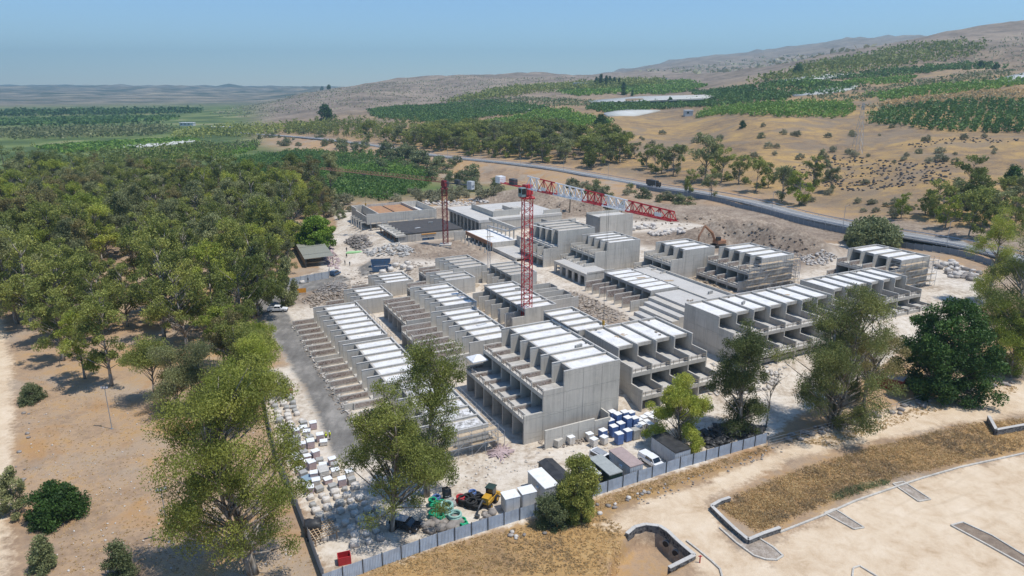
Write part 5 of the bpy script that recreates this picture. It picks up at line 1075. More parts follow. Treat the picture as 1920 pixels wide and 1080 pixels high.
hero('large rounded grey-green bush between the highway and the stepped block', 1636, 458, 371, 9.5, 11.0, 0, name='bush', cat='bush', bare=0.02, nclump=90, cnt=170, L=0.9, Wd=0.5, droop=0.3, clr=(2.3, 1.7), shape='dome', lm='scrubg', core=0.3)
# bare tree
x, y, z = cast(1436, 800); b = MB(); rg = random.Random(4)
def branch(b, p_, d, L, r, lv):
    e = p_ + d * L; b.tube(p_, e, r, r * 0.65, 5)
    if lv == 0: return
    for k in range(3 if lv > 1 else 2):
        nd = (d + Vector((rg.uniform(-1, 1), rg.uniform(-1, 1), rg.uniform(-.1, .6))) * 0.55).normalized(); branch(b, p_ + d * L * rg.uniform(.55, 1.0), nd, L * rg.uniform(.55, .75), r * 0.55, lv - 1)
branch(b, Vector((0, 0, -.3)), Vector((.05, 0, 1)).normalized(), 5.2, .16, 4); r = empty('bare_tree', (x, y, z)); tag(r, 'leafless pale tree beside the dark olive eucalyptus', 'tree'); b.build('trunk', M['bark'], r)
# dead palms by the excavation
for k, (u, v) in enumerate(((1142, 425), (1164, 418), (1068, 398))):
    x, y, z = cast(u, v); r = empty('palm_tree', (x, y, z)); tag(r, ['dry palm with drooping grey fronds at the excavation edge', 'slim bare palm stem beside the dry drooping palm', 'short palm standing in the dug earth below the crane jib'][k], 'palm'); b = MB(); b.tube((0, 0, -.3), (.2, 0, 8), .28, .2, 8); b.build('trunk', M['barkd'], r); rg2 = np.random.RandomState(k)
    V, F, T = leaves(rg2, [(.2, 0, 7.6)], [(2.2 if k == 0 else 0.8, 2.2 if k == 0 else .8, 1.5)], 260, 1.4, .2, 2.2, [.4]); link('crown', np_mesh('crown', V, F, M['scrub'], {'tint': T}), r)
# ------------------------------------------------------------------ hillside trees, shrubs
HILL = [make_tree(400 + i, 14, rnd.uniform(4.8, 6.2), rnd.uniform(.12, .24), 1.0, 40, 75, 0.75, 0.38, 0.7, (1.35, 1.15), m_) for i, m_ in enumerate(['euc', 'euc_g', 'euc', 'euc_y'])]
SHR = [make_tree(450 + i, 3.4, 2.3, 0.02, 1.0, 18, 45, 0.5, 0.26, 0.2, (0.9, 0.7), m_, 'barkd', 'dome', core=0.2) for i, m_ in enumerate(['scrub', 'scrub', 'scrubg', 'scrubg'])]
def size_px(u, v, pxh):
    x, y, z = cast(u, v); d = y * CT - (z - CAMH) * ST; return (x, y, z), pxh * d / FPX
singles = [(1322, 338, 82, 1), (1352, 342, 62, 0), (1385, 345, 52, 0), (1417, 360, 60, 2), (1465, 379, 66, 1), (1498, 385, 62, 3), (1525, 348, 54, 0), (1557, 360, 44, 1), (1293, 364, 44, 0), (1333, 372, 46, 1), (1240, 325, 48, 0), (1262, 330, 55, 1), (1190, 298, 30, 1),
           (1752, 408, 68, 0), (1772, 427, 60, 3), (1816, 442, 84, 2), (1842, 422, 70, 0), (1866, 424, 66, 1), (1895, 410, 60, 1), (1818, 372, 78, 0), (1880, 385, 52, 2), (1800, 412, 50, 1), (1689, 410, 48, 3), (1735, 402, 40, 0), (1790, 400, 62, 1), (1830, 402, 74, 0), (1858, 446, 60, 2), (1900, 436, 66, 0), (1912, 392, 58, 1), (1780, 388, 40, 2), (1440, 352, 46, 0), (1476, 362, 40, 2), (1212, 318, 46, 0), (1228, 312, 40, 1), (1275, 318, 44, 2)]
for k, (u, v, ph, kd) in enumerate(singles):
    loc, hh = size_px(u, v, ph); s_ = hh / 14; rg = random.Random(k)
    plant('hillside_tree', HILL[kd], loc, rg.uniform(0, 6.28), (s_ * rg.uniform(.85, 1.1), s_ * rg.uniform(.85, 1.1), s_), 'scattered eucalyptus on the dry slope above the highway' if kd != 1 else 'scattered grey-green eucalyptus on the dry slope above the highway', 'tree', 'trees on the slope above the highway' if kd != 1 else 'grey-green trees on the slope above the highway')
def pxpoly(L): return [tuple(r_[:2]) for r_ in cast_many(L)]
belt = pxpoly([(540, 262), (640, 258), (700, 268), (770, 279), (860, 293), (960, 305), (1060, 317), (1120, 318), (1185, 302), (1180, 288), (1080, 268), (960, 252), (900, 246), (760, 238), (640, 232), (540, 240)])
bp = [p_ for p_ in scatter(belt, 10.5, 8) if abs(float(poly_dist(np.array([p_[0]]), np.array([p_[1]]), ROAD)[0])) > 15]; bp.sort(key=lambda p_: p_[1])
for k, (x, y) in enumerate(bp[:150]):
    rg = random.Random(900 + k); s_ = rg.uniform(9, 20) / 14; kd = rg.choice([0, 0, 1, 2])
    plant('roadside_tree', HILL[kd], (x, y, H(x, y)), rg.uniform(0, 6.28), (s_ * 1.2, s_ * 1.2, s_), 'eucalyptus in the belt of trees on the far side of the highway' if kd != 1 else 'grey-green eucalyptus in the belt on the far side of the highway', 'tree', 'tree belt beyond the highway' if kd != 1 else 'grey-green trees of the belt beyond the highway')
if bp[150:]: far_wood('tree_belt', 'far end of the tree belt beyond the highway', bp[150:], 13, 5.0, M['euc'], 31, 90, 1.6, 1.0)
def shrubs(poly_px, n_, seed, lo, hi, kinds, label, group, name='shrub'):
    P = pxpoly(poly_px); rg = random.Random(seed); us = [p_[0] for p_ in poly_px]; vs = [p_[1] for p_ in poly_px]; uv = []
    while len(uv) < n_:
        u, v = rg.uniform(min(us), max(us)), rg.uniform(min(vs), max(vs))
        if inside(u, v, poly_px): uv.append((u, v))
    for (x, y, z) in cast_many(uv):
        if abs(float(poly_dist(np.array([x]), np.array([y]), ROAD)[0])) < 8.5: continue
        s_ = rg.uniform(lo, hi) / 3.4; plant(name, SHR[rg.choice(kinds)], (x, y, z), rg.uniform(0, 6.28), (s_ * rg.uniform(.9, 1.3), s_ * rg.uniform(.9, 1.3), s_), label, 'shrub', group)
shrubs([(1180, 240), (1300, 228), (1700, 240), (1910, 262), (1910, 330), (1700, 320), (1560, 372), (1480, 300), (1240, 300)], 56, 1, 1.6, 5.0, [0, 0, 1, 2], 'grey thorn shrub scattered on the dry hillside above the highway', 'grey shrubs on the dry hillside')
shrubs([(660, 305), (760, 296), (860, 308), (900, 330), (890, 352), (820, 340), (700, 330)], 40, 2, 3.0, 8.0, [2, 3, 3], 'green shrub on the bank between orchard and highway', 'shrubs between orchard and highway')
shrubs([(720, 372), (820, 352), (930, 345), (960, 356), (900, 372), (840, 378), (740, 388)], 30, 3, 2.5, 5.5, [0, 1, 2], 'grey bush behind the public hall at the orchard edge', 'bushes behind the public hall')
shrubs([(1060, 345), (1120, 352), (1260, 372), (1300, 384), (1240, 380), (1080, 362)], 24, 4, 3.0, 6.0, [2, 3, 0], 'green bush on the bank below the highway', 'bushes below the highway')
shrubs([(600, 380), (650, 372), (660, 395), (640, 410), (600, 405)], 16, 5, 3.0, 6.0, [0, 2, 1], 'grey-green bush between the wood and the public hall', 'bushes beside the public hall')
shrubs([(1500, 370), (1680, 378), (1720, 398), (1680, 410), (1500, 385)], 16, 6, 1.6, 3.5, [0, 0, 1], 'low grey shrub along the upper verge of the highway', 'low shrubs above the highway')
shrubs([(470, 240), (640, 228), (640, 275), (500, 280)], 44, 7, 3, 8, [0, 2, 3, 3], 'shrub on the stony ground at the valley edge', 'shrubs at the valley edge')
# ------------------------------------------------------------------ orchards and far vegetation masses
def orchard(name, label, poly_px, row, gap, hgt, mt, seed, nl, L, Wd, ang, kind='stuff', cat='orchard', tv=0.1):
    P = pxpoly(poly_px); rng = np.random.RandomState(seed); c, s_ = math.cos(rad(ang)), math.sin(rad(ang))
    A = np.array(P); a = A @ (c, s_); b_ = A @ (-s_, c); aa, bb = np.meshgrid(np.arange(a.min(), a.max(), gap), np.arange(b_.min(), b_.max(), row)); aa = aa.ravel() + rng.uniform(-.42, .42, aa.size) * gap; bb = bb.ravel() + rng.uniform(-.22, .22, bb.size) * row
    X_ = aa * c - bb * s_; Y_ = aa * s_ + bb * c; keep = (in_zone(X_, Y_, P) + 0.6 * row * wob(X_, Y_, 35, 2) > 0) & (rng.uniform(0, 1, X_.size) > .06); X_, Y_ = X_[keep], Y_[keep]
    if len(X_) > 6000: k_ = rng.permutation(len(X_))[:6000]; X_, Y_ = X_[k_], Y_[k_]
    Z_ = height(X_, Y_); hh = hgt * rng.uniform(.6, 1.25, len(X_)); cen = np.stack([X_, Y_, Z_ + hh * .5], 1); R3 = np.stack([row * .52 * hh / hgt, row * .52 * hh / hgt, hh * .52], 1)
    ti = np.clip(.5 + tv * wob(X_, Y_, 60, 1) + rng.normal(0, .08, len(X_)), 0, 1)
    V, F, T = leaves(rng, cen, R3, nl, L, Wd, -.2, ti, .35); o0 = np.array([X_[0], Y_[0], Z_[0]])
    o = link(name, np_mesh(name, V - o0, F, M[mt], {'tint': T}), None, tuple(o0)); tag(o, label, cat, None, 'stuff'); return o
orchard('orchard', 'dark green orchard between the wood and the highway', [(432, 300), (560, 284), (690, 287), (770, 305), (812, 332), (800, 352), (720, 378), (640, 366), (590, 384), (560, 352), (500, 330)], 5.4, 3.6, 4.2, 'orch', 51, 34, 1.4, .9, 27)
orchard('orchard', 'strip of light green young trees in the near orchard', [(580, 330), (700, 312), (790, 322), (800, 334), (690, 330), (590, 345)], 4.4, 3.0, 4.8, 'orchb', 52, 40, 1.1, .7, 27)
orchard('orchard', 'light green orchard corner near the palm rows', [(250, 290), (400, 274), (480, 270), (480, 282), (420, 296), (300, 306)], 5.0, 4.0, 4.0, 'orchb', 53, 26, 1.8, 1.1, 10)
orchard('orchard', 'wide dark green orchard on the lower hill slope', [(690, 208), (760, 200), (900, 190), (985, 196), (1035, 204), (960, 216), (880, 224), (900, 232), (830, 236), (760, 226), (700, 220)], 7, 5, 5, 'orch', 54, 18, 2.6, 1.8, 10)
orchard('orchard', 'bright green terraced orchard above the tree belt', [(900, 232), (1000, 212), (1060, 206), (1075, 214), (1120, 224), (1150, 234), (1090, 240), (1000, 242), (930, 240)], 6, 5, 5, 'orchb', 55, 22, 2.3, 1.6, 25)
orchard('orchard', 'smooth green orchard below the hilltop village', [(1045, 172), (1150, 160), (1280, 152), (1330, 160), (1290, 172), (1180, 178), (1080, 182)], 9, 7, 5, 'orchb', 56, 10, 4.2, 3.0, 30)
orchard('orchard', 'dark green orchard beside the shiny greenhouse field', [(1102, 206), (1112, 196), (1200, 190), (1300, 188), (1345, 186), (1330, 198), (1250, 204), (1130, 212)], 7, 5, 4.5, 'orch', 57, 16, 2.8, 2.0, 30)
orchard('orchard', 'green orchard terraces under the wooded hilltop', [(1330, 172), (1420, 160), (1560, 155), (1620, 165), (1560, 178), (1440, 182), (1360, 188)], 8, 6, 4.5, 'orch', 58, 14, 3.0, 2.2, 35)
orchard('orchard', 'upper green orchard strip along the foot of the wood', [(1500, 150), (1640, 134), (1740, 124), (1860, 120), (1880, 128), (1740, 138), (1620, 148)], 8, 6, 5, 'orch', 59, 14, 3.0, 2.2, 35)
orchard('orchard', 'row of low light green avocado trees over the dry slope', [(1302, 220), (1330, 204), (1460, 196), (1590, 192), (1604, 214), (1560, 222), (1440, 222)], 6.5, 5.5, 5.2, 'orchb', 60, 26, 2.0, 1.5, 55)
orchard('orchard', 'dense dark avocado orchard at the eastern slope', [(1618, 232), (1640, 210), (1720, 200), (1920, 192), (1990, 200), (1990, 252), (1760, 247)], 6.5, 5, 6.0, 'orch', 61, 30, 1.9, 1.35, 55)
orchard('orchard', 'green young plantation left of the netted field', [(1620, 178), (1760, 160), (1920, 148), (1960, 156), (1800, 176), (1660, 190)], 7, 5, 4, 'orchb', 62, 14, 2.6, 1.8, 50)
orchard('dry_vineyard', 'brown dried-up plantation on the eastern slope', [(1640, 200), (1700, 184), (1920, 166), (1960, 176), (1960, 190), (1760, 198)], 7, 4, 2.6, 'dry', 63, 16, 2.0, 1.4, 50, cat='plantation')
orchard('palm_plantation', 'dark rows of palms across the valley floor', [(0, 246), (150, 244), (300, 240), (330, 246), (300, 254), (150, 260), (0, 262)], 12, 8, 9, 'euc_g', 64, 12, 4.0, 2.4, 5, cat='plantation')
orchard('valley_field', 'bright green crop field on the valley floor', [(60, 276), (200, 266), (360, 258), (375, 264), (250, 278), (120, 288)], 5, 5, 1.6, 'orchb', 65, 6, 4.5, 3.2, 5, cat='field')
orchard('valley_field', 'far green field below the plateau', [(0, 224), (160, 220), (320, 218), (340, 224), (200, 232), (0, 236)], 14, 12, 3, 'orch', 66, 5, 9, 7, 5, cat='field')
orchard('shelter_belt', 'dark shelter belt of trees at the foot of the plateau', [(0, 212), (180, 210), (370, 207), (372, 212), (180, 216), (0, 219)], 18, 12, 12, 'dark', 67, 8, 7, 5, 0, cat='trees')
orchard('hillside_wood', 'dark wooded strip below the hilltop village', [(820, 194), (900, 178), (1000, 163), (1120, 158), (1240, 153), (1250, 160), (1120, 170), (1000, 176), (900, 190)], 11, 9, 11, 'euc', 68, 12, 4.2, 2.8, 20, cat='trees')
orchard('hilltop_wood', 'brown-green wood covering the eastern hilltop', [(1390, 164), (1470, 140), (1560, 116), (1680, 92), (1760, 84), (1830, 80), (1850, 98), (1760, 118), (1640, 134), (1520, 150)], 14, 11, 11, 'euc', 69, 14, 4.4, 3.0, 40, cat='trees')
orchard('hillside_scrub', 'dark shrubs dotted over the bare middle hill', [(400, 214), (500, 193), (640, 166), (760, 150), (880, 143), (1150, 146), (1000, 156), (830, 190), (660, 205), (480, 222)], 34, 26, 3.2, 'scrub', 70, 8, 3.6, 2.6, 17, cat='shrubs')
orchard('hillside_scrub', 'sparse shrubs on the eastern hill shoulder', [(1700, 118), (1830, 90), (1920, 60), (2000, 60), (2000, 130), (1860, 118)], 24, 20, 4, 'scrub', 71, 10, 3.4, 2.4, 17, cat='shrubs')
orchard('hillside_scrub', 'sparse bushes on the far ridge', [(1220, 132), (1400, 112), (1560, 100), (1640, 96), (1500, 118), (1350, 136)], 120, 90, 8, 'scrub', 72, 8, 14, 9, 17, cat='shrubs')
orchard('orchard', 'dark green orchard filling the slope beside the village road', [(1290, 170), (1400, 172), (1480, 180), (1470, 190), (1380, 196), (1310, 200), (1340, 188)], 7, 5, 4.5, 'orch', 81, 14, 2.8, 2.0, 30)
orchard('orchard', 'green terrace between the two white nets', [(1440, 160), (1520, 154), (1640, 150), (1720, 144), (1700, 156), (1600, 160), (1500, 166)], 8, 6, 4.5, 'orchb', 82, 12, 3.0, 2.2, 35)
orchard('hillside_scrub', 'olive scrub on the fallow terraces of the eastern slope', [(1500, 186), (1620, 168), (1760, 146), (1900, 130), (1900, 146), (1760, 162), (1640, 184), (1560, 192)], 12, 9, 3.0, 'scrubg', 83, 12, 2.6, 1.8, 35, cat='shrubs')
orchard('hillside_scrub', 'brown scrub above the dense avocado orchard', [(1610, 202), (1720, 186), (1910, 176), (1910, 192), (1740, 200), (1640, 208)], 9, 7, 2.6, 'scrub', 84, 12, 2.2, 1.6, 50, cat='shrubs')
orchard('hillside_scrub', 'olive scrub between village wood and orchards', [(860, 196), (960, 184), (1060, 184), (1110, 190), (1100, 200), (1000, 200), (880, 205)], 12, 9, 4.0, 'scrubg', 85, 10, 3.2, 2.2, 20, cat='shrubs')
orchard('valley_wood', 'dark trees along the stream at the foot of the middle hill', [(330, 250), (420, 240), (520, 236), (620, 234), (620, 246), (520, 252), (430, 258), (340, 262)], 15, 11, 9, 'euc', 86, 16, 3.6, 2.4, 10, cat='trees')
orchard('valley_wood', 'dark grove behind the eucalyptus wood', [(150, 300), (260, 288), (380, 276), (440, 284), (420, 300), (330, 312), (200, 312)], 10, 8, 9, 'euc', 87, 24, 2.4, 1.5, 10, cat='trees')
orchard('valley_wood', 'hazy groves scattered over the valley floor', [(0, 236), (330, 230), (345, 238), (200, 243), (0, 246)], 46, 34, 9, 'dark', 88, 10, 6, 4, 10, cat='trees')
orchard('palm_rows', 'rows of young palms at the orchard corner', [(370, 280), (480, 270), (490, 274), (480, 282), (400, 290)], 9, 6, 7, 'euc_g', 89, 14, 2.6, 1.2, 80, cat='plantation')
for k, (L_, lb) in enumerate([([(1132, 214), (1158, 207), (1238, 208), (1190, 218), (1140, 219)], 'shiny white greenhouse field in the middle of the orchards'), ([(1102, 190), (1200, 182), (1338, 179), (1342, 185), (1200, 191), (1110, 194)], 'pale netted field below the village'), ([(1440, 155), (1520, 143), (1600, 137), (1605, 141), (1530, 150), (1450, 157)], 'long white shade net under the hilltop wood'), ([(1484, 178), (1540, 168), (1608, 162), (1600, 168), (1545, 177), (1490, 181)], 'narrow white shade net among green terraces'), ([(1866, 150), (1920, 138), (1975, 128), (1975, 146), (1920, 152), (1880, 155)], 'white netted field at the eastern edge'), ([(880, 206), (960, 203), (1000, 206), (985, 211), (900, 210)], 'pale fallow net between two orchards'), ([(220, 275), (300, 270), (366, 262), (366, 266), (300, 274), (235, 279)], 'white net strip on the valley floor')]):
    P = pxpoly(L_); c0 = np.mean(P, axis=0); m = len(P); zz = height(np.array([p_[0] for p_ in P]), np.array([p_[1] for p_ in P])); zc_ = H(*c0) + 1.8
    V = [(x - c0[0], y - c0[1], z + 1.3 - zc_) for (x, y), z in zip(P, zz)] + [(0, 0, 0)] + [(x - c0[0], y - c0[1], z - .5 - zc_) for (x, y), z in zip(P, zz)]
    F = [(j, (j + 1) % m, m) for j in range(m)] + [(j, m + 1 + j, m + 1 + (j + 1) % m) for j in range(m)] + [(j, m + 1 + (j + 1) % m, (j + 1) % m) for j in range(m)]
    o = link('shade_net', np_mesh('shade_net', np.array(V), np.array(F), M['net']), None, (c0[0], c0[1], zc_)); tag(o, lb, 'net')
# hilltop village: long pale lodge buildings, cypresses
for k, (u, v, L, hh, lb) in enumerate([(1050, 166, 60, 6, 'long pale two-storey lodge in the hilltop village'), (1095, 163, 45, 8, 'taller pale lodge beside the cypresses in the village'), (1010, 165, 30, 5, 'small pale house in the village trees'), (1230, 152, 50, 6, 'flat house at the village edge above the orchard'), (415, 243, 34, 4, 'low white barn at the foot of the middle hill'), (352, 236, 22, 5, 'farm shed among dark trees on the valley floor'), (1290, 217, 9, 6, 'white and blue water tank hut beside the avocado orchard')]):
    x, y, z = cast(u, v); r = empty('hillside_building', (x, y, z)); tag(r, lb, 'building'); boxpart('wall', (-L / 2, -5, -2, L / 2, 5, hh), M['cabin'], r); boxpart('roof', (-L / 2 - .5, -5.5, hh, L / 2 + .5, 5.5, hh + .6), M['white'], r)
    for i in range(int(L / 6)): boxpart('window', (-1.2, -5.06, hh * .45, 1.2, -5.0, hh * .8), M['glass'], r, (-L / 2 + 3 + i * 6, 0, 0))
CY = make_tree(480, 12, 1.7, 0.04, 1.0, 26, 60, 0.8, 0.4, -.6, (1.0, 1.3), 'dark', 'barkd', 'cone', core=.2)
for u, v, ph in ((1170, 178, 24), (1185, 180, 12), (1117, 165, 20), (1127, 164, 24), (1135, 164, 22), (1144, 163, 20), (1152, 163, 18), (1160, 162, 16), (1255, 193, 12)):
    loc, hh = size_px(u, v, ph); plant('cypress_tree', CY, loc, u, (hh / 12 * 1.5, hh / 12 * 1.5, hh / 12), 'dark cypress standing near the hilltop village', 'tree', 'cypresses of the hilltop village')
DK = make_tree(481, 12, 5.0, 0.06, 1.0, 30, 80, 1.1, 0.6, .2, (1.8, 1.5), 'dark', 'barkd', 'dome', core=.2)
for u, v, ph, lb in ((613, 228, 32, 'tall dark round tree at the foot of the middle hill'), (604, 170, 8, 'small dark tree group member on the middle hill crest'), (617, 168, 9, 'dark tree on the middle hill crest'), (1256, 195, 12, 'round dark tree beside the pale netted field'), (1838, 128, 14, 'round green bush tree over the upper orchard'), (1868, 130, 12, 'dark bush tree near the white netted field'), (1496, 142, 22, 'dark round tree at the wood corner'), (1392, 240, 14, 'low dark green bush on the dry slope'), (1125, 245, 30, 'dark tree at the lower corner of the bright orchard'), (1898, 345, 34, 'wide dark bush on the eastern dry slope')):
    loc, hh = size_px(u, v, ph); s_ = hh / 12; plant('dark_tree', DK, loc, u, (s_ * 1.2, s_ * 1.2, s_), lb, 'tree')
# transmission tower
x, y, z = cast(1606, 288); r = empty('pylon', (x, y, z)); tag(r, 'thin grey lattice power pylon on the dry hillside', 'pylon'); hp = size_px(1606, 288, 92)[1]
b = MB()
for k in range(6):
    f0 = 1 - k / 6 * .85; f1 = 1 - (k + 1) / 6 * .85; z0, z1 = hp * k / 6, hp * (k + 1) / 6; w = 2.6
    cs = [(-1, -1), (1, -1), (1, 1), (-1, 1)]
    for i in range(4):
        a, d = cs[i], cs[(i + 1) % 4]; b.tube((a[0] * w * f0, a[1] * w * f0, z0), (a[0] * w * f1, a[1] * w * f1, z1), .1, n=4); b.tube((a[0] * w * f0, a[1] * w * f0, z0), (d[0] * w * f1, d[1] * w * f1, z1), .06, n=4)
b.build('lattice_body', M['steel'], r)
for k in range(3): b = MB(); b.tube((-4.5 + k * .6, 0, hp * (.78 + .09 * k)), (4.5 - k * .6, 0, hp * (.78 + .09 * k)), .1, n=4); b.build('cross_arm', M['steel'], r)

shrubs([(620, 268), (700, 278), (770, 290), (860, 306), (850, 314), (760, 302), (640, 284)], 26, 9, 5.0, 10.0, [2, 3, 2], 'tall green bush hiding the near verge of the highway', 'tall bushes on the near verge')

for k, (u, v, hh) in enumerate(((540, 512, 11), (528, 492, 16), (538, 476, 12), (520, 512, 15), (505, 530, 15))):
    plant('eucalyptus_tree', EUC[[5, 0, 8, 6, 1][k]], cast(u, v), k * 1.3, hh / 20, ['grey-green gum behind the white sheet fence', 'olive gum behind the segmented canopy', 'yellow-green gum beside the segmented canopy', 'taller grey-green gum over the white sacks', 'olive gum at the western end of the white sheet fence'][k], 'tree')

hero('short dark olive tree between the many-stemmed eucalyptus and the dark green tree', 1600, 742, 390, 12.5, 4.6, 1.0, bare=0.05, nclump=44, cnt=300, clr=(1.5, 1.2), lm='euc_d', **fine)
hero('yellow-green gum right of the wide dark green tree', 1862, 690, 391, 17, 4.8, 1.0, bare=0.08, nclump=50, cnt=300, clr=(1.5, 1.3), lm='euc_y', **fine)
# ------------------------------------------------------------------ rocks and rubble
def ico(seed, sub=1, sq=(1, 1, .75), rough=.22):
    import bmesh
    bm = bmesh.new(); bmesh.ops.create_icosphere(bm, subdivisions=sub, radius=1.0); rg = random.Random(seed)
    for v in bm.verts: k = 1 + rg.uniform(-rough, rough); v.co = Vector((v.co.x * sq[0] * k, v.co.y * sq[1] * k, v.co.z * sq[2] * k))
    V = np.array([v.co[:] for v in bm.verts]); F = np.array([[v.index for v in f.verts] for f in bm.faces]); bm.free(); return V, F
ICO = [ico(i, 1, (1, random.Random(i).uniform(.7, 1.1), random.Random(i + 9).uniform(.5, .8))) for i in range(6)]
ROCKM = [np_mesh('boulder', *ICO[i % 6], M['rock'] if i < 6 else M['rockp']) for i in range(12)]
BOX = np.array([(-1, -1, -1), (1, -1, -1), (1, 1, -1), (-1, 1, -1), (-1, -1, 1), (1, -1, 1), (1, 1, 1), (-1, 1, 1)], float)
BOXF = np.array([(0, 3, 2, 1), (4, 5, 6, 7), (0, 1, 5, 4), (1, 2, 6, 5), (2, 3, 7, 6), (3, 0, 4, 7)])
BOXT = np.array([t for f in BOXF for t in ((f[0], f[1], f[2]), (f[0], f[2], f[3]))])
def px_points(poly, n_, seed):
    rg = random.Random(seed); us = [p_[0] for p_ in poly]; vs = [p_[1] for p_ in poly]; uv = []
    while len(uv) < n_:
        u, v = rg.uniform(min(us), max(us)), rg.uniform(min(vs), max(vs))
        if inside(u, v, poly): uv.append((u, v))
    return cast_many(uv)
def heap(name, label, cat, poly, n_, lo, hi, mt, seed, shape='rock', pile=0.0, kind='stuff'):
    P = px_points(poly, n_, seed); rng = np.random.RandomState(seed); Vs = []; Fs = []; b_ = 0; c0 = P.mean(0); R_ = np.abs(P[:, :2] - c0[:2]).max() + .1
    for x, y, z in P:
        V, F = ICO[rng.randint(6)] if shape == 'rock' else (BOX, BOXT); s_ = rng.uniform(lo, hi) ** 1.0
        if shape == 'plank': sc = np.array([rng.uniform(1.0, 2.2), .09, .05])
        elif shape == 'slab': sc = np.array([s_ * rng.uniform(.6, 1.4), s_ * rng.uniform(.5, 1), s_ * .18])
        else: sc = np.array([s_] * 3)
        a, t = rng.uniform(0, 6.28), rng.uniform(-.5, .5) if shape != 'plank' else rng.uniform(-.12, .12); ca, sa = math.cos(a), math.sin(a); v = V * sc
        v = np.stack([v[:, 0] * math.cos(t) - v[:, 2] * math.sin(t), v[:, 1], v[:, 0] * math.sin(t) + v[:, 2] * math.cos(t)], 1)
        v = np.stack([v[:, 0] * ca - v[:, 1] * sa, v[:, 0] * sa + v[:, 1] * ca, v[:, 2]], 1)
        dz = pile * max(0, 1 - np.hypot(x - c0[0], y - c0[1]) / R_) * rng.uniform(.3, 1)
        Vs.append(v + (x, y, z + sc[2] * .35 + dz)); Fs.append(F + b_); b_ += len(V)
    o0 = np.array([c0[0], c0[1], c0[2]]); o = link(name, np_mesh(name, np.concatenate(Vs) - o0, np.concatenate(Fs), M[mt]), None, tuple(o0)); tag(o, label, cat, None, kind); return o
def boulders(label, group, poly, n_, lo, hi, seed, pale=0, name='boulder'):
    rg = random.Random(seed)
    for x, y, z in px_points(poly, n_, seed):
        s_ = rg.uniform(lo, hi); o = link(name, ROCKM[rg.randrange(6) + 6 * (rg.random() < pale)], None, (x, y, z + s_ * .3), rg.uniform(0, 6.28), s_); tag(o, label, 'rock', group)
boulders('brown field boulder heaped against the front fence', 'boulders heaped by the fence', [(790, 985), (830, 968), (865, 975), (860, 990), (820, 1000), (800, 998)], 34, .55, 1.1, 1)
boulders('grey boulder lying by the front fence under the loader', 'boulders below the loader', [(880, 975), (930, 955), (945, 965), (900, 982)], 9, .4, .8, 2)
boulders('loose stone on the dry verge outside the front fence', 'stones outside the fence', [(930, 1000), (1000, 985), (1120, 945), (1240, 905), (1240, 925), (1120, 965), (960, 1030)], 26, .18, .5, 3, .5)
boulders('rough boulder in the row along the upper edge of the dirt road', 'boulders along the dirt road', [(1470, 815), (1560, 790), (1640, 775), (1720, 752), (1800, 735), (1900, 712), (1905, 722), (1800, 745), (1720, 768), (1600, 800), (1480, 830)], 90, .3, .8, 4)
boulders('boulder dumped beside the end wall of the roadside block', 'boulders beside the roadside block', [(1752, 498), (1790, 490), (1840, 512), (1835, 528), (1780, 520)], 60, .7, 1.5, 5, .4)
boulders('stone at the edge of the pale footpath', 'stones by the footpath', [(30, 710), (45, 720), (60, 800), (40, 960), (30, 960)], 12, .2, .5, 6)
heap('rubble', 'pale broken concrete strewn between the north-eastern blocks', 'rubble', [(1500, 482), (1545, 470), (1570, 482), (1545, 500), (1510, 498)], 130, .25, .7, 'rockp', 11)
heap('rubble', 'pale stone rubble on the bank above the mounds', 'rubble', [(1155, 428), (1230, 422), (1232, 430), (1160, 432)], 70, .5, 1.1, 'rockp', 12); heap('rubble', 'second row of pale stones before the grey mound', 'rubble', [(1215, 438), (1280, 432), (1285, 438), (1220, 444)], 60, .5, 1.1, 'rockp', 13)
heap('rubble', 'broken stones behind the public hall', 'rubble', [(790, 378), (900, 373), (920, 380), (880, 386), (800, 386)], 120, .4, 1.0, 'rockp', 14)
heap('rubble', 'building debris between the track and the three-bay block', 'rubble', [(560, 562), (610, 545), (650, 535), (690, 528), (700, 545), (660, 556), (640, 575), (590, 580)], 520, .15, .55, 'rubble', 15, 'slab', .5)
heap('debris', 'grey metal and timber debris heap at the track bend', 'debris', [(585, 548), (620, 532), (650, 530), (650, 545), (610, 556)], 150, .2, .7, 'rock', 16, 'slab', .8)
heap('debris', 'scrap heap before the formwork hall', 'debris', [(645, 455), (665, 440), (690, 445), (700, 462), (670, 470)], 200, .25, .9, 'rock', 17, 'slab', 1.2); heap('debris', 'broken concrete slabs beside the formwork hall', 'debris', [(680, 470), (745, 455), (780, 470), (760, 482), (690, 480)], 160, .3, .9, 'slab', 18, 'slab', .8)
heap('debris', 'stone and timber offcuts beside the grey-roofed canopy', 'debris', [(592, 470), (620, 462), (640, 490), (636, 505), (615, 500)], 220, .2, .6, 'sackp', 19, 'slab', .6)
heap('debris', 'grey and brown rubble before the six-bay block', 'debris', [(1040, 560), (1075, 545), (1130, 570), (1170, 590), (1150, 605), (1090, 585)], 360, .15, .6, 'rubble', 20, 'slab', .3)
heap('debris', 'timber scraps around the scaffolded north-eastern block', 'debris', [(1270, 530), (1310, 520), (1390, 558), (1350, 560), (1290, 545)], 240, .2, .6, 'woodp', 21, 'slab', .3)
heap('debris', 'pale rubble spread under the stepped block terraces', 'debris', [(1320, 700), (1400, 690), (1470, 700), (1450, 730), (1350, 745), (1320, 730)], 320, .15, .6, 'rockp', 22)
heap('debris', 'small rubble around the foot of the ramp wall', 'debris', [(1010, 828), (1100, 800), (1160, 790), (1165, 805), (1080, 835), (1020, 845)], 420, .1, .35, 'rubble', 23, 'slab', .3)
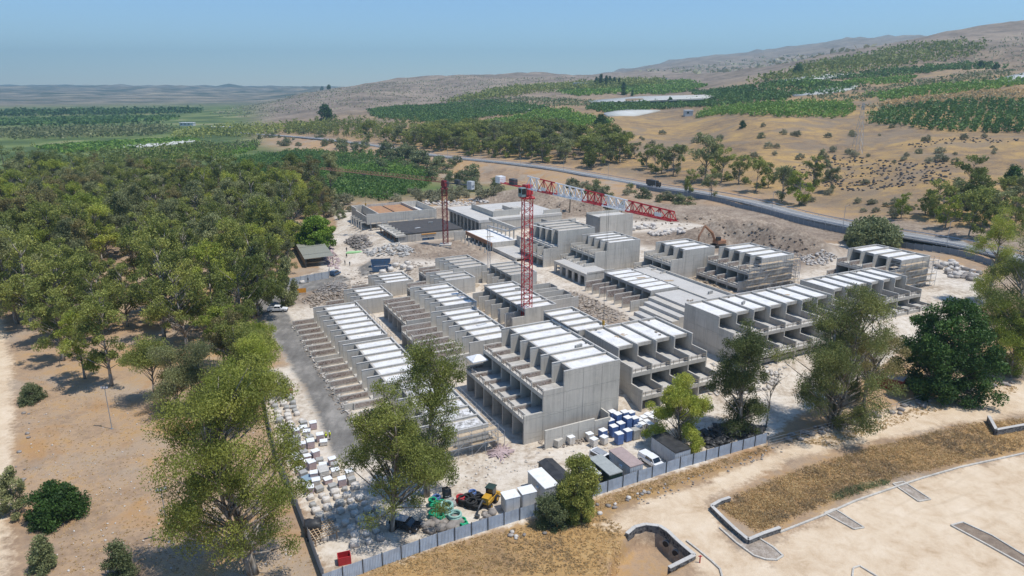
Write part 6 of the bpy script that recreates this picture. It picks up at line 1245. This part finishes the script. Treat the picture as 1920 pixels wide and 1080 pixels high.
heap('timber_pile', 'loose pile of sawn timber beside the blue pallets', 'timber', [(1098, 786), (1130, 772), (1152, 780), (1148, 800), (1110, 806)], 90, .1, .2, 'wood', 24, 'plank', 1.6, None)
heap('timber_pile', 'black netting and old boards heaped beside the fence end', 'debris', [(1312, 822), (1345, 800), (1390, 796), (1432, 802), (1425, 818), (1370, 832), (1325, 838)], 260, .3, .8, 'tarp', 25, 'slab', 1.6, None)
heap('timber_pile', 'long dark boards lying over the black netting heap', 'timber', [(1330, 825), (1400, 800), (1425, 806), (1350, 838)], 50, .1, .2, 'steeld', 26, 'plank', 1.4, None)
heap('timber_pile', 'pinkish steel offcuts lying in front of the scaffold', 'debris', [(925, 848), (942, 838), (952, 846), (935, 860)], 60, .1, .25, 'sackp', 27, 'plank', .3, None)
heap('rubble', 'small stones and litter over the dry field', 'stones', [(40, 720), (480, 740), (560, 1060), (330, 1075), (60, 1075)], 260, .06, .2, 'rockp', 28)
heap('rubble', 'pale stone chips along the inner side of the track', 'rubble', [(545, 610), (570, 620), (640, 740), (680, 800), (690, 830), (660, 790), (600, 700)], 280, .1, .4, 'rockp', 29)
heap('rubble', 'pale blocks and chips strewn over the yard', 'rubble', [(700, 880), (950, 850), (1180, 800), (1420, 760), (1480, 700), (1400, 790), (1000, 880), (760, 960)], 300, .06, .25, 'rockp', 30)
heap('basalt_scatter', 'field of dark basalt stones on the dry hillside', 'stones', [(1440, 330), (1470, 318), (1560, 292), (1640, 298), (1770, 306), (1800, 338), (1700, 350), (1600, 362), (1560, 352), (1490, 352)], 520, .3, .95, 'basalt', 31)
heap('basalt_scatter', 'thin line of basalt stones across the upper dry slope', 'stones', [(1690, 270), (1800, 258), (1910, 262), (1910, 268), (1800, 268), (1700, 280)], 90, .3, .9, 'basalt', 32)
heap('rubble', 'scattered brown clods over the earth mounds', 'rubble', [(900, 372), (1130, 382), (1260, 402), (1420, 420), (1560, 470), (1500, 480), (1380, 450), (1120, 410), (960, 390)], 220, .2, .6, 'dirtclod', 33)
heap('rubble', 'dry clods and stones on the verge of the dirt road', 'rubble', [(1180, 930), (1300, 890), (1440, 840), (1500, 815), (1500, 835), (1330, 900), (1200, 950)], 110, .06, .25, 'rock', 34)
heap('debris', 'planks and rubble strewn between the rear blocks', 'debris', [(740, 470), (850, 478), (940, 505), (1060, 545), (1180, 590), (1140, 612), (1000, 560), (880, 520), (760, 500)], 420, .12, .5, 'rubble', 61, 'slab', .1)
heap('debris', 'loose boards lying around the tower crane and courts', 'debris', [(730, 600), (800, 590), (920, 600), (1000, 640), (1040, 600), (1180, 620), (1240, 600), (1100, 570), (900, 530), (740, 570)], 160, .1, .3, 'woodp', 62, 'plank', .1)
heap('debris', 'grey concrete scraps around the stepped blocks', 'debris', [(1290, 540), (1500, 560), (1560, 545), (1700, 520), (1780, 540), (1500, 600), (1480, 690), (1330, 740), (1260, 700)], 420, .12, .45, 'slab', 63, 'slab', .1)
heap('debris', 'small rubble along the foot of the low house gardens', 'debris', [(548, 600), (570, 625), (640, 740), (700, 830), (720, 850), (690, 850), (620, 745), (560, 640)], 360, .08, .3, 'rubble', 64, 'slab', .1)
heap('debris', 'offcuts and stones between track and northern rubble', 'debris', [(600, 530), (680, 500), (760, 490), (800, 500), (760, 520), (700, 525), (640, 545)], 260, .1, .45, 'rubble', 65, 'slab', .2)
# tufts of dry grass
def tufts(name, label, poly, n_, hgt, seed, mt='dry', L=.5, per=12, mean=.5):
    P = px_points(poly, n_, seed); rng = np.random.RandomState(seed); o0 = P.mean(0); cen = P - o0 + np.array([0, 0, hgt * .3]); k = rng.uniform(.35, 1.5, n_)
    ti = np.clip(mean + .22 * wob(P[:, 0], P[:, 1], 7, 1) + .2 * wob(P[:, 0], P[:, 1], 22, 2) + rng.normal(0, .1, n_), 0, 1)
    V, F, T = leaves(rng, cen, np.stack([hgt * 2.0 * k, hgt * 2.0 * k, hgt * .45 * k], 1), per, L, .09, -.2, ti); o = link(name, np_mesh(name, V, F, M[mt], {'tint': T}), None, tuple(o0)); tag(o, label, 'grass', None, 'stuff')
tufts('dry_grass', 'orange dry grass filling the walled planting bed', [(1345, 948), (1380, 930), (1500, 880), (1640, 838), (1800, 798), (1920, 785), (1920, 840), (1680, 895), (1560, 940), (1420, 998)], 4200, .35, 41, 'dry', .44, 11)
tufts('dry_grass', 'dry grass on the slope in front of the fence', [(640, 1078), (900, 1005), (1000, 985), (1100, 955), (1165, 985), (1160, 1078)], 2600, .14, 42, 'dry', .3, 9, .65)
tufts('dry_grass', 'thin dry grass over the field west of the fence', [(40, 700), (300, 740), (500, 880), (600, 1078), (60, 1078), (40, 900)], 2600, .09, 43, 'dry', .24, 7, .7)
tufts('dry_grass', 'dry grass strip along the outer side of the fence', [(1010, 985), (1120, 935), (1280, 885), (1440, 835), (1445, 845), (1290, 900), (1130, 955)], 900, .16, 44, 'dry', .3, 10, .6)
tufts('dry_grass', 'dry grass on the bank beyond the eastern boulders', [(1500, 830), (1640, 790), (1760, 752), (1900, 722), (1910, 735), (1760, 770), (1560, 838)], 700, .18, 46, 'dry', .3, 10, .55)
tufts('green_weeds', 'green weeds beside the kerb of the planting bed', [(1560, 930), (1600, 912), (1660, 900), (1670, 905), (1600, 925), (1565, 938)], 160, .34, 45, 'scrubg', .3, 24)
# ------------------------------------------------------------------ goods in the yard
def puffy(seed, lx, ly, lz):
    import bmesh
    bm = bmesh.new(); bmesh.ops.create_cube(bm, size=2.0); bmesh.ops.subdivide_edges(bm, edges=bm.edges[:], cuts=2, use_grid_fill=True); rg = random.Random(seed)
    for v in bm.verts:
        n_ = v.co.normalized() * 1.32; c = v.co.lerp(n_, .16); k = 1 + rg.uniform(-.09, .09); v.co = Vector((c.x * lx / 2 * k, c.y * ly / 2 * k, (c.z + 1) * lz / 2 * k))
    V = np.array([v.co[:] for v in bm.verts]); V[:, 2] -= V[:, 2].min(); F = np.array([[v.index for v in f.verts] for f in bm.faces]); bm.free(); return V, F
BAGS = [np_mesh('bag_body', *puffy(i, 1.15, 1.05, .72), M[m_], None, True) for i, m_ in enumerate(['sack', 'sack', 'sack', 'sackg'])]
def bag(loc, rz, k, label, group, s_=1.0):
    r = empty('stone_bag', loc, rz); r.scale = (s_,) * 3; tag(r, label, 'sack', group); link('bag_body', BAGS[k], r)
    for x, y in ((-.4, -.35), (.4, .35)): part('lifting_loop', ('l',), lambda b: b.ring((0, 0, 0), .16, .035, 8, 4, 'y'), M['sack'], r, (x, y, .74))
    return r
def stack(loc, rz, dims, layers, mt, label, group, cat='pallet', name='stone_pallet', wrap=None):
    r = empty(name, loc, rz); tag(r, label, cat, group); lx, ly, lz = dims
    part('pallet_base', (lx, ly), lambda b: [b.box(-lx / 2, y - .06, .1, lx / 2, y + .06, .15) for y in (-ly * .4, -ly * .2, 0, ly * .2, ly * .4)] and [b.box(x - .06, -ly / 2, 0, x + .06, ly / 2, .1) for x in (-lx * .42, 0, lx * .42)], M['woodp'], r)
    for k in range(layers):
        part('stone_layer', (lx, ly, lz, mt), lambda b: b.bbox(-lx / 2, -ly / 2, 0, lx / 2, ly / 2, lz - .015, .04), M[mt], r, (random.Random(k + lx).uniform(-.02, .02), 0, .15 + k * lz))
    if wrap: part('cover_sheet', (lx, ly, wrap), lambda b: b.bbox(-lx / 2 - .03, -ly / 2 - .03, 0, lx / 2 + .03, ly / 2 + .03, .08, .02), M[wrap], r, (0, 0, .15 + layers * lz))
    return r
rg = random.Random(77); k = 0
for pp in np.arange(80.5, 141, 1.75):
    qmax = 13.6 + (9.0 if pp < 88 else 8.0 if pp < 96 else 6.5 if pp < 104 else 5.2 if pp < 118 else 4.6 if pp < 128 else 4.0) + rg.uniform(-.8, .8)
    for qq in np.arange(13.9, qmax, 1.7):
        if rg.random() < .1: continue
        q_, p_ = qq + rg.uniform(-.25, .25), pp + rg.uniform(-.25, .25); w = W(q_, p_); loc = (w[0], w[1], H(w[0], w[1])); a = SA + rg.uniform(-.25, .25); t = rg.random(); k += 1
        if pp < 84 and qq < 17: continue
        if pp < 96: bag(loc, a, rg.choice([0, 1, 2, 0, 1, 3]), 'white stone bag in the heap near the fence corner', 'white stone bags by the fence corner', rg.uniform(.7, 1.1))
        elif pp < 119:
            if t < .4: stack(loc, a, (1.2, 1.1, .3), rg.randrange(2, 5), 'sackp', 'pinkish paving stones strapped on a pallet beside the grey fence', 'pinkish stone pallets', wrap='white')
            elif t < .75: stack(loc, a, (1.2, 1.1, .3), rg.randrange(2, 4), 'sackg', 'grey paving stones on a pallet beside the grey fence', 'grey stone pallets')
            else: stack(loc, a, (1.25, 1.15, .32), rg.randrange(2, 4), 'sack', 'white wrapped block pallet beside the grey fence', 'white wrapped pallets', wrap='white')
        else:
            if t < .7: bag(loc, a, rg.randrange(4), 'white stone bag in the northern heap along the wood edge', 'white stone bags along the wood edge', rg.uniform(.7, 1.1))
            else: stack(loc, a, (1.2, 1.0, .3), rg.randrange(1, 4), 'sackg', 'grey block pallet in the northern heap along the wood edge', 'grey pallets along the wood edge')
def at(u, v): x, y, z = cast(u, v); return (x, y, z)
stack(at(582, 902), SA + .3, (2.2, 1.8, .2), 3, 'sackg', 'pallet covered by a pale blue sheet among the stone bags', None, wrap='pblue'); stack(at(607, 893), SA, (1.5, 2.2, .25), 5, 'sack', 'tall pallet with a cream sheet on top among the stone bags', None, wrap='slab')
stack(at(543, 742), SA, (1.3, 1.3, .35), 4, 'brick', 'brown brick pallet at the edge of the track', None)
BL = [(1150, 812, 3), (1163, 806, 3), (1176, 800, 4), (1189, 796, 3), (1143, 800, 3), (1157, 793, 4), (1170, 789, 4), (1182, 785, 3), (1130, 815, 2), (1160, 826, 3), (1176, 820, 3), (1147, 784, 3)]
for k, (u, v, n_) in enumerate(BL): stack(at(u, v + 6), SA + .05 * (k % 3), (1.25, 1.15, .48), n_ + 1, 'blue', 'blue wrapped tile pallet in the cluster beside the timber pile', 'blue wrapped pallets', wrap='white', name='tile_pallet')
for k, (u, v) in enumerate([(1198, 795), (1206, 790), (1214, 785), (1222, 790), (1212, 798), (1203, 803), (1226, 782), (1232, 793), (1218, 803), (1196, 808), (1113, 832), (1132, 828), (1105, 822), (1070, 748 + 80)]):
    stack(at(u, v + 4), SA + .1 * (k % 4), (1.15, 1.1, .42), 3, 'sack', 'white wrapped pallet beside the blue tile pallets', 'white pallets beside the blue ones', wrap='white')
stack(at(1190, 822), SA, (1.4, 1.3, .6), 3, 'sackg', 'grey block pallet beside the blue tile pallets', None); stack(at(1045, 836), SA + .4, (1.5, 1.4, 1.3), 1, 'conc', 'single grey concrete cube in front of the ramp wall', None, cat='concrete block', name='concrete_block')
for k, (u, v) in enumerate([(497, 545), (505, 540), (515, 545), (528, 538), (535, 530), (545, 533), (556, 529), (566, 531), (575, 527), (503, 550)]): bag(at(u, v), k, k % 3, 'white sack in the row along the white sheet fence', 'white sacks by the sheet fence', 1.25)
for k, (u, v) in enumerate([(718, 513), (722, 505), (733, 508), (742, 500), (757, 503), (765, 497), (769, 506)]): bag(at(u, v), k, k % 3, 'big white bag beside the blue skips', 'white bags beside the blue skips', 1.7)
for k, (u, v) in enumerate([(1150, 428), (1162, 431), (1174, 429), (1186, 432), (1200, 430), (1212, 427), (1225, 425), (1250, 438), (1262, 436), (1275, 433)]): bag(at(u, v), k, k % 3, 'pale sack lined up on the bank before the earth mounds', 'pale sacks on the bank', 1.9)
# skips
for k, (u, v, lb) in enumerate([(714, 497, 'blue steel skip standing behind another one near the white bags'), (716, 508, 'blue steel skip loaded with pale rubble near the white bags')]):
    r = empty('skip_container', at(u, v), rad(12)); tag(r, lb, 'skip'); 
    for s_ in (-1, 1): b = MB(); b.prism([(-3, .2), (3, .2), (3.4, 2.0), (-3.4, 2.0)], 'y', s_ * 1.2 - .06, s_ * 1.2 + .06); b.build('side_wall', M['bluep'], r)
    for s_ in (-1, 1): b = MB(); b.prism([(s_ * 3, .2), (s_ * 3.4, 2.0), (s_ * 3.3, 2.0), (s_ * 2.9, .2)], 'y', -1.14, 1.14); b.build('end_wall', M['bluep'], r)
    boxpart('floor', (-3, -1.2, .1, 3, 1.2, .25), M['bluep'], r); b = MB(); b.bbox(-2.9, -1.1, .25, 2.9, 1.1, 1.2 + .4 * k, .3); b.build('load', M['rubble' if k == 0 else 'rockp'], r)
r = empty('skip_container', at(646, 1054), rad(20)); tag(r, 'small red waste bin behind the front fence', 'skip')
for s_ in (-1, 1): boxpart('side_wall', (-.8, s_ * .6 - .04, 0, .8, s_ * .6 + .04, 1.2), M['red'], r); boxpart('end_wall', (s_ * .8 - .04, -.56, 0, s_ * .8 + .04, .56, 1.2), M['red'], r)
boxpart('floor', (-.76, -.56, 0, .76, .56, .1), M['darkred'], r)
# pipe coils
def coil(label, u, v, R, r_, n_, mt, flat=True, grp=None):
    e = empty('pipe_coil', at(u, v), rad((u * 37) % 180)); tag(e, label, 'pipe coil', grp)
    for k in range(n_): part('pipe_ring', (R, r_, mt), lambda b: b.ring((0, 0, 0), R, r_, 18, 6), M[mt], e, (.05 * math.sin(k * 2.1), .05 * math.cos(k * 1.7), r_ + k * r_ * 1.8), smooth=True)
for k, (u, v) in enumerate([(812, 948), (820, 955), (827, 948), (815, 960), (824, 964), (817, 972), (826, 978), (812, 970)]): coil('bright green pipe coil in the stack beside the pale sacks', u, v, .55, .13, 5 - k % 3, 'green', grp='green pipe coils')
for k, (u, v) in enumerate([(855, 985), (862, 990), (870, 984), (874, 990), (866, 978)]): coil('bright green pipe ring lying low beside the fence', u, v, .5, .13, 2, 'green', grp='green pipe rings by the fence')
for k, (u, v) in enumerate([(870, 945), (878, 938), (884, 950), (893, 952), (899, 943), (892, 935)]): coil('black pipe coil beside the yellow loader', u, v, .75, .16, 4 - k % 2, 'rubber', grp='black pipe coils')
coil('large pale green wrapped pipe coil', 838, 968, .85, .2, 6, 'greenp'); coil('pale green pipe coil beside the green rings', 853, 975, .9, .16, 4, 'greenp'); coil('red pipe coil beside the black ones', 864, 940, .6, .13, 4, 'red'); coil('blue pipe coil on top of the green stack', 818, 942, .55, .12, 5, 'blue'); coil('blue pipe coil between the black ones', 886, 930, .55, .12, 4, 'blue')
for k, (u, v) in enumerate([(838, 945), (843, 940), (848, 948)]): bag(at(u, v), k, 3, 'grey sack between the pipe coils', 'grey sacks between the pipe coils', .9)
r = empty('tarp_bundle', at(838, 938), .4); tag(r, 'bundle wrapped in black sheet beside the pipe coils', 'bundle'); link('cover', np_mesh('cover', *puffy(9, 1.2, .9, 2.0), M['tarp'], None, True), r); part('strap', ('s',), lambda b: b.ring((0, 0, 1.0), .62, .03, 12, 4), M['steel'], r)
# timber lattice stack in the fence corner
r = empty('lattice_stack', at(606, 1008), SA + .15); tag(r, 'open grid of timber battens leaning in the fence corner', 'timber')
for k in range(7): boxpart('batten', (-1.9, -.05, 0, 1.9, .05, .08), M['wood'], r, (0, -1.5 + k * .5, 1.1 + .05 * k)); boxpart('batten', (-.05, -1.8, .08, .05, 1.8, .16), M['woodp'], r, (-1.6 + k * .53, 0, 1.25))
for x, y in ((-1.5, -1.3), (1.5, -1.3), (-1.5, 1.3), (1.5, 1.3)): boxpart('prop', (x - .06, y - .06, 0, x + .06, y + .06, 1.2), M['wood'], r)
r = empty('tarpaulin', at(588, 1002), .3); tag(r, 'crumpled black tarpaulin hanging over the grey fence', 'tarpaulin'); V, F = puffy(4, 2.2, 1.3, 2.1); V += np.random.RandomState(2).normal(0, .1, V.shape); link('sheet', np_mesh('sheet', V, F, M['tarp'], None, True), r); part('loose_end', ('t',), lambda b: b.bbox(-.9, -1.4, 0, .4, -.6, .25, .08), M['tarp'], r)
r = empty('lime_sheets', at(665, 474), rad(10)); tag(r, 'stack of lime green sheets on the dirt before the formwork hall', 'sheets')
for k in range(3): boxpart('sheet', (-3.2, -1.1, 0, 3.2, 1.1, .12), M['lime'], r, (.3 * k, .1 * k, .14 * k))
r = empty('traffic_board', at(566, 552), rad(20)); tag(r, 'orange site board beside the rubble heap', 'sign'); boxpart('board', (-1.3, -.04, .5, 1.3, .04, 1.9), M['signal'], r)
for x in (-1, 1): boxpart('leg', (x - .05, -.05, -.1, x + .05, .05, .5), M['steeld'], r)
# concrete pump mast by the colonnade hall
r = empty('pump_mast', at(917, 508)); tag(r, 'grey vertical pump mast with an angled boom beside the white slab', 'concrete pump'); b = MB(); lattice_mast(b, .8, 15, .07, 8); b.build('mast', M['steel'], r); b = MB(); b.path([(0, 0, 14.8), (6, -2, 13.6), (13, -4, 16.0), (20, -5, 14.5)], [.22, .2, .18, .12], 6); b.build('boom', M['steel'], r); boxpart('base', (-1.5, -1.5, -.2, 1.5, 1.5, .6), M['steeld'], r)
# floodlight masts on the field
for k, (u, v, lb) in enumerate([(210, 804, 'floodlight mast at the wood edge of the dry field'), (318, 1016, 'floodlight mast beside the leaning eucalyptus')]):
    r = empty('floodlight_mast', at(u, v), rad(30 * k)); tag(r, lb, 'lamp post'); b = MB(); b.tube((0, 0, -.2), (0, 0, 8.2), .09, .06, 8); b.build('pole', M['steel'], r); boxpart('crossbar', (-.6, -.04, 8.0, .6, .04, 8.12), M['steel'], r); boxpart('foot_plate', (-.22, -.22, -.05, .22, .22, .06), M['steel'], r)
    for x in (-.5, 0, .5): hd = boxpart('floodlight', (x - .2, -.1, 8.15, x + .2, .14, 8.5), M['steeld'], r); boxpart('lens', (x - .17, -.13, 8.18, x + .17, -.1, 8.47), M['lamp'], hd)
# ------------------------------------------------------------------ people
def person_mesh(walk):
    J = [((0, 0, .95), .15), ((0, 0, 1.2), .15), ((0, 0, 1.42), .16), ((0, 0, 1.52), .065), ((0, .02, 1.66), .105),
         ((.19, 0, 1.42), .07), ((.25, .04 * walk, 1.15), .05), ((.25, .16, .95), .04), ((.255, .2, .86), .04), ((-.19, 0, 1.42), .07), ((-.25, -.04 * walk, 1.15), .05), ((-.25, .1 - .2 * walk, .95), .04), ((-.255, .12 - .2 * walk, .86), .04),
         ((.1, 0, .88), .1), ((.11, .12 * walk, .5), .068), ((.11, .08 * walk, .09), .048), ((.11, .08 * walk + .16, .04), .045), ((-.1, 0, .88), .1), ((-.11, -.02, .5), .068), ((-.11, -.14 * walk, .09), .048), ((-.11, -.14 * walk + .16, .04), .045)]
    E_ = [(0, 1), (1, 2), (2, 3), (3, 4), (2, 5), (5, 6), (6, 7), (7, 8), (2, 9), (9, 10), (10, 11), (11, 12), (0, 13), (13, 14), (14, 15), (15, 16), (0, 17), (17, 18), (18, 19), (19, 20)]
    me = bpy.data.meshes.new('body'); me.from_pydata([j[0] for j in J], E_, []); me.materials.append(M['cloth']); o = bpy.data.objects.new('body', me); col.objects.link(o)
    md = o.modifiers.new('skin', 'SKIN')
    for v_, (c, r_) in zip(me.skin_vertices[0].data, J): v_.radius = (r_, r_)
    me.skin_vertices[0].data[0].use_root = True; o.modifiers.new('sub', 'SUBSURF').levels = 1
    dg = bpy.context.evaluated_depsgraph_get(); m2 = bpy.data.meshes.new_from_object(o.evaluated_get(dg)); bpy.data.objects.remove(o); m2.name = 'body'
    m2.materials.append(M['skin']); 
    for p_ in m2.polygons: c = p_.center; p_.use_smooth = True; p_.material_index = 1 if (c.z > 1.54 or (c.z < .93 and c.z > .8 and abs(c.x) > .2)) else 0
    return m2
PM = [person_mesh(1), person_mesh(.3)]
for k, (u, v, vest, lb) in enumerate([(612, 827, 'hivis', 'person in yellow vest and dark trousers walking on the track without white helmet'), (619, 825, 'hivis', 'person in yellow vest and white helmet walking on the track'), (650, 484, 'cloth', 'person in dark clothes walking near the blue skips'), (656, 499, 'cloth', 'person in dark clothes standing near the blue skips'), (647, 497, 'cloth', 'person in dark clothes walking towards the canopy'), (650, 472, 'cloth', 'person in dark clothes walking ahead near the scrap heap'), (578, 530, 'cloth', 'person in dark clothes beside the white sacks')]):
    r = empty('person', at(u, v), rad(20 + 70 * k)); tag(r, lb, 'person'); link('body', PM[k % 2], r); b = MB(); b.tube((0, .0, .98), (0, 0, 1.46), .2, .2, 10); b.build('vest', M[vest], r, smooth=True)
    b = MB(); b.tube((0, .02, 1.68), (0, .02, 1.8), .135, .08, 10); b.tube((0, .02, 1.67), (0, .04, 1.685), .16, .16, 10); b.build('helmet', M['white' if k in (1, 3) else 'hivis' if k == 0 else 'steeld'], r)
# ------------------------------------------------------------------ walls and kerbs of the forecourt
def wall_line(name, label, cat, pts, w, h, mt, capm=None, dz=-.6, closed=False, grp=None, seg='kerb_stone', fill=None, zfix=None):
    P = [un(u, v, 0)[:2] for u, v in pts]; P = P + [P[0]] if closed else P
    r = empty(name, (P[0][0], P[0][1], 0)); tag(r, label, cat, grp)
    for (ax, ay), (bx, by) in zip(P[:-1], P[1:]):
        L = math.hypot(bx - ax, by - ay); a = math.atan2(by - ay, bx - ax); z = zfix if zfix is not None else H((ax + bx) / 2, (ay + by) / 2) if h < 1 else 0; k = max(1, int(round(L / (1.0 if h < .5 else 2.2))))
        for i in range(k):
            x = ax + (bx - ax) * i / k - P[0][0]; y = ay + (by - ay) * i / k - P[0][1]; l = L / k
            s_ = boxpart(seg, (.012, -w / 2, dz, l - .012, w / 2, h), M[mt], r, (x, y, z), a)
            if capm: boxpart('coping', (0, -w / 2 - .05, h, l - .01, w / 2 + .05, h + .1), M[capm], s_)
    if fill:
        c0 = P[0]; V = [(x - c0[0], y - c0[1], H(x, y) + .07) for x, y in (P[:-1] if closed else P)]; b = MB(); b.face(V); b.build('bed_soil', M[fill], r)
    return r
wall_line('culvert_wall', 'curved dark basalt culvert wall with two pipe openings', 'wall', zfix=0.0, pts=[(1175, 1006), (1190, 993), (1210, 988), (1236, 991), (1252, 1001), (1266, 1015), (1284, 1031), (1302, 1046), (1254, 1070)], w=.45, h=.45, mt='basaltw', capm='slab', dz=-2.6, seg='stone_wall')
for u, v in ((1252, 1003), (1270, 1020)):
    x, y, _ = un(u, v, 0); x -= .25; y -= .3; r = empty('drain_pipe', (x, y, -1.25), rad(-42)); tag(r, 'round dark drain pipe opening in the culvert wall', 'pipe', 'drain pipes in the culvert'); b = MB(); b.ring((0, 0, 0), .5, .09, 20, 6, 'y'); b.build('rim', M['conc_d'], r); b = MB(); b.tube((0, -.1, 0), (0, 1.2, 0), .46, n=18); b.build('bore', M['rubber'], r)
wall_line('planter_wall', 'low basalt wall with pale coping round the dry planting bed', 'wall', [(1368, 940), (1350, 946), (1333, 956), (1352, 975), (1376, 998), (1402, 1020), (1430, 1008), (1462, 997)], .4, .7, 'basaltw', 'slab', -.4, seg='stone_wall')
wall_line('kerb', 'long pale kerb between the planting bed and the sandy forecourt', 'kerb', [(1462, 999), (1544, 967), (1604, 940), (1662, 920), (1730, 897), (1800, 877), (1920, 851), (2050, 826)], .3, .22, 'conc')
wall_line('kerb', 'rounded kerb island below the low basalt wall', 'kerb', [(1349, 990), (1380, 1018), (1414, 1043), (1436, 1050), (1456, 1051), (1468, 1043), (1450, 1027), (1424, 1011)], .25, .2, 'conc', fill='rubble')
wall_line('kerb', 'small rectangular kerbed bed beside the long kerb', 'kerb', [(1546, 963), (1601, 993), (1620, 990), (1565, 955)], .22, .18, 'conc', closed=True, fill='rubble')
wall_line('kerb', 'second small kerbed bed along the long kerb', 'kerb', [(1674, 908), (1722, 941), (1745, 937), (1694, 904)], .22, .18, 'conc', closed=True, fill='rubble')
wall_line('kerb', 'long dark kerbed channel across the sandy forecourt', 'kerb', [(1783, 986), (1850, 1022), (1925, 1064), (1990, 1100), (2005, 1088), (1925, 1045), (1860, 1005), (1805, 980)], .25, .2, 'conc', closed=True, fill='dirtclod')
wall_line('kerb', 'curving kerb running down from the culvert wall', 'kerb', [(1287, 1015), (1310, 1033), (1335, 1054), (1350, 1068), (1356, 1090)], .25, .22, 'conc')
wall_line('kerb', 'kerbed bed corner at the lower edge of the forecourt', 'kerb', [(1598, 1085), (1600, 1066), (1612, 1062), (1650, 1085)], .22, .18, 'conc')
wall_line('stone_wall', 'short dark retaining wall at the eastern end of the planting bed', 'wall', [(1852, 790), (1866, 816), (1920, 806), (2010, 795)], .45, 1.1, 'basaltw', 'slab', -.4, seg='stone_wall')
r = empty('wire_fence', (0, 0, 0)); tag(r, 'low wire fence running from the sheet fence to the rocks', 'fence'); P = [cast(u, v) for u, v in ((1440, 838), (1500, 822), (1560, 806), (1620, 788), (1680, 770), (1725, 755))]
for a, c_ in zip(P[:-1], P[1:]):
    b = MB(); b.tube((a[0], a[1], a[2] - .3), (a[0], a[1], a[2] + 1.7), .05, n=5); b.build('post', M['steel'], r)
    for zz in (.5, 1.0, 1.6): b = MB(); b.tube((a[0], a[1], a[2] + zz), (c_[0], c_[1], c_[2] + zz), .025, n=4); b.build('wire', M['steel'], r)
r = empty('hydrant_post', (*un(1312, 1055, 0)[:2], 0)); tag(r, 'short red standpipe beside the culvert wall', 'standpipe'); b = MB(); b.tube((0, 0, -.1), (0, 0, 1.1), .09, n=8); b.build('pipe', M['red'], r); b = MB(); b.tube((-.25, 0, 1.0), (.25, 0, 1.0), .07, n=8); b.build('outlet', M['red'], r)
# ------------------------------------------------------------------ haze
hb = MB(); hb.box(-9800, -700, -3, 9800, 9900, 560)
n = NT('haze_air'); pv = n.n('ShaderNodeVolumePrincipled', {'Color': (0.58, 0.90, 1.0), 'Density': 0.00014, 'Anisotropy': 0.3}); n.t.links.new(pv.outputs[0], n.out.inputs['Volume'])
hz = hb.build('haze', n.m); hz['kind'] = 'stuff'; hz['label'] = 'thin pale blue haze over the valley'
